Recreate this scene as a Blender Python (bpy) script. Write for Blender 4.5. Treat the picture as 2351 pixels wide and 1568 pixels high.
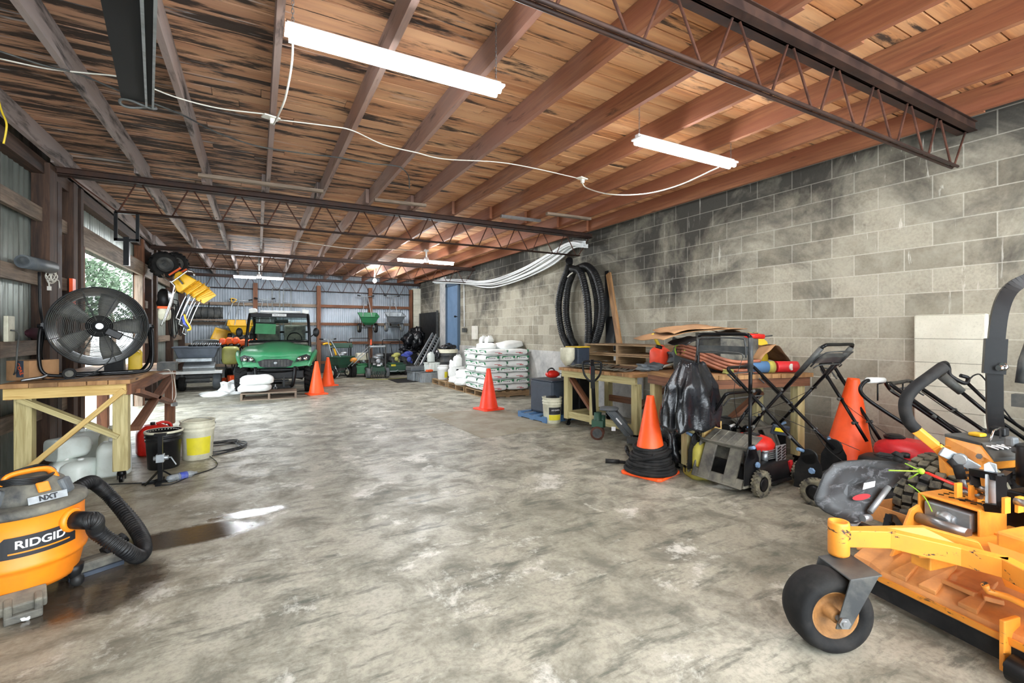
import bpy, bmesh, math, random
from mathutils import Vector, Matrix, noise
R = random.Random(7)
PI = math.pi
for o in list(bpy.data.objects): bpy.data.objects.remove(o)
SC = bpy.context.scene; COL = SC.collection
# ---------------- camera (origin of the floor plan, 1.35 m up, 16.5 mm lens)
FPX = 1075.0; HC = 1.35; YAW = math.radians(28.55)
SN, CS = math.sin(YAW), math.cos(YAW)
cam = bpy.data.cameras.new('camera'); co = bpy.data.objects.new('camera', cam); COL.objects.link(co)
cam.sensor_width = 36; cam.lens = 36*FPX/2351; cam.shift_y = -22/2351; cam.clip_start = .05; cam.clip_end = 200
co.location = (0, 0, HC); co.rotation_euler = (PI/2, 0, -YAW); SC.camera = co
SC.view_settings.view_transform = 'Standard'; SC.view_settings.look = 'None'
SC.view_settings.exposure = 1.25; SC.view_settings.gamma = 1; SC.view_settings.use_curve_mapping = False
# ---------------- world: bright overcast sky
w = bpy.data.worlds.new('overcast_sky'); SC.world = w; w.use_nodes = True
wn = w.node_tree.nodes; wl = w.node_tree.links
bg = wn['Background']; bg.inputs[0].default_value = (0.86, 0.94, 1.0, 1); bg.inputs[1].default_value = 4.5
# helpers turning photo pixels into points of the place
def _dir(u, v):
    a = (u-1175.5)/FPX; b = (762-v)/FPX
    return (SN+CS*a, CS-SN*a, b)
def onz(u, v, z=0.0):
    d = _dir(u, v); t = (z-HC)/d[2]; return Vector((t*d[0], t*d[1], z))
def onx(u, v, x):
    d = _dir(u, v); t = x/d[0]; return Vector((x, t*d[1], HC+t*d[2]))
def ony(u, v, y):
    d = _dir(u, v); t = y/d[1]; return Vector((t*d[0], y, HC+t*d[2]))
def ont(u, v, t):
    d = _dir(u, v); return Vector((t*d[0], t*d[1], HC+t*d[2]))
def lin(c):
    if isinstance(c, str):
        c = [int(c[i:i+2], 16)/255 for i in (0, 2, 4)]
    return tuple((x/12.92 if x <= .04045 else ((x+.055)/1.055)**2.4) for x in c)+(1,)
# ---------------- materials
class NT:
    def __init__(s, name):
        s.m = bpy.data.materials.new(name); s.m.use_nodes = True
        s.n = s.m.node_tree.nodes; s.l = s.m.node_tree.links; s.b = s.n['Principled BSDF']
    def node(s, t, **k):
        n = s.n.new(t)
        for a, b in k.items(): setattr(n, a, b)
        return n
    def lk(s, a, b): s.l.new(a, b)
    def coord(s, kind='Object', scale=(1, 1, 1), loc=(0, 0, 0)):
        if kind == 'World': src = s.node('ShaderNodeNewGeometry').outputs['Position']
        else: src = s.node('ShaderNodeTexCoord').outputs[kind]
        mp = s.node('ShaderNodeMapping'); mp.inputs['Scale'].default_value = scale; mp.inputs['Location'].default_value = loc
        s.lk(src, mp.inputs[0]); return mp.outputs[0]
    def noise(s, vec, scale, detail=4, rough=.55, dist=0):
        n = s.node('ShaderNodeTexNoise'); n.inputs['Scale'].default_value = scale; n.inputs['Detail'].default_value = detail
        n.inputs['Roughness'].default_value = rough; n.inputs['Distortion'].default_value = dist
        s.lk(vec, n.inputs['Vector']); return n.outputs['Fac']
    def ramp(s, fac, stops):
        r = s.node('ShaderNodeValToRGB'); e = r.color_ramp.elements
        while len(e) < len(stops): e.new(.5)
        for i, (p, c) in enumerate(stops):
            e[i].position = p
            e[i].color = lin(c) if isinstance(c, str) else (c, c, c, 1)
        s.lk(fac, r.inputs[0]); return r.outputs[0]
    def mix(s, fac, a, b, mode='MIX'):
        m = s.node('ShaderNodeMix'); m.data_type = 'RGBA'; m.blend_type = mode
        if isinstance(fac, (int, float)): m.inputs[0].default_value = fac
        else: s.lk(fac, m.inputs[0])
        for i, x in ((6, a), (7, b)):
            if isinstance(x, str): m.inputs[i].default_value = lin(x)
            elif isinstance(x, tuple): m.inputs[i].default_value = x
            else: s.lk(x, m.inputs[i])
        return m.outputs[2]
    def math(s, op, a, b=0.0, clamp=False):
        m = s.node('ShaderNodeMath', operation=op); m.use_clamp = clamp
        for i, x in ((0, a), (1, b)):
            if isinstance(x, (int, float)): m.inputs[i].default_value = x
            else: s.lk(x, m.inputs[i])
        return m.outputs[0]
    def sep(s, vec):
        n = s.node('ShaderNodeSeparateXYZ'); s.lk(vec, n.inputs[0]); return n.outputs
    def bump(s, h, strength=.3, dist=.01):
        b = s.node('ShaderNodeBump'); b.inputs['Strength'].default_value = strength; b.inputs['Distance'].default_value = dist
        s.lk(h, b.inputs['Height']); s.lk(b.outputs[0], s.b.inputs['Normal'])
    def col(s, c):
        if isinstance(c, str): s.b.inputs['Base Color'].default_value = lin(c)
        else: s.lk(c, s.b.inputs['Base Color'])
    def rough(s, r):
        if isinstance(r, (int, float)): s.b.inputs['Roughness'].default_value = r
        else: s.lk(r, s.b.inputs['Roughness'])
def pbr(name, c, rough=.5, metal=0, dirt=None, dsc=6, damt=.5, bump=0, spec=None, coords='Object', alpha=None, trans=0):
    t = NT(name); v = t.coord(coords)
    if dirt:
        f = t.noise(v, dsc, 6, .65, .3)
        f = t.ramp(f, [(.5-.2*damt, 0.0), (.72, min(1, damt*1.4))])
        t.col(t.mix(f, c, dirt)); rr = t.math('ADD', t.math('MULTIPLY', f, .3), rough, True); t.rough(rr)
    else: t.col(c); t.rough(rough)
    t.b.inputs['Metallic'].default_value = metal
    if spec is not None: t.b.inputs['Specular IOR Level'].default_value = spec
    if trans: t.b.inputs['Transmission Weight'].default_value = trans
    if alpha: t.b.inputs['Alpha'].default_value = alpha
    if bump: t.bump(t.noise(v, dsc*5, 4), bump, .004)
    return t.m
def wood(name, light, dark, stain='2a211c', samt=.5, gscale=1.0, ws=None, rough=.75):
    t = NT(name); v = t.coord('UV')
    m1 = t.node('ShaderNodeMapping'); m1.inputs['Scale'].default_value = (1.6*gscale, 26*gscale, 1); t.lk(v, m1.inputs[0])
    g = t.noise(m1.outputs[0], 1.6, 6, .6, .9)
    c = t.mix(t.ramp(g, [(.3, 0.0), (.68, 1.0)]), dark, light)
    m2 = t.node('ShaderNodeMapping'); m2.inputs['Scale'].default_value = (.55, 3.2, 1); t.lk(v, m2.inputs[0])
    vr = t.node('ShaderNodeTexVoronoi'); vr.inputs['Scale'].default_value = 1.7; t.lk(m2.outputs[0], vr.inputs['Vector'])
    knot = t.ramp(vr.outputs['Distance'], [(.03, 1.0), (.09, 0.0)])
    c = t.mix(knot, c, '3d2413')
    m3 = t.node('ShaderNodeMapping'); m3.inputs['Scale'].default_value = (.9, 5, 1); t.lk(v, m3.inputs[0])
    s1 = t.noise(m3.outputs[0], 1.3, 5, .65, .4)
    c = t.mix(t.ramp(s1, [(.62-.22*samt, 0.0), (.75-.08*samt, .25+.65*samt)]), c, stain)
    t.col(c); t.rough(rough); t.bump(g, .25, .004)
    return t.m
M = {}
# ---------------- mesh builder
class MB:
    def __init__(s): s.bm = bmesh.new(); s.uv = s.bm.loops.layers.uv.new('UVMap'); s.M = Matrix.Identity(4)
    def at(s, loc=(0, 0, 0), rot=(0, 0, 0)):
        s.M = Matrix.Translation(loc) @ (Matrix.Rotation(rot[2], 4, 'Z') @ Matrix.Rotation(rot[1], 4, 'Y') @ Matrix.Rotation(rot[0], 4, 'X')); return s
    def v(s, p): return s.bm.verts.new(s.M @ Vector(p))
    def face(s, vs, uvs=None, smooth=False):
        try: f = s.bm.faces.new(vs)
        except ValueError: return None
        f.smooth = smooth
        if uvs:
            for l, q in zip(f.loops, uvs): l[s.uv].uv = q
        return f
    def prismq(s, P):     # P: 8 points bottom ring 4, top ring 4; uv with u along ring-to-ring axis
        ou, ov = R.uniform(0, 40), R.uniform(0, 40)
        vs = [s.v(p) for p in P]
        L = (Vector(P[4])-Vector(P[0])).length
        d = [(Vector(P[(i+1) % 4])-Vector(P[i])).length for i in range(4)]
        acc = 0
        for i in range(4):
            j = (i+1) % 4
            s.face([vs[i], vs[j], vs[j+4], vs[i+4]], [(ou, ov+acc), (ou, ov+acc+d[i]), (ou+L, ov+acc+d[i]), (ou+L, ov+acc)]); acc += d[i]
        s.face([vs[3], vs[2], vs[1], vs[0]], [(ou, ov), (ou+.02, ov), (ou+.02, ov+d[0]), (ou, ov+d[0])])
        s.face([vs[4], vs[5], vs[6], vs[7]], [(ou, ov), (ou+.02, ov), (ou+.02, ov+d[0]), (ou, ov+d[0])])
        return s
    def box(s, c, d, rot=(0, 0, 0), axis=None):
        m = Matrix.Translation(c) @ (Matrix.Rotation(rot[2], 4, 'Z') @ Matrix.Rotation(rot[1], 4, 'Y') @ Matrix.Rotation(rot[0], 4, 'X'))
        h = [x/2 for x in d]; a = axis if axis is not None else max(range(3), key=lambda i: d[i])
        b, e = [(1, 2), (2, 0), (0, 1)][a]
        P = []
        for sa in (-1, 1):
            for sb, se in ((-1, -1), (1, -1), (1, 1), (-1, 1)):
                q = [0, 0, 0]; q[a] = sa*h[a]; q[b] = sb*h[b]; q[e] = se*h[e]; P.append(m @ Vector(q))
        return s.prismq(P)
    def bx(s, a, b):      # box from min corner to max corner
        return s.box([(x+y)/2 for x, y in zip(a, b)], [abs(y-x) for x, y in zip(a, b)])
    def bar(s, p, q, w, h, up=(0, 0, 1)):
        p, q = Vector(p), Vector(q); d = (q-p).normalized(); up = Vector(up)
        if abs(d.dot(up)) > .99: up = Vector((0, 1, 0))
        x = d.cross(up).normalized()*w/2; y = x.cross(d).normalized()*h/2
        return s.prismq([p-x-y, p+x-y, p+x+y, p-x+y, q-x-y, q+x-y, q+x+y, q-x+y])
    def ring(s, pts): return [s.v(p) for p in pts]
    def skin(s, rings, closed=True, cap=True, smooth=True, loop=False):
        n = len(rings[0]); m = len(rings)
        for i in range(m if loop else m-1):
            a, b = rings[i], rings[(i+1) % m]
            for k in range(n if closed else n-1):
                l = (k+1) % n
                s.face([a[k], a[l], b[l], b[k]], [(i*.1, k/n), (i*.1, (k+1)/n), (i*.1+.1, (k+1)/n), (i*.1+.1, k/n)], smooth)
        if cap and not loop:
            s.face(list(reversed(rings[0])), None); s.face(rings[-1], None)
        return s
    def lathe(s, prof, seg=24, cap=True, rot=(0, 0, 0), loc=(0, 0, 0), sx=1, sy=1, smooth=True):
        m = Matrix.Translation(loc) @ (Matrix.Rotation(rot[2], 4, 'Z') @ Matrix.Rotation(rot[1], 4, 'Y') @ Matrix.Rotation(rot[0], 4, 'X'))
        rs = []
        for r, z in prof:
            rs.append(s.ring([m @ Vector((r*sx*math.cos(2*PI*k/seg), r*sy*math.sin(2*PI*k/seg), z)) for k in range(seg)]))
        return s.skin(rs, cap=cap, smooth=smooth)
    def cyl(s, p, q, r, r2=None, seg=12, smooth=True):
        return s.tube([p, q], r, seg, r2=r2, smooth=smooth)
    def tube(s, pts, r, seg=8, closed=False, r2=None, smooth=True, rfun=None, flat=1.0):
        pts = [Vector(p) for p in pts]; n = len(pts); rs = []; up = None
        for i, p in enumerate(pts):
            if closed: d = pts[(i+1) % n]-pts[i-1]
            elif i == 0: d = pts[1]-pts[0]
            elif i == n-1: d = pts[-1]-pts[-2]
            else: d = (pts[i+1]-p).normalized()+(p-pts[i-1]).normalized()
            d = d.normalized() if d.length > 1e-9 else Vector((0, 0, 1))
            if up is None: up = Vector((0, 0, 1)) if abs(d.z) < .9 else Vector((0, 1, 0))
            x = d.cross(up)
            if x.length < 1e-6: x = d.cross(Vector((1, 0, 0)))
            x.normalize(); y = x.cross(d).normalized(); up = y
            rr = r if r2 is None else r+(r2-r)*i/(n-1)
            if rfun: rr = rfun(i/(n-1))*r
            rs.append(s.ring([p+x*rr*math.cos(2*PI*k/seg)+y*rr*flat*math.sin(2*PI*k/seg) for k in range(seg)]))
        return s.skin(rs, smooth=smooth, loop=closed)
    def ngon(s, poly, ax, t, smooth=False):   # poly of 3D points extruded by vector ax*t
        a = [s.v(p) for p in poly]; off = Vector(ax)*t
        b = [s.v(Vector(p)+off) for p in poly]
        s.face(list(reversed(a))); s.face(b); n = len(a)
        for i in range(n): s.face([a[i], a[(i+1) % n], b[(i+1) % n], b[i]], None, smooth)
        return s
    def ell(s, c, r, rot=(0, 0, 0), seg=16, rings=10, p=1.0, jit=0, seed=0, squ=1.0):
        m = Matrix.Translation(c) @ (Matrix.Rotation(rot[2], 4, 'Z') @ Matrix.Rotation(rot[1], 4, 'Y') @ Matrix.Rotation(rot[0], 4, 'X'))
        sg = lambda x, e: math.copysign(abs(x)**e, x)
        rs = []
        for i in range(1, rings):
            th = -PI/2+PI*i/rings; row = []
            for k in range(seg):
                a = 2*PI*k/seg
                q = Vector((r[0]*sg(math.cos(th), squ)*sg(math.cos(a), p), r[1]*sg(math.cos(th), squ)*sg(math.sin(a), p), r[2]*sg(math.sin(th), squ)))
                if jit: q += q.normalized()*jit*noise.noise(Vector((q.x/r[0]*2.2+seed*3.1, q.y/r[1]*2.2, q.z/r[2]*1.3+seed)))
                row.append(m @ q)
            rs.append(s.ring(row))
        s.skin(rs, cap=True); return s
    def build(s, name, mat, parent=None, world=True, bev=0, sub=0, solid=0, sm=None):
        me = bpy.data.meshes.new(name)
        if parent is not None and world:
            Rm = parent.matrix_basis; pp = parent.parent
            while pp is not None: Rm = pp.matrix_basis @ Rm; pp = pp.parent
            s.bm.transform(Rm.inverted())
        bmesh.ops.recalc_face_normals(s.bm, faces=s.bm.faces)
        if sm is not None:
            for f in s.bm.faces: f.smooth = sm
        s.bm.to_mesh(me); s.bm.free()
        o = bpy.data.objects.new(name, me); COL.objects.link(o)
        if isinstance(mat, (list, tuple)):
            for q in mat: me.materials.append(M[q])
        else: me.materials.append(M[mat])
        if parent is not None: o.parent = parent
        if solid: md = o.modifiers.new('s', 'SOLIDIFY'); md.thickness = solid; md.offset = 0
        if bev: md = o.modifiers.new('b', 'BEVEL'); md.width = bev; md.segments = 2; md.limit_method = 'ANGLE'; md.angle_limit = .6
        if sub: md = o.modifiers.new('u', 'SUBSURF'); md.levels = sub; md.render_levels = sub
        return o
def thing(name, label, cat, loc=(0, 0, 0), rz=0, group=None):
    o = bpy.data.objects.new(name, None); COL.objects.link(o); o.empty_display_size = .1
    o.location = loc; o.rotation_euler = (0, 0, rz); o['label'] = label; o['category'] = cat
    o.matrix_basis = Matrix.Translation(loc) @ Matrix.Rotation(rz, 4, 'Z')
    if group: o['group'] = group
    return o
def tag(o, label=None, cat=None, group=None, kind=None):
    if label: o['label'] = label
    if cat: o['category'] = cat
    if group: o['group'] = group
    if kind: o['kind'] = kind
    return o
def dup(root, loc, rz=0, label=None, group=None, mats=None):
    def cp(o, par):
        c = o.copy(); COL.objects.link(c)
        if par: c.parent = par
        for ch in [x for x in bpy.data.objects if x.parent == o]: cp(ch, c)
        return c
    r = cp(root, None); r.location = loc; r.rotation_euler = (0, 0, rz)
    if label: r['label'] = label
    if group: r['group'] = group
    return r
def text(s, size, mat, parent, loc, rot, depth=.001, name='lettering', align='CENTER', bold=0.0, sx=1.0):
    cu = bpy.data.curves.new(name, 'FONT'); cu.body = s; cu.size = size; cu.extrude = depth; cu.align_x = align; cu.align_y = 'CENTER'; cu.offset = bold
    o = bpy.data.objects.new('t', cu); COL.objects.link(o); bpy.context.view_layer.update()
    me = bpy.data.meshes.new_from_object(o.evaluated_get(bpy.context.evaluated_depsgraph_get()))
    COL.objects.unlink(o); bpy.data.objects.remove(o)
    m = Matrix.Translation(loc) @ (rot if isinstance(rot, Matrix) else Matrix.Rotation(rot[2], 4, 'Z') @ Matrix.Rotation(rot[1], 4, 'Y') @ Matrix.Rotation(rot[0], 4, 'X')) @ Matrix.Diagonal((sx, 1, 1, 1))
    if parent is not None:
        Rm = parent.matrix_basis; pp = parent.parent
        while pp is not None: Rm = pp.matrix_basis @ Rm; pp = pp.parent
        m = Rm.inverted() @ m
    me.transform(m); me.name = name; me.materials.clear(); me.materials.append(M[mat])
    for p in me.polygons: p.material_index = 0
    o = bpy.data.objects.new(name, me); COL.objects.link(o)
    if parent is not None: o.parent = parent
    return o
def arc(c, r, a0, a1, n, ax='XZ'):
    out = []
    for i in range(n+1):
        a = a0+(a1-a0)*i/n; x, y = r*math.cos(a), r*math.sin(a)
        out.append(Vector(c)+(Vector((x, 0, y)) if ax == 'XZ' else Vector((0, x, y)) if ax == 'YZ' else Vector((x, y, 0))))
    return out
def smooth(pts, n=6, closed=False):   # Catmull-Rom
    P = [Vector(p) for p in pts]; m = len(P); out = []
    for i in range(m if closed else m-1):
        p1, p2 = P[i], P[(i+1) % m]
        p0 = P[i-1] if (closed or i > 0) else p1*2-p2
        p3 = P[(i+2) % m] if (closed or i+2 < m) else p2*2-p1
        for k in range(n):
            t = k/n
            out.append(.5*((2*p1)+(p2-p0)*t+(2*p0-5*p1+4*p2-p3)*t*t+(3*p1-p0-3*p2+p3)*t*t*t))
    if not closed: out.append(P[-1])
    return out
# ---------------- material library
def basic():
    A = lambda n, *a, **k: M.__setitem__(n, pbr(n, *a, **k))
    A('orange_paint', 'f2a03a', .38, dirt='8a5a2a', dsc=5, damt=.35)
    A('orange_dusty', 'e8a055', .5, dirt='a9744a', dsc=4, damt=.8)
    A('vac_orange', 'f58a1a', .4, dirt='c46a20', dsc=4, damt=.3)
    A('matte_black', '14161a', .75)
    A('black_plastic', '101114', .4, dirt='3a3936', dsc=7, damt=.3, spec=.3)
    A('dusty_black', '2b2c2e', .6, dirt='8b8778', dsc=5, damt=.8)
    A('dark_grey', '2e3133', .5, dirt='6a6860', dsc=7, damt=.5)
    A('slate_grey', '4d545a', .5, dirt='80807a', dsc=6, damt=.4)
    A('black_metal', '0c0d0f', .32, .1, dirt='2a2a2a', dsc=10, damt=.2, spec=.25)
    A('black_rubber', '151516', .72, dirt='3e3c39', dsc=8, damt=.35, spec=.25, bump=.2)
    A('tyre_dirty', '2d2d2d', .8, dirt='8e8872', dsc=14, damt=.8, bump=.3)
    A('hose_black', '17181a', .42, dirt='45433f', dsc=10, damt=.3, spec=.3)
    A('steel', '9a9c9e', .35, .9, dirt='5a544c', dsc=12, damt=.3)
    A('galvanised', 'a9b0b4', .4, .7, dirt='7a7d7e', dsc=12, damt=.4)
    A('chrome', 'd8dadc', .15, 1)
    A('rust', '5a3526', .8, .2, dirt='2c1a14', dsc=9, damt=.6, bump=.3)
    A('rust_dark', '2b1a15', .6, .2, dirt='553829', dsc=7, damt=.5, bump=.2)
    A('cone_orange', 'ff5a1c', .45, dirt='c23c10', dsc=5, damt=.2)
    A('cone_red', 'f8401c', .45, dirt='b92e12', dsc=5, damt=.25)
    A('red_plastic', 'd8261c', .35, dirt='8c1e18', dsc=8, damt=.3)
    A('red_paint', 'd3222a', .35, dirt='7c2a26', dsc=5, damt=.4)
    A('gas_red', 'e84a2e', .45, dirt='a83a28', dsc=5, damt=.3)
    A('yellow_plastic', 'e9b21e', .4, dirt='b5851a', dsc=5, damt=.3)
    A('yellow_dusty', 'b3a53a', .6, dirt='8c8a55', dsc=4, damt=.6)
    A('yellow_can', 'dcb92e', .45, dirt='a68f3a', dsc=5, damt=.4)
    A('yellow_label', 'd9cc2a', .5, dirt='b8aa3a', dsc=6, damt=.4)
    A('olive_tank', 'a8a85c', .45, dirt='77783c', dsc=3, damt=.4)
    A('green_paint', '36885a', .3, dirt='6c9a7c', dsc=3, damt=.4)
    A('green_dark', '1f4a36', .45, dirt='35443c', dsc=7, damt=.5)
    A('green_spreader', '2f7a4c', .45, dirt='275a3c', dsc=5, damt=.4)
    A('white_plastic', 'e6e8e6', .45, dirt='b7b6ac', dsc=5, damt=.3)
    A('white_bag', 'eceeec', .5, dirt='c9ccc8', dsc=5, damt=.25, bump=.35)
    A('cream_plastic', 'dcd9c2', .5, dirt='9a947c', dsc=6, damt=.5)
    A('jug', 'dfe6e0', .35, dirt='a9ac9c', dsc=5, damt=.3)
    A('bag_green', '2f7f55', .5, dirt='1f6a45', dsc=9, damt=.4)
    A('print_black', '202226', .6)
    A('print_red', 'b3262c', .6)
    A('print_white', 'efefef', .6)
    A('paper', 'dedad0', .7, dirt='b0a898', dsc=9, damt=.3)
    A('cardboard', 'a98059', .85, dirt='7b5a3c', dsc=4, damt=.5)
    A('cardboard_dark', '6e5138', .85, dirt='46352a', dsc=5, damt=.6)
    A('blue_plastic', '4a6f96', .5, dirt='3b556e', dsc=6, damt=.3)
    A('blue_cloth', '2c3f9e', .8, dirt='8c93b8', dsc=10, damt=.4)
    A('navy_tote', '2c3542', .5, dirt='4e5864', dsc=5, damt=.4)
    A('cooler_blue', '6d7683', .5, dirt='3e4652', dsc=5, damt=.4)
    A('door_blue', '6b88a8', .5, dirt='5b7690', dsc=2, damt=.4)
    A('frame_blue', '46596c', .5)
    A('pipe_white', 'e4e6e6', .35)
    A('grey_metal', '8a8d8c', .45, .4, dirt='4e5150', dsc=6, damt=.5)
    A('pipe_copper', 'a8674a', .45, dirt='6a3c2c', dsc=5, damt=.7)
    A('lime', '9bcb3a', .7)
    A('cord_black', '17181a', .5)
    A('cord_white', 'dcd8cc', .5)
    A('cord_yellow', 'e0c030', .5)
    A('trash_bag', '17181b', .22, dirt='33353a', dsc=6, damt=.3, bump=.8)
    A('orange_label', 'e05a1e', .6)
    A('foliage', '4a5a44', .9, dirt='2f3d2e', dsc=3, damt=.6)
    A('bark', '5a4a3c', .9)
    A('gravel', '9c9c96', .95, dirt='77776f', dsc=8, damt=.6)
    A('dark_cloth', '3b1420', .9); A('purple', '6a3048', .8)
    A('concrete_light', 'c4c2b4', .9, dirt='9a988a', dsc=5, damt=.6, bump=.5)
    A('fan_blade', '5c5c58', .45, .2, dirt='8a877c', dsc=8, damt=.5)
    A('rim_tan', 'b07c44', .6, dirt='4e3a26', dsc=9, damt=.9)
    A('plate_tan', 'a09a88', .6, dirt='7d745f', dsc=3, damt=.6)
    A('lamp_housing', 'e9eaea', .5)
    M['wood_new'] = wood('wood_new', 'dcc07e', 'b8924f', '8a6a3c', .25)
    M['wood_pt'] = wood('wood_pt', 'c9bd8c', '9a8a58', '6c5c38', .3)
    M['wood_used'] = wood('wood_used', 'b88c5c', '86603a', '2e2018', .6)
    M['wood_brown'] = wood('wood_brown', '8a5a3c', '5c3826', '2c1c16', .6)
    M['wood_post'] = wood('wood_post', '5c4232', '35241b', '1c1412', .8)
    M['wood_grey'] = wood('wood_grey', '9a8876', '6a5848', '2c2622', .7)
    M['wood_pallet'] = wood('wood_pallet', 'a88c68', '7c6040', '3a2c20', .5)
    for n, cc, st in (('tube_light', (.93, .97, 1), 42), ('wing_light', (.93, .97, 1), 160), ('bulb', (.9, .95, 1), 500)):
        t = NT(n); t.b.inputs['Emission Color'].default_value = cc+(1,); t.b.inputs['Emission Strength'].default_value = st
        t.col('ffffff'); M[n] = t.m
    t = NT('windscreen'); t.col('cfe0dc'); t.rough(.05); t.b.inputs['Transmission Weight'].default_value = 1; t.b.inputs['IOR'].default_value = 1.02; M['windscreen'] = t.m
    t = NT('clear_plastic'); t.col('dfe8ee'); t.rough(.15); t.b.inputs['Transmission Weight'].default_value = .8; M['clear_plastic'] = t.m
basic()
def chipped(name, base, under, dirt, lo, hi, sc):
    t = NT(name); v = t.coord('Object'); n = t.noise(t.coord('Object', (1, 1, 2.5)), sc, 6, .7, .8); d = t.noise(v, 5, 5)
    c = t.mix(t.ramp(d, [(.45, 0.0), (.75, .5)]), base, dirt); k = t.ramp(n, [(lo, 0.0), (hi, 1.0)]); c = t.mix(k, c, under)
    t.col(c); t.rough(.45); t.bump(t.math('MULTIPLY', k, -1), .4, .003); M[name] = t.m
chipped('orange_chipped', 'f0982f', '2b2926', 'b5733a', .60, .63, 9)
chipped('chute_black', '1e2022', '74767a', '3c3e40', .52, .8, 14)
def ceiling_mat(name, beams):
    # old rough-sawn pine: orange brown, smoke-stained in streaks, greyer toward the open left side
    t = NT(name); v = t.coord('UV'); pos = t.coord('World')
    m1 = t.node('ShaderNodeMapping'); m1.inputs['Scale'].default_value = (1.5, 24, 1); t.lk(v, m1.inputs[0])
    g = t.noise(m1.outputs[0], 1.5, 7, .62, .25)
    hi, lo = ('cf8f58', '8a5030') if not beams else ('a9714c', '6f4430')
    c = t.mix(t.ramp(g, [(.28, 0.0), (.7, 1.0)]), lo, hi)
    m4 = t.node('ShaderNodeMapping'); m4.inputs['Scale'].default_value = (.35, 4, 1); t.lk(v, m4.inputs[0])
    tv = t.noise(m4.outputs[0], 1.0, 3)
    c = t.mix(t.ramp(tv, [(.38, .0), (.62, .8)]), c, 'e2b080' if not beams else '8a5138')
    # weathered zone; on joists the pale grey also paints in floor bounce light
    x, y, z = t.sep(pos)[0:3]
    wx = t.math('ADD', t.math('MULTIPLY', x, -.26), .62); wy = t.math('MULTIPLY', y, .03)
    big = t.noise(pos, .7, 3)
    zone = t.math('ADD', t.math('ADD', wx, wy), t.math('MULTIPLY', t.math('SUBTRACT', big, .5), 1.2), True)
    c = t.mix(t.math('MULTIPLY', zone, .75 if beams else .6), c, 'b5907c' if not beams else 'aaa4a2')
    # black streaks along the grain
    m3 = t.node('ShaderNodeMapping'); m3.inputs['Scale'].default_value = (.7, 4.2, 1); t.lk(v, m3.inputs[0])
    s1 = t.noise(m3.outputs[0], 1.6, 8, .68, .3)
    lim = t.math('MULTIPLY', zone, .12)
    s = t.math('ADD', s1, t.math('SUBTRACT', lim, .09))
    c = t.mix(t.ramp(s, [(.53 if beams else .48, 0.0), (.66 if beams else .56, .93)]), c, '1c1919')
    if not beams:
        m5 = t.node('ShaderNodeMapping'); m5.inputs['Scale'].default_value = (1.1, 9, 1); m5.inputs['Location'].default_value = (9, 3, 0); t.lk(v, m5.inputs[0])
        s2 = t.noise(m5.outputs[0], 1.3, 5, .6, .8)
        c = t.mix(t.math('MULTIPLY', t.ramp(s2, [(.60, 0.0), (.70, .75)]), zone), c, 'c6c2c2')
    vr = t.node('ShaderNodeTexVoronoi'); vr.inputs['Scale'].default_value = 1.2
    m2 = t.node('ShaderNodeMapping'); m2.inputs['Scale'].default_value = (1, 4, 1); t.lk(v, m2.inputs[0]); t.lk(m2.outputs[0], vr.inputs['Vector'])
    c = t.mix(t.ramp(vr.outputs['Distance'], [(.035, .9), (.08, 0.0)]), c, '33200f')
    t.col(c); t.rough(.8); t.bump(g, .35, .005); M[name] = t.m
ceiling_mat('deck_wood', False); ceiling_mat('joist_wood', True)
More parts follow.
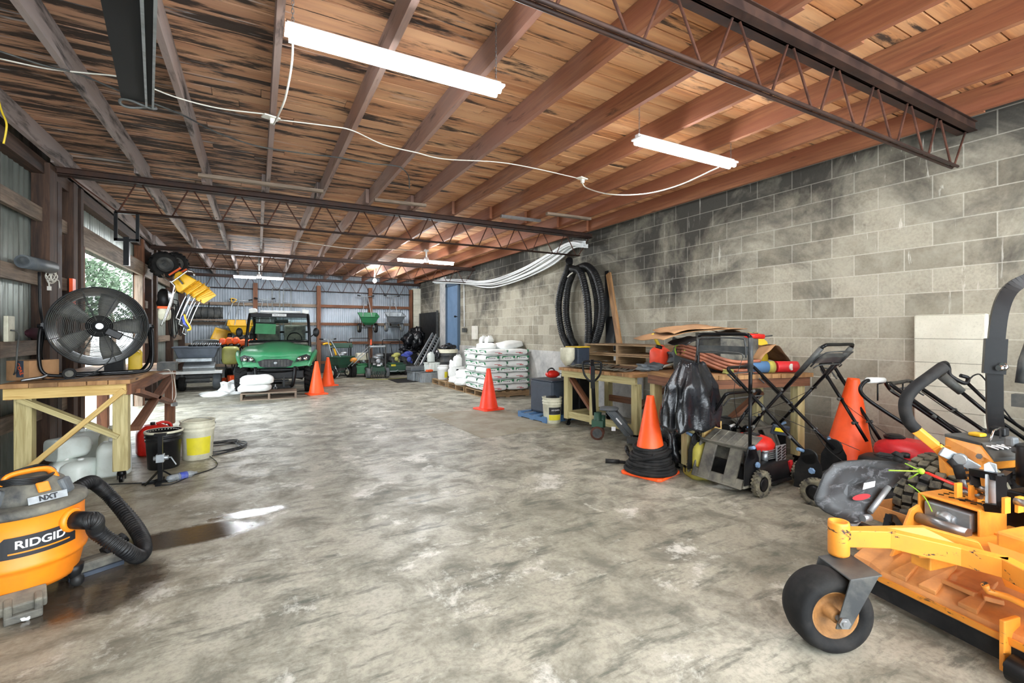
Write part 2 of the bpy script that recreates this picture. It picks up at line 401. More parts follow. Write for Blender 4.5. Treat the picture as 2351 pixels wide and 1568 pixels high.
def floor_mat():
    t = NT('floor_concrete'); p = t.coord('World')
    a = t.noise(p, .55, 6, .6, .5); b = t.noise(p, 3.2, 8, .7, .4); c3 = t.noise(p, 38, 5, .7)
    c = t.mix(t.ramp(a, [(.35, 0.0), (.65, 1.0)]), '928e7e', 'bcb8a8')
    c = t.mix(t.ramp(b, [(.44, 0.0), (.62, .85)]), c, '666458')
    c = t.mix(t.ramp(c3, [(.45, 0.0), (.8, .7)]), c, '5c594c')
    pm = t.coord('World', (1.3, 5, 1)); st = t.noise(pm, 1.7, 7, .72, .15)
    c = t.mix(t.ramp(st, [(.53, 0.0), (.64, .75)]), c, '474a41')
    c = t.mix(t.ramp(t.noise(t.coord('World', (1, 1, 1), (7, 3, 0)), 2.2, 8, .75, .25), [(.56, 0.0), (.64, .75)]), c, 'd8d6cc')
    x, y, z = t.sep(p)[0:3]
    # brown soiled area by the workbench and vacuum
    def blob(cx, cy, rx, ry, soft=.35, ns=2.5, na=.7):
        dx = t.math('DIVIDE', t.math('SUBTRACT', x, cx), rx); dy = t.math('DIVIDE', t.math('SUBTRACT', y, cy), ry)
        d = t.math('SQRT', t.math('ADD', t.math('MULTIPLY', dx, dx), t.math('MULTIPLY', dy, dy)))
        d = t.math('ADD', d, t.math('MULTIPLY', t.math('SUBTRACT', t.noise(p, ns, 5, .65, .5), .5), na))
        return t.ramp(d, [(max(0, 1-soft), 1.0), (1.0, 0.0)])
    c = t.mix(t.math('MULTIPLY', blob(-.9, 4.2, 1.6, 2.4, .9), .45), c, '75634c')
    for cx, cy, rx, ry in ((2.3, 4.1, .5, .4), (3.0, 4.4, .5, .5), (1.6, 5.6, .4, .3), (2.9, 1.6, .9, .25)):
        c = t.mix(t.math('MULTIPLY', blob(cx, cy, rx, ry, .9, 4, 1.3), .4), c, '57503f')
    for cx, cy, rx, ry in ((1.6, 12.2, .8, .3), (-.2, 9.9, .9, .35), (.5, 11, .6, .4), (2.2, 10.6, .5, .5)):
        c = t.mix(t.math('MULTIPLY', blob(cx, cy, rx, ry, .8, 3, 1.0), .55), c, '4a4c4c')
    wet = t.math('MAXIMUM', blob(-.42, 3.75, .5, .2, .3, 3, .9), blob(-.75, 3.2, .38, .38, .3, 4, .7))
    wet = t.math('MAXIMUM', wet, blob(-.05, 4.0, .3, .1, .4, 6, 1.2))
    c = t.mix(t.math('MULTIPLY', wet, .85), c, '2c2118')
    # control joints
    t.col(c)
    r = t.ramp(b, [(.35, .38), (.65, .62)])
    t.rough(t.mix(wet, r, (.06, .06, .06, 1)))
    t.bump(t.math('ADD', c3, b), .12, .006); M['floor_concrete'] = t.m
floor_mat()
def block_mat():
    t = NT('block_wall'); p = t.coord('World'); s = t.sep(p)
    cb = t.node('ShaderNodeCombineXYZ'); t.lk(s[1], cb.inputs[0]); t.lk(t.math('ADD', s[2], -.069), cb.inputs[1])
    br = t.node('ShaderNodeTexBrick'); t.lk(cb.outputs[0], br.inputs['Vector'])
    for k, v_ in (('Scale', 1), ('Mortar Size', .005), ('Mortar Smooth', .1), ('Brick Width', .4064), ('Row Height', .2032), ('Bias', 0)): br.inputs[k].default_value = v_
    br.inputs['Color1'].default_value = lin('b3ac9a'); br.inputs['Color2'].default_value = lin('857e6e'); br.inputs['Mortar'].default_value = lin('b8b2a2')
    c = br.outputs['Color']; mort = br.outputs['Fac']
    n1 = t.noise(p, 45, 6, .7); n2 = t.noise(p, 4.5, 6, .65)
    c = t.mix(t.ramp(n1, [(.42, 0.0), (.75, .45)]), c, '5c574a')
    c = t.mix(t.ramp(n2, [(.4, 0.0), (.7, .5)]), c, 'b8b3a2')
    # soot patches, heaviest high up
    hz = t.math('ADD', t.math('MULTIPLY', s[2], .17), t.math('MULTIPLY', t.noise(p, .8, 6, .65, .6), 1.0))
    c = t.mix(t.math('MULTIPLY', t.ramp(hz, [(.80, 0.0), (1.04, .9)]), 1.0), c, '2c2a28')
    c = t.mix(t.math('MULTIPLY', t.ramp(t.noise(t.coord('World', (1, 1, 1.6), (4, 2, 1)), 1.6, 6, .7, .4), [(.55, 0.0), (.72, .6)]), 1), c, '55504a')
    # lime runs
    v3 = t.coord('World', (9, 9, 1.1)); dr = t.noise(v3, 2.2, 5, .6, .5); ar = t.noise(p, 1.1, 3)
    c = t.mix(t.math('MULTIPLY', t.ramp(dr, [(.63, 0.0), (.7, 1.0)]), t.ramp(ar, [(.46, 0.0), (.6, .8)])), c, 'dedbd0')
    c = t.mix(t.math('MULTIPLY', mort, .35), c, 'c4c0b2')
    # damp green tone near the floor
    lowm = t.ramp(s[2], [(.25, .45), (.9, 0.0)])
    c = t.mix(t.math('MULTIPLY', lowm, t.ramp(n2, [(.3, .4), (.6, 1.0)])), c, '586058')
    t.col(c); t.rough(.92)
    h = t.math('SUBTRACT', t.math('MULTIPLY', n1, .5), t.math('MULTIPLY', mort, 1.0)); t.bump(h, .55, .008); M['block_wall'] = t.m
    t = NT('foundation'); p = t.coord('World'); n2 = t.noise(p, 2.5, 6, .65)
    c = t.mix(t.ramp(n2, [(.35, 0.0), (.65, 1.0)]), '9c9c9a', 'c6c5c0'); c = t.mix(t.ramp(t.noise(p, 9, 6, .7), [(.5, 0.0), (.75, .5)]), c, '6c6a66'); t.col(c); t.rough(.9); t.bump(n2, .2, .01); M['foundation'] = t.m
    t = NT('pilaster_block'); p = t.coord('World'); n2 = t.noise(p, 3, 6, .65); n1 = t.noise(p, 60, 4, .7)
    s = t.sep(p); gz = t.math('FRACT', t.math('DIVIDE', t.math('ADD', s[2], -.069), .2032)); gm = t.ramp(gz, [(.0, 1.0), (.035, 0.0)])
    c = t.mix(t.ramp(n2, [(.35, 0.0), (.65, 1.0)]), 'c9c5b2', 'dedac8'); c = t.mix(t.ramp(n1, [(.55, 0.0), (.8, .5)]), c, '8c8874')
    c = t.mix(t.ramp(s[2], [(.3, .5), (.9, 0.0)]), c, '9c988a')
    c = t.mix(gm, c, '8a8678'); t.col(c); t.rough(.9); t.bump(t.math('SUBTRACT', n1, gm), .5, .006); M['pilaster_block'] = t.m
block_mat()
def sheet(name, c1, c2, dirt, amt):
    t = NT(name); p = t.coord('World', (3, 3, .5)); q = t.coord('World')
    n = t.noise(p, 2, 5, .6); n2 = t.noise(q, 1.3, 5, .6)
    c = t.mix(t.ramp(n2, [(.35, 0.0), (.65, 1.0)]), c1, c2)
    c = t.mix(t.ramp(n, [(.5, 0.0), (.72, amt)]), c, dirt)
    t.col(c); t.rough(.42); t.b.inputs['Metallic'].default_value = .35; M[name] = t.m
sheet('sheet_back', 'a9b3bc', 'c4cdd6', '7c8892', .5)
sheet('sheet_left', '98a098', 'b6bdb6', '5a5c54', .8)
# ---------------- the building
XR, XL, YB, YN = 5.16, -1.95, 16.55, -2.2
ZJ, ZD = 3.07, 3.255
def structure(name, mb, mat, parent=None, **k):
    o = mb.build(name, mat, parent, **k)
    if parent is None: o['kind'] = 'structure'
    return o
m = MB(); m.bx((XL-.25, YN-.2, -.15), (XR+.25, YB+.2, 0)); floor = structure('floor', m, 'floor_concrete')
m = MB(); m.bx((XR, YN-.2, 0), (XR+.2, YB+.2, ZD+.1)); wall_r = structure('wall_right', m, 'block_wall')
m = MB(); m.bx((XR-.03, 5.3, 0), (XR, 12.6, .97)); m.bx((XR-.03, 12.6, 0), (XR, 13.75, .81)); m.bx((XR-.03, 13.75, 0), (XR, YB, .97)); structure('foundation_ledge', m, 'foundation', wall_r)
m = MB(); m.bx((XR-.06, 1.47, 0), (XR, 1.94, 1.5)); structure('pilaster', m, 'pilaster_block', wall_r, bev=.012)
m = MB(); m.bx((XR-.3, YB-.2, 0), (XR-.001, YB-.03, 2.9)); structure('corner_pier', m, 'pilaster_block', wall_r)
# ceiling deck: boards running across the building
m = MB(); y = YN
while y < YB+.1:
    wd = .145
    x = XL-.2-R.uniform(0, 2)
    while x < XR+.2:
        L = R.uniform(2.4, 4.2); x2 = min(x+L, XR+.2)
        m.bx((max(x, XL-.2), y+.006, ZD+R.uniform(-.001, .004)), (x2-.004, y+wd-.006, ZD+.025)); x = x2
    y += wd
ceiling = structure('ceiling', m, 'deck_wood')
m = MB(); m.bx((XL-.3, YN-.3, ZD+.026), (XR+.3, YB+.3, ZD+.1)); structure('roof_cover', m, 'matte_black', ceiling)
TY = (1.6, 6.58, 11.6, 16.4)
for k in range(-3, 9):
    x = .09+.61*k; segs = [(YN, 1.75), (1.45, 6.75), (6.4, 11.75), (11.45, YB)]
    for i, (a, b) in enumerate(segs):
        o = .021 if i % 2 else -.021
        if k == -3: x = -1.80
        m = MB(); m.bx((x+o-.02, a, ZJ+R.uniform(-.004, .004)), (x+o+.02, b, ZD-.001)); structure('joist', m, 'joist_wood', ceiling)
# small blocking boards laid across the joists near the middle truss
for (u1, v1, u2, v2) in ((455, 402, 742, 440), (860, 459, 978, 472), (1255, 490, 1355, 503), (1150, 496, 1240, 507)):
    p = onz(u1, v1, ZJ-.02); q = onz(u2, v2, ZJ-.02)
    m = MB(); m.bar(p, q, .06, .035); structure('nailer', m, 'wood_grey' if u1 != 1150 else 'steel', ceiling)
# ---- left wall: corrugated sheet with door opening Y 7.35..10.6
def corr(m, axis, fixed, a0, a1, z0, z1, pitch, amp, flip=1):
    n = max(2, int((a1-a0)/pitch*8)); rows = []
    for z in (z0, z1):
        row = []
        for i in range(n+1):
            a = a0+(a1-a0)*i/n; off = fixed+amp*math.sin(2*PI*a/pitch)
            row.append(m.v((a, off, z) if axis == 'x' else (off, a, z)))
        rows.append(row)
    for i in range(n): m.face([rows[0][i], rows[0][i+1], rows[1][i+1], rows[1][i]], None, True)
OY0, OY1, OZ = 7.42, 10.75, 2.38
m = MB(); corr(m, 'y', XL-.03, YN, OY0, 0, ZD, .11, .006); corr(m, 'y', XL-.03, OY1, YB, 0, ZD, .11, .006); corr(m, 'y', XL-.03, OY0, OY1, OZ, ZD, .11, .006)
wall_l = structure('wall_left', m, 'sheet_left', solid=.004)
def post(x0, y0, w, d, z1=ZJ, mat='wood_post', par=None, z0=0):
    m = MB(); m.bx((x0-w/2, y0-d/2, z0), (x0+w/2, y0+d/2, z1)); return structure('post', m, mat, par, bev=.004)
for y0, dd, mt in ((.4, .14, 'wood_post'), (3.0, .14, 'wood_post'), (5.25, .14, 'wood_post'), (6.45, .20, 'wood_post'), (7.12, .14, 'wood_post'), (7.35, .1, 'wood_post'), (10.82, .12, 'wood_brown'), (12.1, .16, 'wood_post'), (14.2, .14, 'wood_post'), (16.3, .14, 'wood_post')):
    post(-1.9, y0, .14, dd, ZJ-.02, mt, wall_l)
m = MB(); m.bx((-1.96, 6.57, 0), (-1.832, 6.69, ZJ-.15)); structure('steel_column', m, 'rust_dark', wall_l)
m = MB(); m.bx((-1.96, 11.52, 0), (-1.832, 11.66, ZJ-.15)); structure('steel_column', m, 'rust_dark', wall_l)
for z, mt in ((2.52, 'wood_grey'), (1.88, 'wood_grey'), (1.2, 'wood_grey'), (.55, 'wood_grey')):
    for a, b in ((YN, 7.3), (10.9, YB-.1)):
        m = MB(); m.bx((-1.93, a, z-.07), (-1.885, b, z+.07)); structure('girt', m, mt, wall_l)
m = MB(); m.bx((-1.88, 7.35, OZ), (-1.83, 11.5, OZ+.24)); structure('header_beam', m, 'wood_grey', wall_l)
m = MB(); m.bx((-1.98, YN, ZJ-.14), (-1.93+.06, YB, ZJ)); structure('top_plate', m, 'wood_post', wall_l)
m = MB(); m.bx((-1.95, 7.42, 0), (-1.835, 7.47, OZ)); structure('jamb', m, 'wood_brown', wall_l)
m = MB(); m.bx((-1.95, 10.70, 0), (-1.835, 10.76, OZ)); structure('jamb', m, 'wood_grey', wall_l)
# ---- back wall
m = MB(); corr(m, 'x', YB, XL-.05, XR, 0, ZD, .068, .010); wall_b = structure('wall_back', m, 'sheet_back', solid=.003)
for x in (-.05, 1.76, 3.4, 4.83):
    m = MB(); m.bx((x-.06, YB-.2, 0), (x+.06, YB-.06, 2.85)); structure('post', m, 'wood_brown', wall_b)
for z in (2.2, 1.61, .98, .35):
    for a, b in ((XL, -.12), (-.1, 1.7), (1.82, 3.34), (3.46, 4.78)):
        m = MB(); m.bx((a, YB-.12, z-.045), (b, YB-.07, z+.045)); structure('girt', m, 'wood_brown' if R.random() < .5 else 'wood_grey', wall_b)
m = MB(); m.bx((-1.85, YB-.4, 1.68), (-.2, YB-.12, 1.72)); structure('ledge_shelf', m, 'wood_grey', wall_b)
# ---- door in the right wall, above a ledge
m = MB()
for a, b in ((12.62, 12.72), (13.6, 13.7)): m.bx((XR-.05, a, .82), (XR+.06, b, 2.8))
m.bx((XR-.05, 12.62, 2.72), (XR+.06, 13.7, 2.82)); door = structure('door_1', m, 'frame_blue')
m = MB(); m.bx((XR-.02, 12.72, .83), (XR+.02, 13.6, 2.72)); structure('door_panel', m, 'door_blue', door)
m = MB(); m.cyl((XR-.02, 12.8, 1.8), (XR-.08, 12.8, 1.8), .012).ell((XR-.09, 12.8, 1.8), (.03, .03, .03)); structure('door_knob', m, 'black_metal', door)
# pier between door and black sheet; wall breaker plates
m = MB(); m.bx((XR-.035, 13.72, 0), (XR, 14.25, ZJ)); structure('plaster_pier', m, 'foundation', wall_r)
# thin plate let into the floor
m = MB(); P = [(2.43, 7.45), (2.50, 5.40), (3.72, 5.52), (3.75, 7.35)]
m.ngon([(x, y, .0005) for x, y in P], (0, 0, 1), .004); structure('floor_plate', m, 'plate_tan', floor)
# ---- open web trusses
def truss(y, ybase, label, near=False):
    T = thing('roof_truss', label, 'truss', (0, y, 2.6), 0, None)
    zt = ZJ-.04
    m = MB()
    for s in (-1, 1): m.bx((-1.85, y+s*.035-.03, zt-.04), (XR-.01, y+s*.035+.03, zt-.034)); m.bx((-1.85, y+s*.008-.003, zt-.04), (XR-.01, y+s*.008+.003, zt+.035))
    m.bx((-1.85, y-.065, zt+.032), (XR-.01, y+.065, zt+.038)); m.bx((-1.86, y-.05, zt-.02), (XR-.01, y+.05, zt+.03))
    m.build('top_chord', 'rust_dark', T)
    zb = zt-.36
    m = MB()
    for s in (-1, 1): m.cyl((-1.35, y+s*.018, zb), (XR-.25, y+s*.018, zb), .011, seg=8)
    m.build('bottom_chord', 'rust_dark', T)
    n = 13; x0, x1 = -1.4, XR-.3; st = (x1-x0)/n
    m0 = [(-1.75, zt-.03, x0+.05, zb)]
    for i in range(n):
        xa = x0+i*st; m0.append((xa+.06, zb, xa+st*.5-.03, zt-.04)); m0.append((xa+st*.5+.03, zt-.04, xa+st-.02, zb))
    m0.append((x1+.03, zb, XR-.05, zt-.04))
    for a, b, c, d in m0:
        q = MB(); q.cyl((a, y, b), (c, y, d), .008, seg=6); q.build('web_rod', 'rust', T)
    return T
truss(TY[0], 0, 'rusty open web steel truss nearest the camera, meeting the block wall high at right')
truss(TY[1], 0, 'long dark steel truss crossing the middle of the ceiling above the fan')
truss(TY[2], 0, 'rust red steel truss behind the double lights, third from the camera')
truss(TY[3], 0, 'thin steel truss against the corrugated back wall')
# ---- lamps
def tube_lamp(x0, x1, y, z, label, ch=(.03, .97), grp='hanging tube lights'):
    T = thing('tube_light', label, 'light', ((x0+x1)/2, y, z), 0, grp)
    m = MB(); m.bx((x0, y-.055, z), (x1, y+.055, z+.012)); m.bx((x0+.01, y-.02, z+.012), (x1-.01, y+.02, z+.04)); m.build('housing', 'lamp_housing', T)
    for s in (-1, 1):
        q = MB(); q.cyl((x0+.02, y+s*.028, z-.02), (x1-.02, y+s*.028, z-.02), .018, seg=12); q.build('tube', 'tube_light', T)
    for f in ch:
        x = x0+(x1-x0)*f; q = MB(); n = int((ZD-.03-z)/.022)+1
        for i in range(n):
            c = (x, y, z+.04+i*.022); q.tube(smooth([(c[0]+(.006 if i % 2 else 0)*s1, c[1]+(0 if i % 2 else .006)*s1, c[2]+.015*s2) for s1, s2 in ((1, 0), (.6, .9), (-.6, .9), (-1, 0), (-.6, -.9), (.6, -.9))], 1, True), .0016, 4, closed=True)
        q.build('chain', 'steel', T)
    return T
tube_lamp(.12, 1.33, 2.585, 2.85, 'bright long tube light hanging on chains nearest the camera')
tube_lamp(2.74, 3.97, 2.9, 2.94, 'tube light hanging near the block wall on the right')
for i, (x, y) in enumerate(((-.6, -1.0), (2.0, -1.2), (3.6, -.9))): tube_lamp(x, x+1.22, y, 2.9, 'added fill tube light, unseen behind the camera', grp='added fill tube lights behind the camera')  # extra tubes out of view, added to brighten the room
def wing_lamp(cx, y, z, label, half=.56):
    T = thing('wing_light', label, 'light', (cx, y, z), 0, 'double wing lights')
    m = MB(); m.cyl((cx, y, z+.0), (cx, y, ZD), .02); m.lathe([(.05, 0), (.05, .03), (.03, .05)], 16, loc=(cx, y, ZJ-.03)); m.lathe([(.04, 0), (.05, .02), (.05, .09), (.03, .11)], 16, loc=(cx, y, z-.02)); m.build('stem', 'lamp_housing', T)
    for s in (-1, 1):
        q = MB(); q.bx((min(cx+s*.06, cx+s*(half+.06)), y-.05, z+.015), (max(cx+s*.06, cx+s*(half+.06)), y+.05, z+.03)); w = q.build('wing', 'lamp_housing', T)
        q = MB(); q.cyl((cx+s*.07, y, z-.01), (cx+s*(half+.05), y, z-.01), .028, seg=12); q.build('tube', 'wing_light', w)
wing_lamp(3.12, 9.5, 2.83, 'two wing lights on a white stem near the white pipes', .55)
wing_lamp(.04, 13.5, 2.73, 'two wing lights hanging above the green utility vehicle', .50)
T = thing('pendant_bulb', 'single glaring bulb hanging between the last two trusses', 'light', (3.03, 14.0, 2.85))
m = MB(); m.ell((3.03, 14, 2.85), (.05, .05, .06)); m.build('bulb', 'bulb', T)
m = MB(); m.cyl((3.03, 14, 2.88), (3.03, 14, ZD), .02); m.build('socket', 'lamp_housing', T)
# ---- outside: ground, trees
m = MB(); m.bx((-40, -20, -.2), (XL-.26, 60, -.02)); structure('ground_outside', m, 'gravel')
def tree(x, y, h, r, label):
    T = thing('tree', label, 'tree', (x, y, 0), 0, 'trees outside the opening')
    m = MB(); m.tube(smooth([(x, y, 0), (x+.1, y, h*.3), (x-.1, y+.1, h*.6)], 4), .14, 8, r2=.06); m.build('trunk', 'bark', T)
    m = MB(); rr = random.Random(int(x*10))
    for i in range(2600):
        a = rr.uniform(0, 2*PI); e = rr.uniform(-1, 1); d = rr.uniform(.55, 1)**.5; lump = 1+.25*noise.noise(Vector((math.cos(a)*2+x, math.sin(a)*2, e*3)))
        c = Vector((x+r*d*lump*math.cos(a)*math.sqrt(1-e*e), y+r*d*lump*math.sin(a)*math.sqrt(1-e*e), h*.66+r*1.15*d*lump*e)); s = rr.uniform(.07, .13)
        ax = Vector((rr.gauss(0, 1), rr.gauss(0, 1), rr.gauss(0, 1))).normalized(); b = ax.orthogonal().normalized(); d2 = ax.cross(b)
        m.face([m.v(c-b*s), m.v(c+d2*s*.5), m.v(c+b*s), m.v(c-d2*s*.5)])
    m.build('crown', 'foliage', T)
tree(-6.4, 26, 4.6, 1.25, 'pale green tree outside the doorway on the left'); tree(-7.2, 34, 4.6, 1.6, 'farther tree outside behind the pale green tree')
# ---------------- left foreground: workbench, fan, vacuum
def wheel(mbs, c, ax, r, w, tread=True, seg=28, lug=0):
    """returns nothing; adds tyre to mbs[0], rim to mbs[1]; ax axle direction"""
    ax = Vector(ax).normalized(); q = Vector((0, 0, 1)).rotation_difference(ax).to_euler()
    t, rim = mbs; c = Vector(c); rr = (q.x, q.y, q.z)
    t.lathe([(r*.58, -w*.42), (r*.62, -w*.5), (r*.85, -w*.52), (r*.96, -w*.42), (r, -w*.25), (r, w*.25), (r*.96, w*.42), (r*.85, w*.52), (r*.62, w*.5), (r*.58, w*.42)], seg, cap=False, rot=rr, loc=c)
    rim.lathe([(r*.1, -w*.3), (r*.35, -w*.3), (r*.4, -w*.2), (r*.52, -w*.38), (r*.6, -w*.44), (r*.6, w*.44), (r*.52, w*.38), (r*.4, w*.2), (r*.35, w*.3), (r*.1, w*.3)], seg, rot=rr, loc=c)
    rim.lathe([(r*.14, -w*.4), (r*.16, -w*.36), (r*.16, w*.36), (r*.14, w*.4)], 12, rot=rr, loc=c)
    if lug:
        m = Matrix.Translation(c) @ Vector((0, 0, 1)).rotation_difference(ax).to_matrix().to_4x4(); old = t.M
        for i in range(lug):
            for s in (-1, 1):
                a = 2*PI*(i+(.5 if s > 0 else 0))/lug
                t.M = old @ m @ Matrix.Rotation(a, 4, 'Z'); t.box((r*1.0, 0, s*w*.24), (r*.09, 2*PI*r/lug*.55, w*.46), (s*.5, 0, 0))
        t.M = old
T = thing('workbench', 'rough lumber workbench with crossed braces carrying the big drum fan', 'workbench', (-1.43, 6.5, 0))
X0, X1, Y0, Y1, ZT = -1.815, -.98, 5.22, 7.9, .93
m = MB(); x = X0
for wd in (.18, .18, .18, .14, .155): m.bx((x, Y0+R.uniform(0, .015), ZT-.038), (x+wd-.004, Y1, ZT)); x += wd
m.build('top_boards', 'wood_used', T, bev=.004)
m = MB(); m.bx((-1.8, 5.27, .80), (-1.02, 5.308, .89)); m.build('apron', 'wood_new', T)
m = MB(); m.bx((-1.03, 5.31, .79), (-.99, Y1-.02, .89)); m.build('apron', 'wood_brown', T)
m = MB(); m.bx((-1.80, 5.31, .79), (-1.76, Y1-.02, .89)); m.build('apron', 'wood_brown', T)
for x, y, mt in ((-1.7, 5.37, 'wood_pt'), (-1.07, 5.37, 'wood_pt'), (-1.04, 7.8, 'wood_brown'), (-1.74, 7.8, 'wood_brown')):
    m = MB(); m.bx((x-.055, y-.05, .11), (x+.055, y+.05, .80 if mt == 'wood_pt' else .89)); lg = m.build('leg', mt, T, bev=.005)
    m = MB(); m.lathe([(.03, 0), (.035, .01), (.028, .05)], 16, loc=(x, y, .065)); m.bar((x-.028, y, .03), (x-.028, y, .09), .006, .03); m.bar((x+.028, y, .03), (x+.028, y, .09), .006, .03); m.cyl((x-.014, y, .035), (x+.014, y, .035), .035, seg=16); m.build('caster', 'black_metal', lg)
m = MB(); m.bar((-1.03, 5.29, .84), (-1.66, 5.29, .22), .04, .09, (0, 1, 0)); m.build('brace', 'wood_new', T)
m = MB(); m.bar((-1.72, 5.33, .80), (-1.08, 5.33, .42), .04, .09, (0, 1, 0)); m.build('brace', 'wood_pt', T)
m = MB(); m.bar((-1.0, 5.5, .45), (-1.0, 7.7, .8), .04, .08, (1, 0, 0)); m.bar((-1.0, 5.5, .8), (-1.0, 7.7, .4), .04, .08, (1, 0, 0)); m.build('brace', 'wood_brown', T)
# ---- drum fan
FC = ony(228, 749, 5.6); fz = FC.z-ZT
T = thing('drum_fan', 'large black drum fan with wire grille standing on the workbench', 'fan', (FC.x, FC.y, ZT), .245)
FR = .355
m = MB(); m.lathe([(FR*.84, -.36), (FR*.86, -.32), (FR*.92, -.15), (FR, -.02), (FR*1.01, 0), (FR, .012)], 56, cap=False, rot=(PI/2, 0, 0), loc=(0, 0, fz)); m.build('drum', 'black_metal', T, world=False, solid=.008)
m = MB()
for s, zo in ((1, .0), (-1, .295)):
    pass
def grille(y, r0, r1, n, name):
    m = MB()
    for i in range(n):
        r = r0+(r1-r0)*i/(n-1); dz = .02*math.cos((r-r0)/(r1-r0)*PI/2)*(-1 if y <= 0.01 else 1)
        m.tube([(r*math.cos(a), y+dz, fz+r*math.sin(a)) for a in [2*PI*k/48 for k in range(48)]], .0021, 4, closed=True)
    for k in range(8):
        a = 2*PI*k/8+.35; m.tube([(.03*math.cos(a), y-.005 if y < .01 else y, fz+.03*math.sin(a)), (r1*math.cos(a), y, fz+r1*math.sin(a))], .0035, 6)
    m.build(name, 'dark_grey', T, world=False)
grille(-.01, .05, FR-.005, 26, 'front_grille'); grille(.35, .06, FR*.84, 24, 'rear_grille')
m = MB(); m.lathe([(.015, .02), (.05, .018), (.055, .0), (.1, -.005), (.1, -.012)], 24, rot=(PI/2, 0, 0), loc=(0, -.015, fz)); m.build('grille_badge', 'black_plastic', T, world=False)
m = MB(); m.lathe([(.02, .0), (.028, .003)], 20, rot=(PI/2, 0, 0), loc=(0, -.037, fz)); m.build('badge_cap', 'steel', T, world=False)
m = MB(); m.lathe([(.08, -.09), (.09, -.02), (.09, .08), (.05, .1), (.02, .13)], 24, rot=(PI/2, 0, 0), loc=(.0, .15, fz)); m.build('motor', 'dark_grey', T, world=False)
for k in range(5):
    a = 2*PI/5*k+.02; m = MB(); rows = []
    for i in range(7):
        r = .07+(FR*.86-.07)*i/6; wd = .03+.048*math.sin(min(1, i/4.5)*PI/2); tw = .75-.45*i/6
        row = []
        for j in range(5):
            s = (j/4-.5)*2*wd; row.append((r*math.cos(a)-s*math.cos(tw)*math.sin(a), .13+s*math.sin(tw)*.5, fz+r*math.sin(a)+s*math.cos(tw)*math.cos(a)))
        rows.append([m.v(p) for p in row])
    m.skin(rows, closed=False, cap=False); m.build('blade', 'fan_blade', T, world=False, solid=.004)
m = MB()
for s in (-1, 1):
    m.tube(smooth([(s*(FR+.01), .03+0*s, fz+.0), (s*(FR+.03), .0, fz-.05), (s*(FR+.035)*1.0, -.02, .19), (s*(FR+.01), -.03, .07), (s*(FR-.08), -.03, .035), (0, -.03, .03)], 6), .014, 10)
    m.tube(smooth([(s*(FR+.01), .05, fz), (s*(FR+.03), .12, .2), (s*(FR-.02), .24, .05), (s*(FR-.1), .26, .03), (0, .26, .03)], 6), .014, 10)
    m.bar((s*(FR-.12), -.03, .035), (s*(FR-.12), .26, .03), .03, .01)
m.build('stand', 'black_metal', T, world=False)
m = MB(); m.tube(smooth([(-FR+.02, -.03, .05), (-FR-.02, -.05, .03), (-FR-.1, -.06, .018), (-FR-.14, -.06, .01)], 5), .012, 8); m.build('stand_foot', 'steel', T, world=False)
for s in (-1, ):
    a, b = MB(), MB(); wheel((a, b), (-.20, -.055, .052), (0, 1, 0), .05, .025); w_ = a.build('wheel', 'black_rubber', T, world=False); b.build('hub', 'dusty_black', w_, world=False)
for s in (-1, 1):
    m = MB(); m.box((s*(FR+.012), .04, fz), (.03, .07, .05)); m.cyl((s*FR, .04, fz), (s*(FR+.05), .04, fz), .018, seg=12); m.build('tilt_bracket', 'black_plastic', T, world=False)
m = MB(); m.box((.1, -.03, fz-.07), (.13, .04, .07), (0, .5, 0)); m.build('switch_box', 'black_plastic', T, world=False, bev=.01)
m = MB(); m.tube(smooth([(.08, -.04, fz-.1), (.09, -.06, fz-.25), (.04, -.08, .12), (-.08, -.1, .03), (-.2, -.1, .01), (-.32, -.08, .01), (-.37, .0, .015)], 6), .005, 6); m.build('power_cord', 'cord_black', T, world=False)
# ---- canister vacuum
VC = Vector((-1.055, 3.3, 0))
T = thing('shop_vacuum', 'orange drum shop vacuum with dusty black lid and ribbed hose', 'vacuum', VC)
def vl(prof, name, mat, seg=48, z0=0, **k):
    m = MB(); m.lathe(prof, seg, loc=(0, 0, z0)); return m.build(name, mat, T, world=False, **k)
vl([(.12, .085), (.205, .09), (.215, .11), (.232, .19), (.236, .205), (.246, .212), (.25, .225), (.244, .24), (.24, .25), (.236, .40), (.238, .455), (.243, .465)], 'drum', 'vac_orange')
vl([(.247, .458), (.252, .47), (.247, .492), (.235, .50), (.16, .505)], 'lid', 'dusty_black')
m = MB(); m.lathe([(.185, .498), (.175, .53), (.15, .585), (.12, .61), (.06, .62), (0.01, .622)], 40, sx=1.05, sy=.92); hd = m.build('motor_head', 'dusty_black', T, world=False)
for a in (-1.9, -.15, 1.2, 2.6):
    m = MB(); m.at((.15*math.cos(a), .14*math.sin(a), .54), (0, 0, a)); m.box((0, 0, 0), (.09, .07, .085), (0, -.35, 0)); m.build('head_rib', 'slate_grey', hd, world=False, bev=.015)
ca = -.93
cdir = Vector((math.cos(ca), math.sin(ca), 0)); cl = Vector((-math.sin(ca), math.cos(ca), 0))
m = MB(); m.tube(smooth([cdir*.08+cl*(-.10)+Vector((0, 0, .60)), cdir*.08+cl*(-.08)+Vector((0, 0, .642)), cdir*.08+Vector((0, 0, .650)), cdir*.08+cl*.07+Vector((0, 0, .64)), cdir*.08+cl*.10+Vector((0, 0, .59))], 5), .013, 8, flat=1.6); m.build('carry_handle', 'vac_orange', hd, world=False)
m = MB()
for i in range(4): m.tube([(.09*math.cos(a)*(1+.06*i)+.02, -.03+.12*math.sin(a)*(1+.05*i), .612+.009*i-.02*abs(math.cos(a))) for a in [2*PI*k/28 for k in range(28)]], .006, 6, closed=True)
m.build('power_cord', 'cord_black', T, world=False)
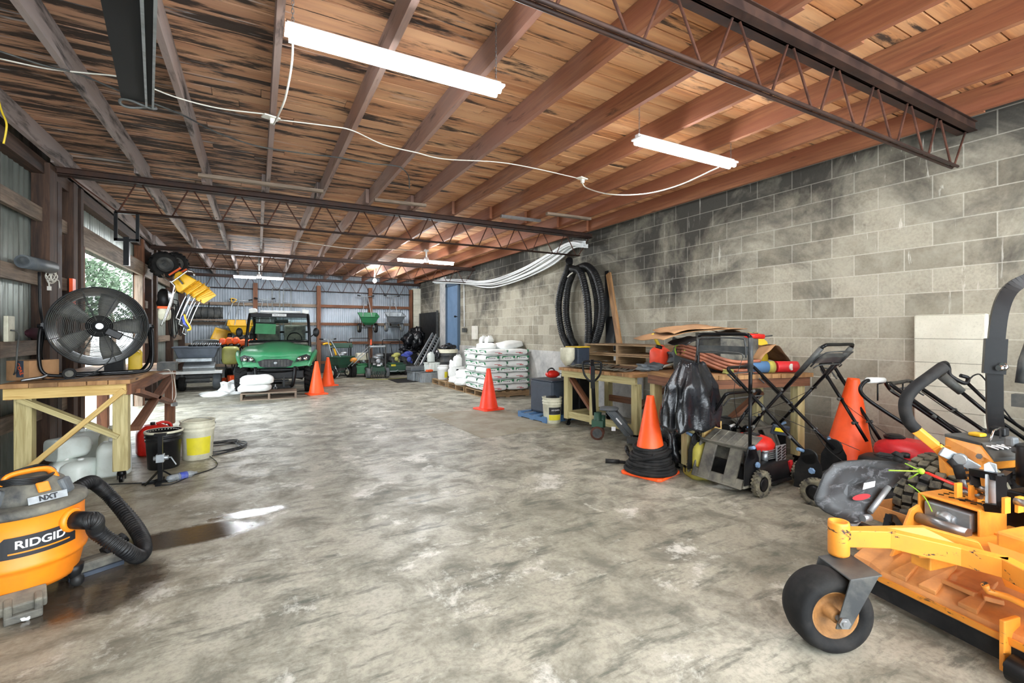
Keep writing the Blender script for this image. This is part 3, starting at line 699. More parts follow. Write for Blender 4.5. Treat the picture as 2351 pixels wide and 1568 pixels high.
m = MB(); p = cdir*.165+Vector((0, 0, .575)); m.at(p, (0, 0, ca+PI/2)); m.box((.02, 0, 0), (.05, .012, .055), (-.7, 0, 0)); m.build('latch', 'vac_orange', hd, world=False, bev=.006)
Rl = Matrix.Rotation(ca+PI/2, 4, 'Z') @ Matrix.Rotation(PI/2-.35, 4, 'X')
m = MB(); m.M = Matrix.Translation(cdir*.185+Vector((0, 0, .523))) @ Rl; m.box((0.03, 0, 0), (.15, .035, .006)); m.build('badge', 'galvanised', T, world=False)
text('NXT', .034, 'print_black', T, VC+cdir*.189+cl*.03+Vector((0, 0, .524)), Rl, .003, 'badge_lettering', bold=.001)
def wrap(me_o, r, phi, zc, z0=0, slant=0):
    for v in me_o.data.vertices:
        a = phi+v.co.x/r; rr = r+z0+v.co.z; v.co = Vector((rr*math.cos(a), rr*math.sin(a), zc+v.co.y+slant*v.co.x))
m = MB()
nx = 16; pr = [(-.22, -.035), (-.13, .055), (.15, .06), (.17, .0), (.12, -.035)]
def band(px0, px1, ylo, yhi, n, zz):
    rows = [[], []]
    for i in range(n+1):
        t = i/n; x = px0+(px1-px0)*t
        rows[0].append(m.v((x, ylo(t), zz))); rows[1].append(m.v((x, yhi(t), zz)))
    for i in range(n): m.face([rows[0][i], rows[0][i+1], rows[1][i+1], rows[1][i]])
band(-.2, .17, lambda t: -.04+.0*t, lambda t: -.038+.098*min(1, t/.25) if t < .9 else .06-.06*(t-.9)/.1, 24, .002)
o = m.build('logo_panel', 'print_black', T, world=False); wrap(o, .2385, math.radians(-61), .318)
m = MB(); band(-.095, .135, lambda t: -.02, lambda t: -.013, 20, .004); o = m.build('logo_stripe', 'vac_orange', T, world=False); wrap(o, .2385, math.radians(-61), .318)
cu = text('RIDGID', .052, 'print_white', None, (0.02, .02, .0045), (0, 0, 0), .0005, 'logo_lettering', bold=.0012, sx=1.08); cu.parent = T
bm_ = bmesh.new(); bm_.from_mesh(cu.data); bmesh.ops.subdivide_edges(bm_, edges=[e for e in bm_.edges if e.calc_length() > .012], cuts=2); bm_.to_mesh(cu.data); bm_.free()
wrap(cu, .2385, math.radians(-61), .318)
for a in (-1.05, -.05, 1.0, 2.2, -2.1):
    if a == -1.05: continue
    m = MB(); c = Vector((.215*math.cos(a), .215*math.sin(a), .034)); m.ell(c, (.03, .03, .034), seg=14); m.lathe([(.02, .05), (.035, .085), (.04, .12)], 14, loc=(c.x*.95, c.y*.95, 0)); m.build('caster', 'black_plastic', T, world=False)
m = MB(); a = -1.25; m.at((.23*math.cos(a), .23*math.sin(a), 0), (0, 0, a)); m.box((0.02, 0, .075), (.10, .16, .05), (0, .35, 0)); m.box((.05, .05, .05), (.07, .03, .1), (0, .2, 0)); m.box((.05, -.05, .05), (.07, .03, .1), (0, .2, 0)); m.box((.06, 0, .02), (.05, .13, .04)); m.build('caddy_foot', 'dusty_black', T, world=False, bev=.008)
m = MB(); a = math.radians(-26); pd = Vector((math.cos(a), math.sin(a), 0)); m.lathe([(.058, 0), (.06, .02), (.052, .03), (.046, .03)], 24, rot=(0, PI/2, a), loc=pd*.225+Vector((0, 0, .385))); m.build('hose_port', 'vac_orange', T, world=False)
m = MB(); P0 = VC+pd*.23+Vector((0, 0, .385)); P1 = VC+pd*.33+Vector((.02, 0, .375)); m.tube([P0, P0.lerp(P1, .5), P1], .044, 20); m.build('hose_cuff', 'black_plastic', T)
hp = smooth([P1-Vector((.03, 0, 0)), P1, ont(225, 1222, 2.50), ont(285, 1262, 2.55), ont(318, 1278, 2.68), ont(331, 1255, 2.80), ont(305, 1205, 2.95), ont(262, 1150, 3.05), ont(225, 1115, 3.0), ont(200, 1108, 2.9), VC+Vector((.05, .33, .38))], 48)
m = MB(); m.tube(hp, .037, 16, rfun=lambda t: 1+.09*math.sin(t*118*2*PI)); m.build('hose', 'hose_black', T)
m = MB(); m.tube(smooth([ont(240, 1125, 3.1), ont(300, 1190, 3.1), ont(330, 1240, 3.0), ont(320, 1265, 2.9)], 48), .036, 14, rfun=lambda t: 1+.09*math.sin(t*36*2*PI)); m.build('hose_loop', 'hose_black', T)
T = thing('floor_nozzle', 'black vacuum floor nozzle lying beside the orange drum', 'nozzle', onz(222, 1310))
c = onz(225, 1305)
m = MB(); m.at(c, (0, 0, .5)); m.box((0, 0, .04), (.26, .10, .07)); m.box((0, .05, .03), (.28, .04, .05)); m.build('nozzle_body', 'dusty_black', T, bev=.02)
m = MB(); m.cyl(c+Vector((.02, .03, .07)), c+Vector((.1, .1, .12)), .035, seg=14); m.build('neck', 'black_plastic', T)
m = MB(); m.at(c, (0, 0, .5)); m.box((-.02, -.055, .012), (.24, .02, .022)); m.build('brush_strip', 'navy_tote', T)
o = MB().ell(onz(60, 1418, .012), (.028, .014, .012), (0, 0, .4), jit=.01).build('stone', 'white_plastic'); tag(o, 'small pale stone on the floor below the vacuum', 'stone')
# ---- things under and beside the workbench
def jug(name, label, c, rz, sz, lie=False, mat='jug', cap='white_plastic', group=None, cat='jug', handle=True):
    T = thing(name, label, cat, c, rz, group); a, b, h = sz
    m = MB(); rot = (PI/2, 0, 0) if lie else (0, 0, 0); off = Vector((0, h*.5, b*.5)) if lie else Vector((0, 0, 0))
    m.at(off, rot); secs = []
    for z, k in ((0, .9), (.02, 1), (h*.62, 1), (h*.72, .92), (h*.82, .7), (h*.88, .45)):
        n = 20; row = []
        for i in range(n):
            t = 2*PI*i/n; e = .45; sg = lambda q: math.copysign(abs(q)**e, q)
            row.append((a*.5*k*sg(math.cos(t))-(a*.12*(1-k)), b*.5*min(1, k*1.05)*sg(math.sin(t)), z))
        secs.append([m.v(p) for p in row])
    m.skin(secs); m.build('body', mat, T, world=False)
    m = MB(); m.at(off, rot); m.lathe([(.022, h*.86), (.024, h*.95), (.02, h*.96)], 14, loc=(-a*.07, 0, 0)); m.build('cap', cap, T, world=False)
    if handle:
        m = MB(); m.at(off, rot); m.tube(smooth([(a*.02, 0, h*.9), (a*.22, 0, h*.93), (a*.40, 0, h*.85), (a*.44, 0, h*.66)], 5), min(.014, b*.12), 8); m.build('handle', mat, T, world=False)
    return T
jug('plastic_jug', 'large translucent jug lying on its side below the bench brace', onz(190, 1098), 1.2, (.34, .2, .2), mat='jug', handle=False)
jug('plastic_jug', 'upright square translucent jug beside the bench leg', onz(262, 1088), .25, (.26, .2, .36))
jug('plastic_jug', 'tipped round jug with white cap showing under the diagonal brace', onz(165, 1050, .17), 2.4, (.2, .2, .34), lie=True)
jug('plastic_jug', 'pale jug at the back below the workbench, partly behind the brace', Vector((-1.55, 6.3, 0)), .3, (.3, .22, .38))
jug('oil_jug', 'dirty beige jug among the clear jugs under the bench', Vector((-1.28, 6.1, 0)), .7, (.22, .16, .42), mat='cream_plastic', cap='cream_plastic')
jug('plastic_jug', 'clear jug lying at the left under the bench', Vector((-1.55, 5.75, 0)), 1.9, (.3, .22, .2), handle=False)
jug('gas_can', 'red fuel can behind the black bucket under the workbench', Vector((-1.0, 6.5, 0)), .3, (.34, .24, .36), mat='red_plastic', cap='black_plastic', cat='fuel can')
def bucket(label, c, body, r=.15, h=.37, band=None, inner='dirt', group=None, lid=False, bail=True):
    T = thing('bucket', label, 'bucket', c, R.uniform(0, 1), group)
    m = MB(); m.lathe([(r*.8, 0), (r*.84, .006), (r*.94, h*.72), (r*.99, h*.74), (r*.99, h*.77), (r*.95, h*.775), (r*.96, h*.82), (r*1.01, h*.83), (r*1.01, h*.86), (r*.97, h*.865), (r*.98, h*.97), (r*1.03, h*.98), (r*1.03, h), (r*.96, h), (r*.94, h*.8)] + ([(r*.2, h*.8), (.001, h*.8)] if not lid else []), 36, cap=False); m.build('pail', body, T, world=False)
    if band:
        m = MB(); a0, a1, z0, z1 = band[1]; rows = [[], []]
        for i in range(17):
            a = a0+(a1-a0)*i/16
            for q, z in ((0, z0), (1, z1)): rr = r*(.84+.1*z/(h*.72))+.0015; rows[q].append(m.v((rr*math.cos(a), rr*math.sin(a), z)))
        for i in range(16): m.face([rows[0][i], rows[0][i+1], rows[1][i+1], rows[1][i]], None, True)
        m.build('label', band[0], T, world=False)
    if lid: m = MB(); m.lathe([(r*1.05, h-.01), (r*1.05, h+.012), (r*.95, h+.014), (r*.9, h+.004), (.001, h+.004)], 36); m.build('lid', body, T, world=False)
    if bail:
        m = MB(); m.tube([(r*1.02*math.cos(a), .02+r*.5*math.sin(a), h*.86-r*.9*math.sin(a)*.6) for a in [PI*k/16+PI for k in range(17)]], .003, 5); m.build('bail', 'steel', T, world=False)
    return T
b1 = bucket('black bucket with pale beaten rim beside the workbench leg', onz(372, 1078)+Vector((0, .1, 0)), 'black_plastic', .155, .37)
m = MB(); m.lathe([(.158, .352), (.163, .358), (.162, .372), (.15, .374), (.148, .35)], 36, loc=b1.location, cap=False); m.build('rim', 'cream_plastic', b1)
b2 = bucket('tall white bucket with bright yellow label beside the black bucket', onz(452, 1055)+Vector((0, .08, 0)), 'cream_plastic', .16, .41, band=('yellow_label', (-2.2, -.6, .06, .24))); b2.rotation_euler = (0, 0, 0)
b2.matrix_basis = Matrix.Translation(b2.location)
T = thing('jack_stand', 'black steel jack stand with bent crank handle in front of the buckets', 'jack stand', onz(372, 1108))
c = onz(368, 1108)
m = MB(); m.bar(c+Vector((0, 0, .02)), c+Vector((0, 0, .42)), .035, .035); m.box(c+Vector((0, 0, .43)), (.09, .05, .02)); m.build('post', 'black_metal', T)
m = MB(); m.box(c+Vector((0, 0, .01)), (.26, .04, .02)); m.box(c+Vector((0, 0, .01)), (.04, .24, .02)); m.bar(c+Vector((.1, .08, .01)), c+Vector((0, 0, .12)), .02, .01); m.bar(c+Vector((-.1, -.08, .01)), c+Vector((0, 0, .12)), .02, .01); m.build('base', 'black_metal', T)
m = MB(); m.box(c+Vector((0, 0, .22)), (.06, .06, .07)); m.cyl(c+Vector((-.05, 0, .22)), c+Vector((.06, 0, .22)), .02); m.tube([c+Vector((.05, 0, .22)), c+Vector((.08, -.01, .22)), c+Vector((.12, -.02, .15))], .007, 6); m.build('crank', 'galvanised', T, bev=.003)
T = thing('bottle', 'clear bottle with blue cap lying on the floor beside the buckets', 'bottle', onz(420, 1092, .03), .6)
m = MB(); m.lathe([(.005, -.13), (.03, -.125), (.034, -.1), (.034, .05), (.03, .07), (.012, .10), (.012, .12)], 18, rot=(0, PI/2, 0)); m.build('body', 'clear_plastic', T, world=False)
m = MB(); m.lathe([(.0342, -.03), (.035, -.03), (.035, .03), (.0342, .03)], 18, cap=False, rot=(0, PI/2, 0)); m.build('label', 'blue_cloth', T, world=False)
def cord(label, pts, r=.005, mat='cord_black', n=6, name='cord', cat='cord', group=None):
    m = MB(); m.tube(smooth(pts, n), r, 6); o = m.build(name, mat); tag(o, label, cat, group); return o
rr = random.Random(3); pts = []
for i in range(46):
    a = i*.9; r_ = .16+.11*rr.random(); cc = onz(505, 1030); pts.append(Vector((cc.x+r_*1.25*math.cos(a)+rr.uniform(-.05, .05), cc.y+r_*1.3*math.sin(a)+rr.uniform(-.08, .08), .006+.0006*i)))
cord('black extension cord tangled in loops on the floor beside the buckets', pts+[onz(500, 1065, .006), onz(440, 1092, .006), onz(390, 1112, .006), onz(352, 1110, .006), onz(375, 1096, .006), onz(330, 1108, .006), onz(250, 1112, .006), onz(180, 1120, .006)], .005, name='coiled_cable')
o = MB(); o.lathe([(.06, 0), (.07, .01), (.02, .02)], 3, loc=(0, 0, 0)); o.bm.free()
# small things on the bench
def boxthing(name, label, cat, c, d, rz=0, mat='cardboard', z=None, flap=False, rot=None, group=None, bev=.003, lidmat=None):
    T = thing(name, label, cat, c, rz, group)
    m = MB(); m.box((0, 0, d[2]/2), d, rot or (0, 0, 0)); m.build('carton' if mat.startswith('card') else 'body', mat, T, world=False, bev=bev)
    if lidmat: m = MB(); m.box((0, 0, d[2]+.008), (d[0]*1.03, d[1]*1.03, .016)); m.build('lid', lidmat, T, world=False, bev=.003)
    return T
T = boxthing('cardboard_box', 'small brown carton with dark blue stripe at the left end of the bench', 'box', Vector((-1.72, 5.6, .935)), (.2, .26, .17), -.5)
m = MB(); m.box((0.02, -.131, .1), (.06, .004, .14), (0, .0, 0)); m.build('printed_stripe', 'navy_tote', T, world=False); text('CORE', .04, 'orange_label', T, T.matrix_basis @ Vector((.02, -.135, .1)), Matrix.Rotation(-.5, 4, 'Z') @ Matrix.Rotation(PI/2, 4, 'X') @ Matrix.Rotation(-1.2, 4, 'Z'), .001, 'box_lettering')
T = boxthing('metal_box', 'dark green metal box at the far right end of the workbench', 'box', onz(385, 850, .93), (.16, .22, .09), 0, 'dark_grey')
T = boxthing('battery_charger', 'dark box behind the fan on the bench', 'box', Vector((-1.35, 6.5, .93)), (.16, .2, .18), .1, 'black_plastic')
T = jug('oil_bottle', 'yellow plastic bottle behind the right side of the fan', Vector((-1.15, 6.35, .93)), .1, (.12, .08, .24), mat='yellow_can', cap='black_plastic', cat='bottle')
for u, v, w_, h_, rz, mt, lb in ((385, 858, .13, .2, .4, 'paper', 'crumpled paper sheet on the bench end'), (345, 852, .15, .2, -.3, 'paper', 'paper sheet under the right foot of the fan'), (225, 856, .1, .05, .2, 'red_plastic', 'small red wrapper on the bench front below the fan'), (365, 850, .16, .05, .4, 'red_paint', 'red rag on the bench right of the fan')):
    m = MB(); c = onz(u, v, .932); rows = []
    for i in range(5):
        rows.append([m.v(c+Matrix.Rotation(rz, 3, 'Z') @ Vector(((i/4-.5)*w_, (j/4-.5)*h_, .004+.012*abs(noise.noise(Vector((i*.9, j*.9, u))))))) for j in range(5)])
    m.skin(rows, closed=False, cap=False); o = m.build('paper_scrap' if mt == 'paper' else 'rag', mt, solid=.002); tag(o, lb, 'paper' if mt == 'paper' else 'rag')
T = thing('hanging_cable', 'white cord hanging over the right end of the bench with a grey outlet box', 'cord', onz(400, 850, .93))
m = MB(); m.tube(smooth([onz(380, 848, .94), onz(392, 846, .945), ont(400, 870, 6.15), ont(404, 905, 6.12), ont(397, 925, 6.12)], 6), .005, 6); m.tube(smooth([onz(372, 850, .94), onz(390, 851, .945), ont(396, 880, 6.08), ont(396, 920, 6.1)], 6), .004, 6); m.build('cord', 'cord_white', T)
m = MB(); c = ont(400, 928, 6.12); m.box(c, (.06, .06, .05), (0, 0, .5)); m.build('outlet_box', 'grey_metal', T, bev=.008)
# ---- on the left wall
T = thing('rolled_mat', 'grey rolled mat lying on the upper wall girt above the fan', 'mat', Vector((-1.84, 5.9, 1.98)))
m = MB(); P = onx(52, 600, -1.83); Q = onx(118, 614, -1.78)
ax = (Q-P); 
for r_ in (.06, .045, .03): m.cyl(P, Q, r_, seg=20)
m.build('roll', 'slate_grey', T)
pts = []
for i in range(40):
    a = i*.8; c = onx(118, 632, -1.80); pts.append(c+Vector((.02*math.sin(i), .1*math.cos(a)*(1-i/80), .05*math.sin(a)-.0008*i)))
T = thing('white_cable', 'white cable bundle hanging with its plug below the rolled mat', 'cable', onx(118, 632, -1.8))
m = MB(); m.tube(smooth(pts, 3), .005, 5); m.tube(smooth([pts[-1], onx(135, 645, -1.79), onx(137, 662, -1.79)], 4), .005, 5); m.tube(smooth([pts[5], onx(112, 650, -1.79), onx(113, 660, -1.79)], 4), .006, 5); m.build('cable', 'cord_white', T)
m = MB(); m.box(onx(113, 662, -1.79), (.025, .03, .04)); m.build('plug', 'cord_white', T)
cord('black cable hanging down the wall post left of the fan', [onx(90, 625, -1.80), onx(92, 700, -1.78), onx(98, 740, -1.78), onx(105, 780, -1.75)], .012, name='black_cable')
cord('dark cord running down from the wall outlet to the bench', [onx(24, 758, -1.84), onx(42, 764, -1.80), onx(40, 800, -1.78), onx(36, 850, -1.78), onx(32, 860, -1.78)], .007, 'dark_grey', name='dark_cable')
m = MB(); c = onx(21, 755, -1.86); m.box(c, (.03, .13, .22)); T = m.build('outlet_cover', 'cream_plastic', bev=.004); tag(T, 'cream outlet cover on the left wall behind the bench', 'outlet')
m = MB(); p = onx(166, 640, -1.82); q = onx(167, 700, -1.82); m.box((p+q)/2, (.03, .10, (p-q).length), (0, 0, 0)); o = m.build('safety_strip', 'cone_orange'); tag(o, 'orange plastic strip fixed to the post behind the fan', 'strip')
m = MB(); c = onx(85, 765, -1.83); m.ell(c, (.05, .22, .05), jit=.03); o = m.build('red_cloth', 'dark_cloth'); tag(o, 'dark red cloth stuffed on the girt left of the fan', 'cloth')
cord('yellow cord dangling from the ceiling at the far left edge', [ont(-10, 200, 3.2), ont(2, 250, 3.2), ont(14, 280, 3.2), ont(14, 300, 3.2), ont(8, 330, 3.2)], .006, 'cord_yellow', name='yellow_cord')
T = thing('jacket', 'black backpack blower hanging on the left wall behind the fan', 'blower', onx(375, 745, -1.7))
c = onx(378, 700, -1.60)
m = MB(); m.ell(c+Vector((0, 0, .1)), (.12, .2, .22), p=.6, jit=.05); m.build('motor_housing', 'black_plastic', T)
m = MB(); m.ell(c+Vector((.02, -.16, -.18)), (.1, .12, .13), p=.5, squ=.6); m.build('fuel_tank', 'cream_plastic', T)
m = MB(); m.box(c+Vector((.02, -.2, -.06)), (.2, .14, .05)); m.build('orange_cover', 'orange_label', T, bev=.01)
T.name = 'backpack_blower'
rr = random.Random(5)
for i in range(7):
    p = onx(388+i*5, 700+rr.uniform(-10, 10), -1.66+.03*i); cord('black strap or hose hanging in the tangle behind the fan', [p+Vector((-.22, 0, .02)), p, p+Vector((.02, rr.uniform(-.05, .05), -.25)), p+Vector((.04, rr.uniform(-.1, .1), -.55)), p+Vector((.0, rr.uniform(0, .15), -.62)), p+Vector((-.02, .1, -.3)), p+Vector((0, .05, -.02))], .011, 'cord_black', name='hanging_strap', group='black straps hanging in the wall tangle')
# ---- steel pieces and cables on the ceiling
T = thing('steel_channel', 'black steel channel slung under the ceiling at top left', 'channel', (-.6, 3, 2.8))
A, B = Vector((-.40, 2.05, 2.60)), Vector((-.72, 4.03, 2.93)); d = (B-A).normalized(); A = A-d*1.2; sx_ = Vector((1, .15, 0)).normalized()
m = MB(); m.bar(A, B, .16, .012, (0, 0, 1)); m.bar(A-sx_*.08+Vector((0, 0, .04)), B-sx_*.08+Vector((0, 0, .04)), .01, .09); m.bar(A+sx_*.08+Vector((0, 0, .04)), B+sx_*.08+Vector((0, 0, .04)), .01, .09); m.build('web', 'matte_black', T)
m = MB(); m.bar(A+sx_*.04-Vector((0, 0, .02)), B+sx_*.05-Vector((0, 0, .02)), .012, .03); m.bar(A+sx_*.085, B+sx_*.085-Vector((0, 0, .02)), .012, .04); m.build('flange', 'galvanised', T)
m = MB(); m.bar(A+d*.3+Vector((0, 0, .05)), A+d*.3+Vector((0, 0, ZD-A.z-.06)), .03, .03); m.bar(B-d*.3+Vector((0, 0, .05)), B-d*.3+Vector((0, 0, ZD-B.z+.05)), .03, .03); m.build('hanger', 'black_metal', T)
m = MB(); m.tube([B+Vector((.10*math.cos(a)-.0, .03+.04*math.sin(a), -.02+.015*math.sin(a*2))) for a in [2*PI*k/24 for k in range(24)]], .009, 6, closed=True); m.build('loop', 'grey_metal', T)
T = thing('door_hanger', 'black steel hanger frame with a square post above the doorway', 'hanger', ony(290, 520, 6.58))
def pp(u, v): return ony(u, v, 6.58)
m = MB()
for a, b in ((pp(266, 486), pp(266, 552)), (pp(316, 488), pp(316, 554)), (pp(262, 550), pp(320, 553)), (pp(264, 486), pp(318, 490))): m.bar(a, b, .03, .03, (0, 1, 0))
m.bar(pp(291, 545), pp(291, 610), .05, .06, (0, 1, 0)); m.build('frame', 'black_metal', T)
def zc(u, v, dz=.012): return onz(u, v, ZJ-dz)
cord('thin white cable strung under the joists from the left outlet to the right outlet', [zc(640, 275), zc(760, 290), zc(810, 300), zc(880, 332), zc(955, 350), zc(1020, 365), zc(1140, 372), zc(1225, 386), zc(1330, 410)], .005, 'cord_white', name='ceiling_cable')
cord('black cable crossing the ceiling from the left wall past the channel', [zc(0, 118), zc(100, 150), zc(180, 170), zc(290, 215), zc(410, 260), zc(500, 305), zc(590, 335), zc(680, 350), zc(780, 362), zc(850, 375), zc(905, 380), zc(925, 388), zc(938, 405, .05), zc(940, 432, .12)], .006, 'dark_grey', name='ceiling_cable')
cord('pale cable crossing the joists at the upper left', [zc(0, 135), zc(110, 158), zc(200, 168), zc(290, 180), zc(400, 222), zc(500, 248), zc(610, 262)], .005, 'cord_white', name='ceiling_cable')
cord('thin cable running along joists behind the middle truss', [zc(670, 552), zc(800, 570), zc(905, 573), zc(975, 577)], .006, 'cord_white', name='ceiling_cable')
def outlet(u, v, label):
    c = zc(u, v, .03); T = thing('ceiling_outlet', label, 'outlet', c)
    m = MB(); m.box(c, (.12, .08, .012), (0, 0, .3)); m.build('cover_plate', 'cord_white', T, bev=.004)
    m = MB(); m.box(c+Vector((.01, 0, -.025)), (.035, .03, .045)); m.build('plug', 'cord_white', T, bev=.005); return c
c1 = outlet(622, 270, 'white square outlet plate on the ceiling joist near the channel')
c2 = outlet(1336, 410, 'white outlet on a joist feeding the right tube light')
cord('white lamp cord dropping from the near tube light to its outlet', [Vector((.15, 2.585, 2.86)), ont(672, 110, 2.5), ont(668, 160, 2.6), ont(655, 225, 2.75), ont(640, 262, 2.95), c1+Vector((.02, 0, -.05))], .006, 'cord_white', name='lamp_cord')
cord('white lamp cord swinging from the right outlet to the tube light', [c2+Vector((0, 0, -.04)), c2+Vector((.05, -.02, -.1)), ont(1400, 446, 4.5), ont(1480, 445, 4.35), ont(1560, 425, 4.2), ont(1650, 384, 3.85)], .006, 'cord_white', name='lamp_cord')
# ---------------- the far end
def L(T, name, mat, **k): return lambda m: m.build(name, mat, T, **k)
def utility_vehicle():
    T = thing('utility_vehicle', 'green utility vehicle with black roll cage and clear windscreen facing the camera', 'vehicle', (.40, 11.75, 0), -.10)
    B = lambda m, n, mt, **k: m.build(n, mt, T, world=False, **k)
    for x in (-.68, .68):
        for y in (.0, 1.9):
            a, b = MB(), MB(); wheel((a, b), (x, y, .325), (1, 0, 0), .31, .25, lug=20); w_ = B(a, 'tyre', 'black_rubber'); b.build('rim', 'dark_grey', w_, world=False)
    # hood
    secs = [(-.47, .74, .80, .50), (-.46, .80, .86, .62), (-.36, .84, .92, .68), (-.1, .92, 1.00, .70), (.2, .98, 1.06, .69), (.45, 1.02, 1.11, .66)]
    m = MB(); rows = []
    for y, ze, zc_, hw in secs:
        row = []
        for i in range(17):
            s = i/8-1; x = s*hw; z = ze+(zc_-ze)*(1-abs(s)**2.2)
            if .28 < abs(s) < .42: z += .018
            if abs(s) < .28 and y > -.3: z += .03
            row.append(m.v((x, y+(.0 if y > -.4 else .14*s*s), z)))
        row = [m.v((-hw-.01, y+.14*(y < -.4), ze-.10))]+row+[m.v((hw+.01, y+.14*(y < -.4), ze-.10))]
        rows.append(row)
    m.skin(rows, closed=False, cap=False); B(m, 'hood', 'green_paint', solid=.012)
    m = MB()
    for s in (-1, 1):   # fenders
        m.tube(smooth([(s*.64, -.36, .60), (s*.70, -.34, .74), (s*.74, -.1, .82), (s*.76, .2, .84), (s*.74, .42, .7)], 4), .05, 8, flat=2.2)
    m.ngon([(-.72, -.44, .62), (-.3, -.53, .58), (.3, -.53, .58), (.72, -.44, .62), (.66, -.38, .80), (.3, -.47, .82), (-.3, -.47, .82), (-.66, -.38, .80)], (0, 1, 0), .08)
    B(m, 'front_fascia', 'green_paint', bev=.015)
    m = MB(); m.ngon([(-.30, -.545, .62), (-.20, -.55, .59), (.20, -.55, .59), (.30, -.545, .62), (.34, -.535, .72), (.22, -.53, .765), (-.22, -.53, .765), (-.34, -.535, .72)], (0, 1, 0), .05); g = B(m, 'grille', 'black_plastic')
    m = MB()
    for i in range(9):
        for j in range(5): m.box((-.24+.06*i, -.552, .62+.028*j), (.05, .006, .018))
    m.build('grille_mesh', 'dark_grey', g, world=False)
    m = MB(); m.ell((0, -.56, .685), (.035, .012, .03)); B(m, 'emblem', 'galvanised')
    for s in (-1, 1):
        m = MB(); m.ngon([(s*.38, -.52, .70), (s*.66, -.45, .73), (s*.68, -.43, .82), (s*.60, -.44, .86), (s*.42, -.50, .80)], (0, 1, 0), .03); h = B(m, 'headlight', 'black_plastic', bev=.006)
        for k in (0, 1):
            m = MB(); m.lathe([(.04, 0), (.046, .01), (.03, .03), (.001, .035)], 18, rot=(PI/2, 0, 0), loc=(s*(.46+.12*k), -.505+.022*k, .765)); m.build('lens', 'chrome', h, world=False)
    m = MB(); m.ell((0, -.40, .53), (.42, .12, .07), p=.6); m.box((0, -.3, .46), (.9, .25, .12)); B(m, 'lower_bumper', 'black_plastic')
    m = MB()
    for s in (-1, 1): m.tube(smooth([(s*.38, -.56, .60), (s*.37, -.60, .45), (s*.33, -.60, .22), (s*.28, -.56, .17)], 4), .035, 8); m.bar((s*.16, -.6, .18), (s*.16, -.58, .4), .03, .02)
    m.box((0, -.58, .17), (.62, .05, .04)); m.box((0, -.5, .30), (.5, .18, .03)); m.cyl((-.12, -.5, .28), (.12, -.5, .28), .05); B(m, 'brush_guard', 'black_metal')
    m = MB(); m.tube(arc((0, -.64, .16), .03, 0, 2*PI, 14)[:-1], .009, 6, closed=True); m.box((0, -.63, .21), (.02, .02, .06)); B(m, 'tow_hook', 'steel')
    m = MB(); m.box((0, .9, .42), (1.1, 2.7, .18)); m.box((0, 1.9, .70), (1.35, 1.1, .4)); m.box((0, .55, .80), (1.3, .12, .4)); B(m, 'chassis', 'black_plastic', bev=.02)
    for s in (-1, 1):   # suspension
        m = MB(); m.cyl((s*.2, 0, .35), (s*.52, 0, .28), .022); m.cyl((s*.28, -.05, .65), (s*.48, -.05, .34), .035, seg=10); m.cyl((s*.3, -.05, .6), (s*.46, -.05, .4), .05, seg=8); B(m, 'suspension', 'dark_grey')
    m = MB()
    for s in (-1, 1):
        m.tube(smooth([(s*.66, .42, .85), (s*.66, .42, 1.15), (s*.62, .60, 1.70), (s*.6, .72, 1.77), (s*.6, 1.5, 1.80), (s*.62, 1.6, 1.7), (s*.64, 1.7, .95)], 4), .032, 8)
    for y, z in ((.64, 1.74), (1.5, 1.80), (1.62, 1.35), (.42, 1.12)): m.cyl((-.62, y, z), (.62, y, z), .028, seg=8)
    m.box((0, .62, 1.73), (1.24, .05, .09)); B(m, 'roll_cage', 'black_metal')
    m = MB(); m.box((0, .53, 1.42), (1.18, .008, .56), (-.19, 0, 0)); B(m, 'windscreen', 'windscreen')
    m = MB(); m.box((0, .5, 1.15), (1.22, .03, .03)); m.box((0, .60, 1.66), (1.22, .03, .02)); B(m, 'windscreen_trim', 'black_plastic')
    m = MB(); m.box((.0, .58, 1.745), (.30, .01, .055)); B(m, 'roof_label', 'print_white')
    text('FIELD ADMIN', .042, 'print_black', T, T.matrix_basis @ Vector((0, .572, 1.745)), Matrix.Rotation(-.10, 4, 'Z') @ Matrix.Rotation(PI/2, 4, 'X'), .001, 'label_lettering')
    m = MB(); m.box((-.28, .50, 1.42), (.42, .006, .24), (-.19, .04, 0)); B(m, 'green_sheet', 'green_spreader', bev=.01)
    m = MB(); m.box((.04, .585, 1.60), (.30, .03, .08)); B(m, 'rear_view_mirror', 'black_plastic', bev=.01)
    m = MB(); m.box((.02, 1.0, 1.84), (.86, .7, .05), (.04, 0, 0)); B(m, 'roof_panel', 'white_plastic', bev=.02)
    for s in (-1, 1):
        m = MB(); m.box((s*.56, .72, 1.84), (.15, .3, .10), (0, s*.15, 0)); B(m, 'roof_corner_pad', 'white_plastic', bev=.02)
        m = MB(); m.cyl((s*.64, .45, 1.2), (s*.76, .40, 1.30), .012); m.ell((s*.80, .40, 1.34), (.07, .05, .11), p=.7); B(m, 'side_mirror', 'black_plastic')
        m = MB(); m.box((s*.3, 1.3, 1.05), (.5, .5, .12)); m.box((s*.3, 1.52, 1.3), (.5, .12, .45), (-.15, 0, 0)); B(m, 'seat', 'dusty_black', bev=.04)
    m = MB(); m.tube([(.32+.16*math.cos(a), .80+.05*math.sin(a), 1.18+.15*math.sin(a)) for a in [2*PI*k/20 for k in range(20)]], .014, 6, closed=True); m.cyl((.32, .8, 1.18), (.32, .6, 1.0), .02); B(m, 'steering_wheel', 'black_plastic')
    m = MB(); m.box((0, .52, 1.08), (1.25, .25, .08)); B(m, 'dashboard', 'dusty_black', bev=.03)
utility_vehicle()
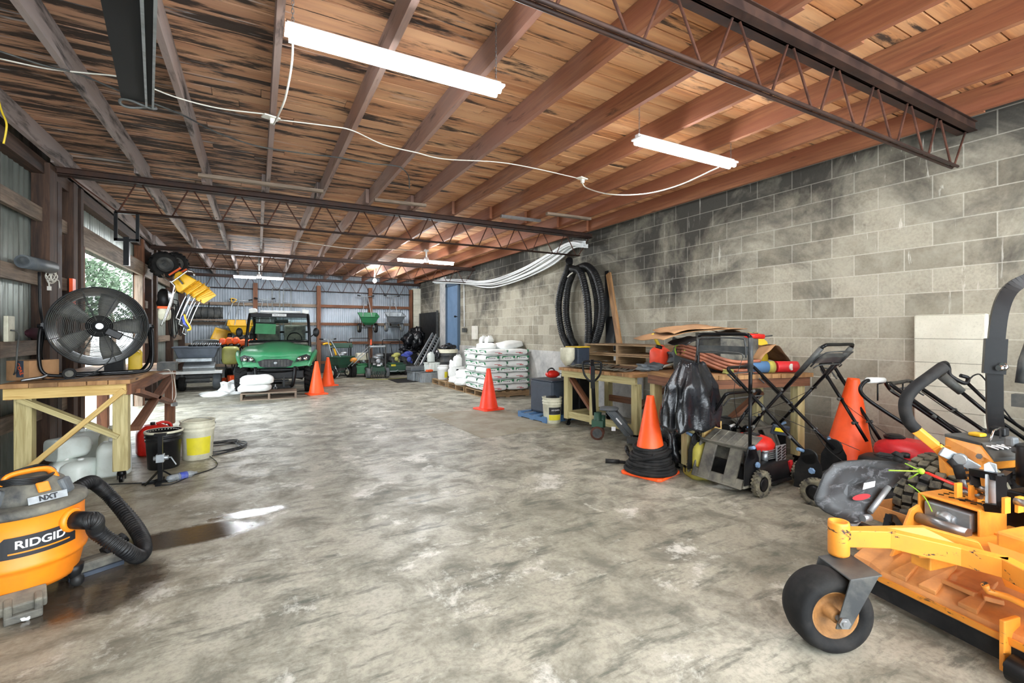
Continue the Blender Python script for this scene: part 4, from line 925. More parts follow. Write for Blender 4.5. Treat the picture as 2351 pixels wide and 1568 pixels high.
def small_engine(m1, m2, c, s=1.0):
    """m1 dark metal, m2 light metal shroud pieces"""
    x, y, z = c
    m1.box((x, y, z+.05*s), (.26*s, .24*s, .12*s)); m1.cyl((x, y, z), (x, y, z+.16*s), .10*s, seg=14)
    for i in range(6): m1.box((x+.14*s, y, z+.05*s+.02*i*s), (.10*s, .16*s, .008*s))
    m1.box((x-.13*s, y-.04*s, z+.12*s), (.09*s, .16*s, .12*s), (0, .1, .1)); m1.cyl((x-.02*s, y-.13*s, z+.08*s), (x-.02*s, y-.19*s, z+.08*s), .055*s, seg=14)
    m2.lathe([(.115*s, .15*s), (.12*s, .2*s), (.09*s, .235*s), (.04*s, .245*s)], 20, loc=(x, y, z)); m2.lathe([(.06*s, .0), (.065*s, .03*s), (.03*s, .04*s)], 16, rot=(PI/2, 0, 0), loc=(x+.0*s, y-.16*s, z+.1*s))
    m2.ell((x+.06*s, y-.02*s, z+.24*s), (.11*s, .09*s, .06*s), p=.7); m2.cyl((x+.08*s, y-.12*s, z+.03*s), (x+.08*s, y-.15*s, z+.03*s), .03*s)
def loop_handle(m, w_, y0, z0, y1, z1, r=.012, rad=.07):
    m.tube(smooth([(-w_/2, y0, z0), (-w_/2, y0+(y1-y0)*.8, z0+(z1-z0)*.85), (-w_/2+rad*.15, y0+(y1-y0)*.95, z0+(z1-z0)*.97), (-w_/2+rad, y1, z1), (0, y1, z1), (w_/2-rad, y1, z1), (w_/2-rad*.15, y0+(y1-y0)*.95, z0+(z1-z0)*.97), (w_/2, y0+(y1-y0)*.8, z0+(z1-z0)*.85), (w_/2, y0, z0)], 4), r, 8)
def spray_machine():
    c = onz(452, 896); T = thing('stand_on_sprayer', 'grey stand-on sprayer with blue-grey hopper and olive side tank beside the green vehicle', 'machine', (c.x, c.y, 0), 0)
    B = lambda m, n, mt, **k: m.build(n, mt, T, world=False, **k)
    for x, y, r, w_, mt in ((-.28, 0, .16, .13, 'black_rubber'), (.40, -.02, .19, .16, 'slate_grey'), (.60, .75, .22, .15, 'black_rubber'), (-.45, .75, .22, .15, 'black_rubber')):
        a, b = MB(), MB(); wheel((a, b), (x, y, r), (1, 0, 0), r, w_); q = B(a, 'tyre', mt); b.build('rim', 'grey_metal', q, world=False)
    m = MB(); m.box((0, .1, .42), (1.02, .5, .07)); B(m, 'platform', 'white_plastic', bev=.01)
    m = MB(); m.box((0, .45, .30), (.85, .7, .08)); m.box((-.28, 0, .33), (.05, .05, .14)); m.box((.4, 0, .36), (.05, .05, .1)); m.box((0, .0, .22), (.5, .08, .1)); m.cyl((-.25, -.08, .2), (.3, -.08, .2), .015); m.cyl((-.2, -.1, .3), (.3, -.1, .3), .012); m.box((.05, .15, .5), (.5, .3, .12), (.3, 0, 0)); B(m, 'frame', 'dark_grey')
    m = MB(); m.box((.05, .0, .53), (.62, .3, .14), (.35, 0, 0)); B(m, 'front_cover', 'galvanised', bev=.015)
    m = MB(); rows = []
    for z, k in ((.74, .78), (.80, .84), (.97, .96), (.98, 1.04), (1.01, 1.04)):
        rows.append([m.v((-.02+.45*k*a, .35+.3*k*b, z)) for a, b in ((-1, -1), (0, -1.06), (1, -1), (1.02, 0), (1, 1), (0, 1.06), (-1, 1), (-1.02, 0))])
    m.skin(rows, cap=True, smooth=False); B(m, 'hopper', 'cooler_blue', bev=.02)
    m = MB(); m.box((-.05, .02, .70), (.70, .08, .085)); B(m, 'front_bar', 'galvanised', bev=.01)
    m = MB(); m.ell((.66, .3, .78), (.19, .22, .22), p=.45, squ=.45); B(m, 'side_tank', 'olive_tank')
    m = MB(); m.tube(smooth([(-.1, .7, .9), (-.12, .6, 1.08), (-.05, .55, 1.14), (.35, .55, 1.15), (.45, .6, 1.05), (.47, .7, .9)], 4), .015, 8)
    for x in (0, .12, .24, .34): m.cyl((x, .56, 1.0), (x, .55, 1.15), .009)
    B(m, 'grab_rail', 'grey_metal')
    m1, m2 = MB(), MB(); rr = random.Random(8)
    for i in range(14): m1.ell((-.15+.045*i, .25+rr.uniform(-.1, .1), 1.03), (.04, .04, .03)); m2.cyl((-.15+.045*i, .2, 1.02), (-.13+.045*i, .3, 1.08), .014)
    B(m1, 'valves', 'black_plastic'); B(m2, 'fittings', 'galvanised')
spray_machine()
# ---- bags and pallet in front of the vehicle
def pallet(label, c, rz=0, sx=1.2, sy=1.0, h=.13, group=None, mat='wood_pallet', n=7):
    T = thing('pallet', label, 'pallet', c, rz, group)
    for i in range(n):
        y = -sy/2+.05+(sy-.1)*i/(n-1); m = MB(); m.box((0, y, h-.009), (sx, .09, .018)); m.build('top_board', mat, T, world=False)
    for x in (-sx/2+.02, 0, sx/2-.02):
        m = MB(); m.box((x, 0, h/2), (.04, sy, h-.036)); m.build('stringer', mat, T, world=False)
    for y in (-sy/2+.05, 0, sy/2-.05):
        m = MB(); m.box((0, y, .009), (sx, .09, .018)); m.build('bottom_board', mat, T, world=False)
    return T
def bag(label, c, rz, d, rot=(0, 0, 0), mat='white_bag', group=None, printed=None, name='bag', cat='bag', seed=0, jit=.03, p=.45, squ=.55):
    T = thing(name, label, cat, c, rz, group)
    m = MB(); m.ell((0, 0, d[2]/2), (d[0]/2, d[1]/2, d[2]/2), rot, seg=26, rings=14, p=p, squ=squ, jit=jit, seed=seed); m.build('sack', mat, T, world=False)
    if printed:
        for mt, dx, w_, z0, z1 in printed:
            m = MB(); m.at((0, 0, d[2]/2), rot)
            for s in (-1, ):
                m.box((dx*d[0], s*(d[1]/2+.001-.012), (z0+z1)/2*d[2]), (w_*d[0], .016, (z1-z0)*d[2]))
            m.build('printed_panel' if mt != 'print_black' else 'print', mt, T, world=False, bev=.004)
    return T
p_ = onz(603, 917); pallet('weathered grey pallet in front of the green vehicle', Vector((p_.x+.13, p_.y+.20, 0)), -.06, 1.0, .6, .14, mat='wood_grey')
bag('lower white sack on the grey pallet before the vehicle', Vector((p_.x-.14, p_.y+.12, .155)), -.1, (.58, .42, .15), seed=2)
bag('upper white sack on the grey pallet before the vehicle', Vector((p_.x-.10, p_.y+.12, .29)), .0, (.60, .42, .19), seed=3)
T = thing('plastic_sheeting', 'crumpled clear white plastic sheeting on the floor by the sprayer', 'sheeting', onz(512, 910))
c = onz(512, 908); m = MB(); m.ell(c+Vector((-.02, .05, .03)), (.36, .22, .07), jit=.12, seed=4, seg=26, rings=12); m.ell(c+Vector((.12, .12, .10)), (.20, .18, .17), jit=.12, seed=9, seg=22, rings=12); m.build('sheet', 'white_bag', T)
# ---- traffic cones
def cone(label, c, h=.71, rb=.16, rt=.03, base=.36, mat='cone_orange', rz=0, rot=None, name='traffic_cone'):
    T = thing('traffic_cone', label, 'traffic cone', c, rz, 'traffic cones')
    m = MB(); m.lathe([(rb*1.08, .02), (rb, .045), (rb-(rb-rt)*.5, .02+h*.5), (rt+.004, h-.02), (rt, h), (rt*.7, h)], 32, cap=False); cc = m.build('cone', mat, T, world=False, solid=.004)
    m = MB(); m.ngon([(base/2*x, base/2*y, 0) for x, y in ((-1, -.85), (-.85, -1), (.85, -1), (1, -.85), (1, .85), (.85, 1), (-.85, 1), (-1, .85))], (0, 0, 1), .026); m.build('base', mat, T, world=False, bev=.006)
    if rot: T.rotation_euler = rot
    return T
cone('orange cone standing right beside the wheel of the green vehicle', Vector((1.13, 10.95, 0)), .71, .155, .03, .40, rz=.2)
cone('orange cone behind the nearer one, in front of the green spreader', Vector((1.56, 12.55, 0)), .71, .155, .03, .40, rz=.35)
cone('red-orange cone standing alone before the stack of white bags', Vector((3.55, 7.38, 0)), .71, .16, .03, .42, mat='cone_red', rz=.15)
# ---- things on the back wall
YW = 16.35
def bw(u, v, y=YW): return ony(u, v, y)
def push_spreader(label, c, rz, mat, s=1.0, hang=False, stand=True, wheelmat='black_rubber', group=None, tilt=0):
    T = thing('broadcast_spreader', label, 'spreader', c, rz, group)
    B = lambda m, n, mt, **k: m.build(n, mt, T, world=False, **k)
    for x in (-.27, .27):
        a, b = MB(), MB(); wheel((a, b), (x*s, 0, .16*s), (1, 0, 0), .155*s, .09*s); q = B(a, 'tyre', wheelmat); b.build('rim', 'cream_plastic', q, world=False)
    m = MB(); m.cyl((-.27*s, 0, .16*s), (.27*s, 0, .16*s), .012*s); m.lathe([(.12*s, .22*s), (.13*s, .235*s)], 20, loc=(0, .02, 0)); m.box((0, 0, .26*s), (.2*s, .16*s, .1*s)); B(m, 'axle', 'dark_grey')
    m = MB(); rows = []
    for z, k in ((.30, .42), (.40, .72), (.60, .98), (.61, 1.06), (.64, 1.06), (.625, .98), (.42, .70)):
        rows.append([m.v((.30*k*a*s, .24*k*b*s, z*s)) for a, b in ((-1, -1), (0, -1.04), (1, -1), (1.02, 0), (1, 1), (0, 1.04), (-1, 1), (-1.02, 0))])
    m.skin(rows, cap=True, smooth=False); B(m, 'hopper', mat, bev=.012*s)
    m = MB(); hy, hz = (.55, 1.12)
    for x in (-1, 1): m.tube(smooth([(x*.2*s, -.1*s, .2*s), (x*.16*s, .1*s, .45*s), (x*.08*s, hy*.8*s, hz*.85*s), (x*.04*s, hy*s, hz*s)], 4), .013*s, 6)
    m.tube(smooth([(-.26*s, (hy+.05)*s, (hz+.02)*s), (-.08*s, (hy)*s, (hz+.0)*s), (.08*s, hy*s, hz*s), (.26*s, (hy+.05)*s, (hz+.02)*s)], 4), .015*s, 6); m.cyl((-.07*s, hy*.75*s, hz*.8*s), (.07*s, hy*.75*s, hz*.8*s), .01*s); B(m, 'handle', 'galvanised')
    m = MB()
    for x in (-1, 1): m.cyl((x*.18*s, (hy+.03)*s, (hz+.01)*s), (x*.28*s, (hy+.06)*s, (hz+.02)*s), .02*s)
    B(m, 'grip', 'black_rubber')
    if stand: m = MB(); m.tube([(-.12*s, .1*s, .3*s), (-.12*s, .3*s, .01), (.12*s, .3*s, .01), (.12*s, .1*s, .3*s)], .01*s, 6); B(m, 'stand', 'galvanised')
    return T
c = bw(842, 760, 16.05); t_ = push_spreader('green hopper spreader hanging by its handle on the back wall', Vector((c.x, 15.95, c.z-.05)), 0, 'green_spreader', .98, stand=False); t_.rotation_euler = (.30, 0, 0)
c = bw(902, 758, 16.05); t_ = push_spreader('pale grey hopper spreader hanging on the back wall beside the green one', Vector((c.x, 15.95, c.z-.05)), 0, 'galvanised', .98, stand=False, wheelmat='slate_grey'); t_.rotation_euler = (.30, 0, 0)
c = bw(555, 790, 16.0); t_ = push_spreader('yellow hopper spreader hung high on the back wall left of the vehicle roof', Vector((c.x-.02, 15.95, c.z)), 0, 'yellow_plastic', 1.05, stand=False); t_.rotation_euler = (.30, 0, 0)
c = bw(608, 780, 16.0); t_ = push_spreader('dark spreader on the back wall mostly hidden by the vehicle cab', Vector((c.x, 15.95, c.z)), 0, 'dark_grey', 1.0, stand=False); t_.rotation_euler = (.30, 0, 0)
def shovel(label, p, q, blade_w, mat, y=YW, hmat='galvanised', grip='yellow_plastic', deep=.12, name='snow_shovel', group=None):
    p, q = Vector(p), Vector(q); T = thing(name, label, 'shovel', q, 0, group); d = (q-p).normalized(); sd = Vector((d.z, 0, -d.x)); n = Vector((0, -1, 0))
    m = MB(); m.tube(smooth([p+d*.1, p.lerp(q, .5)+n*.03, q], 5), .014, 8); m.build('shaft', hmat, T)
    m = MB(); m.tube(smooth([p+d*.12, p+sd*.06+d*.04, p+sd*.055, p-sd*.055, p-sd*.06+d*.04], 4, True), .014, 6, closed=True); m.build('grip', grip, T)
    m = MB(); rows = []
    for i in range(7):
        t = i/6; row = []
        for j in range(7):
            s = j/6*2-1; row.append(m.v(q+d*(.36*t)+sd*(blade_w/2*s*(.9+.1*t))+n*(deep*(1-math.cos((t-.3)*1.6))+.05*abs(s)**4+.015*math.sin(s*9))))
        rows.append(row)
    m.skin(rows, closed=False, cap=False); m.build('blade', mat, T, solid=.008); return T
shovel('yellow snow shovel with a D grip hanging on the back wall', bw(537, 686, 16.15), bw(514, 756, 16.15), .48, 'yellow_plastic')
T = thing('snow_pusher', 'wide black snow pusher blade on the ledge of the back wall', 'shovel', bw(478, 730, 16.2))
m = MB(); c = bw(478, 718, 16.15); rows = []
for i in range(6):
    rows.append([m.v(c+Vector(((j/8-.5)*.74, -.10*math.cos((i/5-.5)*2.2)+.1, (i/5-.5)*.34))) for j in range(9)])
m.skin(rows, closed=False, cap=False)
for j in range(5): m.tube([c+Vector(((j/4-.5)*.66*(1-.25*abs((i/4-.5))), -.10*math.cos((i/4-.5)*2.2)+.085, (i/4-.5)*.34)) for i in range(5)], .012, 6)
m.build('blade', 'dark_grey', T, solid=.008); m = MB(); m.cyl(c, c+Vector((.02, .05, .3)), .015); m.build('socket', 'black_plastic', T)
for u, lb in ((634, 'left tubular hand truck hanging on the back wall behind the vehicle'), (660, 'right tubular hand truck hanging on the back wall behind the vehicle')):
    T = thing('hand_truck', lb, 'hand truck', bw(u, 775, 16.2)); m = MB(); a, b = bw(u-9, 770, 16.2), bw(u+8, 770, 16.2); h = 1.45
    m.tube(smooth([a, a+Vector((0, 0, h*.9)), a+Vector((.03, -.05, h)), b+Vector((-.03, -.05, h)), b+Vector((0, 0, h*.9)), b], 3), .014, 6)
    for k in (.3, .5, .7): m.cyl(a+Vector((0, 0, h*k)), b+Vector((0, 0, h*k)), .01)
    m.build('frame', 'grey_metal', T); m = MB(); m.box((a+b)/2+Vector((0, -.08, 0)), (.3, .2, .01)); m.build('toe_plate', 'grey_metal', T)
# ---- yellow machines hung up on the left, over the opening end
def q3(u, v, t=9.4): return ont(u, v, t*.965)
T = thing('hung_snow_blower', 'yellow snow blower hanging under the truss with black tyre and chrome bars', 'snow blower', q3(385, 600))
a, b = MB(), MB(); wheel((a, b), q3(377, 608, 9.3), (.45, -1, .1), .24, .14, lug=18); t_ = a.build('tyre', 'black_rubber', T); b.build('rim', 'dark_grey', t_)
a, b = MB(), MB(); wheel((a, b), q3(402, 606, 9.75), (.45, -1, .1), .22, .14, lug=18); t_ = a.build('tyre', 'black_rubber', T); b.build('rim', 'dark_grey', t_)
m = MB(); m.bar(q3(388, 632, 9.3), q3(415, 615, 9.4), .06, .03); m.bar(q3(410, 628, 9.4), q3(428, 618, 9.5), .06, .03); m.build('bracket', 'orange_label', T)
m = MB()
for pts in ([(376, 628), (379, 638), (392, 646), (400, 644), (430, 622), (435, 622)], [(345, 622), (366, 628), (398, 652), (400, 662), (392, 690), (378, 730), (370, 748)], [(402, 665), (392, 700), (376, 742)], [(430, 622), (443, 624), (446, 632)]):
    m.tube(smooth([q3(u, v, 9.2) for u, v in pts], 4), .016, 8)
m.build('handle_bars', 'chrome', T)
def slab(m, pts, t, th=.1, tt=None): m.ngon([q3(u, v, t) for u, v in pts], (0, 1, 0), th)
m = MB(); slab(m, [(401, 628), (412, 622), (452, 643), (412, 672), (406, 668), (398, 648)], 9.3, .35); m.build('housing', 'yellow_plastic', T, bev=.02)
m = MB(); slab(m, [(407, 639), (410, 638), (421, 651), (418, 653)], 9.27, .02); m.build('slot', 'dark_grey', T)
sh = [([(421, 668), (455, 645), (465, 651), (430, 676)], 'yellow_plastic'), ([(434, 674), (467, 652), (478, 660), (446, 682), (440, 680)], 'yellow_plastic'), ([(447, 682), (478, 661), (497, 678), (468, 697), (452, 690)], 'yellow_plastic')]
for i, (pts, mt) in enumerate(sh):
    T2 = thing('snow_shovel', ('first', 'second', 'third')[i]+' yellow shovel blade counted downward in the nested row under the truss', 'shovel', q3(*pts[0], 9.45), 0, 'nested yellow shovels')
    m = MB(); t = 9.45+.04*i
    P = [q3(u, v, t) for u, v in pts]; m.ngon(P, (0, 1, 0), .015); c_ = sum(P, Vector())/len(P)
    for k in (.25, .5, .75): m.bar(P[0].lerp(P[-1], k)+Vector((0, -.01, 0)), P[1].lerp(P[2], k)+Vector((0, -.01, 0)), .02, .02)
    m.bar(P[0], P[1], .02, .16, (0, 1, 0)); m.build('blade', mt, T2, bev=.004)
    m = MB(); u0, v0 = pts[-1]; 
    for dx in (0, 10): m.tube(smooth([q3(u0+dx, v0-2, t), q3(u0+dx-14, v0+26, t-.05), q3(u0+dx-26-4*i, v0+55+10*i, t-.1)], 4), .012, 6)
    m.tube([q3(u0-26-4*i, v0+55+10*i, t-.1), q3(u0-16-4*i, v0+58+10*i, t-.1)], .012, 6); m.build('handle', 'chrome', T2)
T = thing('snow_shovel', 'black shovel with yellow edge and blue inside hanging below the nested row', 'shovel', q3(425, 740))
m = MB(); rows = []
for i in range(7):
    t = i/6; a_, b_ = q3(408+6*t, 742-18*t, 9.4), q3(423+4*t, 742-20*t, 9.4)
m.ngon([q3(u, v, 9.4) for u, v in ((402, 733), (407, 728), (422, 724), (424, 735), (437, 752), (432, 758), (414, 748))], (0, 1, 0), .1); m.build('blade', 'black_plastic', T, bev=.01)
m = MB(); m.ngon([q3(u, v, 9.38) for u, v in ((416, 727), (422, 724), (426, 742), (433, 752), (421, 744))], (0, 1, 0), .02); m.build('inner_face', 'blue_cloth', T)
m = MB(); m.tube(smooth([q3(424, 722, 9.37), q3(427, 735, 9.37), q3(438, 754, 9.37), q3(431, 758, 9.37)], 4), .018, 6); m.build('edge', 'yellow_plastic', T)
m = MB(); m.tube(smooth([q3(414, 728, 9.45), q3(420, 700, 9.45), q3(428, 680, 9.5)], 4), .025, 8); m.build('handle', 'black_plastic', T)
# ---- pile of orange power tools between sprayer and vehicle
rr = random.Random(12)
for i in range(6):
    c = Vector((-.62+.12*(i % 3), 13.2+.35*(i//3), 0)); top = Vector((-.75+.14*i, 13.6, 1.05+.1*rr.random()))
    T = thing('string_trimmer', 'orange and black string trimmer in the bundle standing between the sprayer and the vehicle', 'trimmer', c, 0, 'bundle of string trimmers')
    m = MB(); m.cyl(c+Vector((0, 0, .1)), top, .013); m.build('shaft', 'black_metal', T)
    m = MB(); m.ell(top, (.09, .1, .10), p=.6, jit=.03, seed=i); m.box(top+Vector((0, -.08, .03)), (.1, .06, .08)); m.build('engine_cover', 'orange_label' if i % 2 else 'cone_orange', T)
    m = MB(); m.ell(top+Vector((.04, -.05, -.1)), (.07, .07, .05), p=.6); m.tube(arc(c.lerp(top, .6), .07, 0, 2*PI, 10)[:-1], .012, 6, closed=True); m.build('grip', 'black_plastic', T)
    m = MB(); m.lathe([(.03, 0), (.07, .01), (.06, .06), (.02, .1)], 14, loc=c); m.ngon([c+Vector((math.cos(a)*.15, math.sin(a)*.15-.05, .1)) for a in [PI+PI*k/8 for k in range(9)]], (0, 0, 1), .01); m.build('cutter_head', 'black_plastic', T)
for (u, v, t, d, lb) in ((530, 858, 11.4, (.2, .3, .22), 'upper orange tool case by the vehicle tyre'), (545, 868, 11.1, (.26, .3, .3), 'lower orange tool case by the vehicle tyre')):
    c = ont(u, v, t); T = boxthing('tool_case', lb, 'case', Vector((c.x-.08, c.y+.35, 0 if 'lower' in lb else .0)), d, .3 if 'lower' in lb else -.2, 'cone_orange', bev=.02)
# ---- machines along the back
def walk_machine(name, label, cat, c, rz, body, w_=.6, wheels=((-.26, 0, .13), (.26, 0, .13)), handle=(.5, .35, .35, 1.05), eng='galvanised', hopper=None, drum=False, extra=None, deck=(.5, .5, .16), whm='black_rubber', es=1.0):
    T = thing(name, label, cat, c, rz); B = lambda m, n, mt, **k: m.build(n, mt, T, world=False, **k)
    for x, y, r in wheels:
        a, b = MB(), MB(); wheel((a, b), (x, y, r), (1, 0, 0), r, r*.7); q = B(a, 'tyre', whm); b.build('rim', 'grey_metal', q, world=False)
    m = MB(); dx, dy, dz = deck
    m.ngon([(-dx/2, -.05, .1), (dx/2, -.05, .1), (dx/2, dy-.05, .1), (-dx/2, dy-.05, .1)], (0, 0, 1), dz); m.ngon([(-dx*.4, .02, .1+dz), (dx*.4, .02, .1+dz), (dx*.36, dy-.12, .1+dz), (-dx*.36, dy-.12, .1+dz)], (0, 0, 1), .05); B(m, 'deck', body, bev=.03)
    m1, m2 = MB(), MB(); small_engine(m1, m2, (0, dy*.4, .16+dz), es); B(m1, 'engine', 'dark_grey'); B(m2, 'engine_shroud', eng)
    m = MB(); loop_handle(m, handle[0], handle[1], .2, handle[2]+.25, handle[3]); m.cyl((-handle[0]/2, handle[1]+.1, .5), (handle[0]/2, handle[1]+.1, .5), .01); B(m, 'handle', 'black_metal')
    if drum: m = MB(); m.cyl((-dx*.35, -.02, .15), (dx*.35, -.02, .15), .15, seg=24); B(m, 'roller', 'green_dark')
    if hopper: m = MB(); m.box(hopper[0], hopper[1]); B(m, 'tank', hopper[2], bev=.03)
    if extra: extra(T, B)
    return T
c = onz(776, 868); push_spreader('dark green spreader on the floor behind the second cone', Vector((c.x+.08, c.y, 0)), .5, 'green_dark', 1.0)
def ex1(T, B):
    m = MB(); m.box((0, .3, .93), (.62, .30, .15)); B(m, 'panel', 'green_dark', bev=.02)
    m = MB(); m.tube(smooth([(-.55, .1, .98), (-.4, .15, 1.0), (-.25, .2, .9), (-.15, .2, .6)], 4), .03, 8); B(m, 'lever', 'yellow_plastic')
    m = MB()
    for s in (-1, 1): m.bar((s*.28, .3, .3), (s*.30, .3, 1.05), .03, .03)
    B(m, 'upright', 'black_metal')
c = onz(788, 862); walk_machine('lawn_aerator', 'green aerator with flat dark panel and yellow lever behind the green spreader', 'aerator', Vector((c.x-.06, 14.95, 0)), 0, 'green_dark', deck=(.62, .5, .3), extra=ex1)
def ex2(T, B):
    m = MB()
    for s in (-1, 1): m.cyl((s*.05-.45, -.2, .35), (s*.05+.25, .1, .95), .013)
    B(m, 'tie_rod', 'galvanised'); m = MB(); m.ell((-.33, -.05, .52), (.11, .1, .08), p=.6); B(m, 'fuel_tank', 'orange_paint')
c = onz(838, 866); walk_machine('lawn_roller', 'green roller machine with pale tank and tall round handle', 'machine', Vector((c.x, c.y+.1, 0)), 0, 'green_spreader', wheels=((-.30, .1, .2), (.05, -.1, .15)), hopper=((-.02, .25, .60), (.34, .3, .22), 'cream_plastic'), handle=(.62, .4, .5, 1.15), extra=ex2, deck=(.5, .5, .25), es=.6)
def ex3(T, B):
    m = MB(); m.box((0, .1, .92), (.46, .12, .06)); B(m, 'top_bar', 'galvanised', bev=.02)
    m = MB()
    for s in (-1, 1): m.bar((s*.23, .1, .2), (s*.24, .1, .92), .04, .04); m.tube(smooth([(s*.2, 0, .1), (s*.22, -.1, .2), (s*.18, -.05, .34)], 4), .02, 6)
    for i in range(6): m.cyl((-.16+.064*i, -.08, .02), (-.16+.064*i, -.05, .2), .02)
    B(m, 'tine_frame', 'dark_grey'); m = MB(); m.box((0, -.1, .38), (.1, .02, .05)); m.box((-.13, -.1, .42), (.07, .02, .02)); B(m, 'decal', 'print_white')
    m = MB(); m.box((-.2, .02, 1.05), (.04, .02, .16)); B(m, 'flag', 'cone_orange')
c = onz(868, 868); walk_machine('aerator', 'core aerator with pale top bar and exposed grey engine, in the middle of the row', 'aerator', Vector((c.x, c.y, 0)), 0, 'green_dark', wheels=((-.27, .05, .15), (.27, .05, .15)), handle=(.4, .4, .5, .95), extra=ex3, deck=(.44, .4, .22), whm='slate_grey', es=1.15)
def ex4(T, B):
    m = MB(); m.box((-.12, -.06, .32), (.14, .02, .06)); B(m, 'decal', 'yellow_label'); m = MB(); m.tube(smooth([(-.25, -.08, .14), (-.05, -.1, .14), (0, -.1, .17), (.05, -.1, .14), (.25, -.08, .14)], 4), .014, 6); B(m, 'front_rail', 'galvanised')
c = onz(912, 862); walk_machine('reel_mower', 'dark green mower with square black handle right of the aerator', 'mower', Vector((c.x, c.y+.05, 0)), 0, 'green_dark', wheels=((-.27, 0, .1), (.27, 0, .1), (-.27, .45, .1), (.27, .45, .1)), handle=(.55, .5, .5, 1.1), extra=ex4, deck=(.56, .55, .24), eng='olive_tank')
c = onz(946, 862); walk_machine('lawn_mower', 'mower with blue shroud and blue cloth at the end of the row', 'mower', Vector((c.x+.05, c.y+.5, 0)), .2, 'dark_grey', wheels=((-.25, 0, .1), (.25, 0, .1), (-.25, .5, .13), (.25, .5, .13)), handle=(.5, .5, .6, 1.0), eng='blue_cloth', deck=(.5, .55, .18), es=1.3)
c = onz(945, 848); T = bag('blue and white cloth heap over the end mower', Vector((c.x-.15, c.y-.45, .33)), 0, (.45, .3, .22), mat='blue_cloth', name='cloth_heap', cat='cloth', jit=.15, p=.8, squ=.9)
for i, (u, v, d, sd) in enumerate(((945, 790, (.55, .4, .5), 3), (965, 785, (.45, .4, .62), 5), (950, 810, (.6, .4, .3), 7))):
    c = ony(u, v, 15.2); T = bag(('black bag heap at left', 'peaked black bag heap', 'black bag heap underneath')[i]+' against the far corner', Vector((c.x, 15.3+.1*i, .62 if i == 2 else .85)), .3, d, mat='trash_bag', name='bag_heap', jit=.25, seed=sd, p=.9, squ=1.0, cat='bag')
T = boxthing('storage_rack', 'black rack holding the bag heap in the far corner', 'rack', Vector((4.15, 15.35, 0)), (1.0, .6, .64), 0, 'black_plastic')
for i in range(2):
    a_, b_ = ont(957+14*i, 842, 14.2-.1*i), ont(998+8*i, 769+3*i, 15.0)
    T = thing('aluminium_ramp', ('left', 'right')[i]+' of two long aluminium ramps leaning toward the black sheet', 'ramp', a_); m = MB(); dd = (b_-a_).normalized(); sd = dd.cross(Vector((0, 1, 0))).normalized()
    for s in (-1, 1): m.bar(a_+sd*.08*s, b_+sd*.08*s, .03, .08)
    m.build('rails', 'galvanised', T); m = MB()
    for k in range(12): q = a_.lerp(b_, (k+.5)/12); m.bar(q-sd*.08, q+sd*.08, .03, .02)
    m.build('rungs', 'grey_metal', T)
T = thing('black_sheet', 'tall black sheet leaning on the block wall left of the blue door', 'sheet', (5.0, 15.2, 0))
m = MB(); m.bx((5.06, 14.35, .02), (5.085, 16.1, 2.0)); m.build('panel', 'black_plastic', T); m = MB(); m.bx((5.04, 14.3, 0), (5.1, 14.36, 2.04)); m.bx((5.04, 16.1, 0), (5.1, 16.15, 2.0)); m.build('edge_post', 'dark_grey', T)
o = MB().bx((3.25, 12.3, .001), (4.05, 13.6, .012)).build('floor_mat', 'black_rubber'); tag(o, 'black rubber mat flat on the floor before the grey crates', 'mat')
cord('green hose lying along the floor in front of the aerators', [onz(840, 870, .01), onz(880, 871, .01), onz(930, 868, .01), onz(980, 870, .01), onz(1000, 874, .01)], .01, 'olive_tank', name='garden_hose')
# ---------------- pallets, sacks and containers along the block wall
for i, (y, lb) in enumerate(((9.07, 'pallet under the tall stack of white sacks'), (10.17, 'middle pallet under the slumped white sacks'), (11.32, 'farthest wall pallet carrying the bucket and white cartons'))):
    pallet(lb, Vector((4.56, y, 0)), PI/2, 1.02, 1.04, .13, group='pallets along the block wall', n=6)
first = None; idx = 0
for k in range(7):
    z = .132+.122*k
    sp = [(4.31, 8.74+.35*j, 0) for j in range(3)]+[(4.83, 8.74+.35*j, 0) for j in range(3)] if k % 2 == 0 else [(4.22+.35*j, 8.83, PI/2) for j in range(3)]+[(4.22+.35*j, 9.35, PI/2) for j in range(3)]
    for x, y, rz in sp:
        if k == 6 and y > 9.3: pass
        lb = 'full white and green plastic sack in the tall wall-side stack, %s' % (('bottom layer', 'second layer from the bottom', 'third layer from the bottom', 'fourth layer from the bottom', 'fifth layer from the bottom', 'sixth layer from the bottom', 'top layer')[k])
        if first is None:
            first = bag(lb, Vector((x, y, z)), rz, (.53, .355, .128), group='stacked white sacks', name='sack', cat='sack', seed=1, jit=.02)
            for s in (-1, 1):
                m = MB(); m.box((s*.258, 0, .085), (.010, .30, .05), (0, s*.2, 0)); m.build('green_end', 'bag_green', first, world=False, bev=.004)
                m = MB(); m.box((s*.264, .03, .062), (.008, .2, .045)); m.build('end_label', 'print_white', first, world=False)
                m = MB()
                for j in range(4): m.box((s*.268, .03-.07+.042*j, .068), (.002, .03, .012))
                m.build('end_print', 'print_black', first, world=False)
            m = MB(); m.box((.0, -.173, .065), (.13, .006, .02)); m.box((.06, -.173, .042), (.09, .006, .014)); m.build('side_print', 'print_red', first, world=False)
        else: dup(first, (x+R.uniform(-.015, .015), y+R.uniform(-.015, .015), z), rz+R.uniform(-.04, .04), lb, 'stacked white sacks')
        idx += 1
bag('loose white sack thrown on top of the tall stack toward the wall', Vector((4.8, 9.0, .985)), .3, (.64, .42, .16), name='sack', cat='sack', seed=11, rot=(.05, -.12, 0))
bag('loose white sack thrown on top of the tall stack at its left', Vector((4.35, 9.15, .98)), 1.2, (.6, .42, .13), name='sack', cat='sack', seed=12)
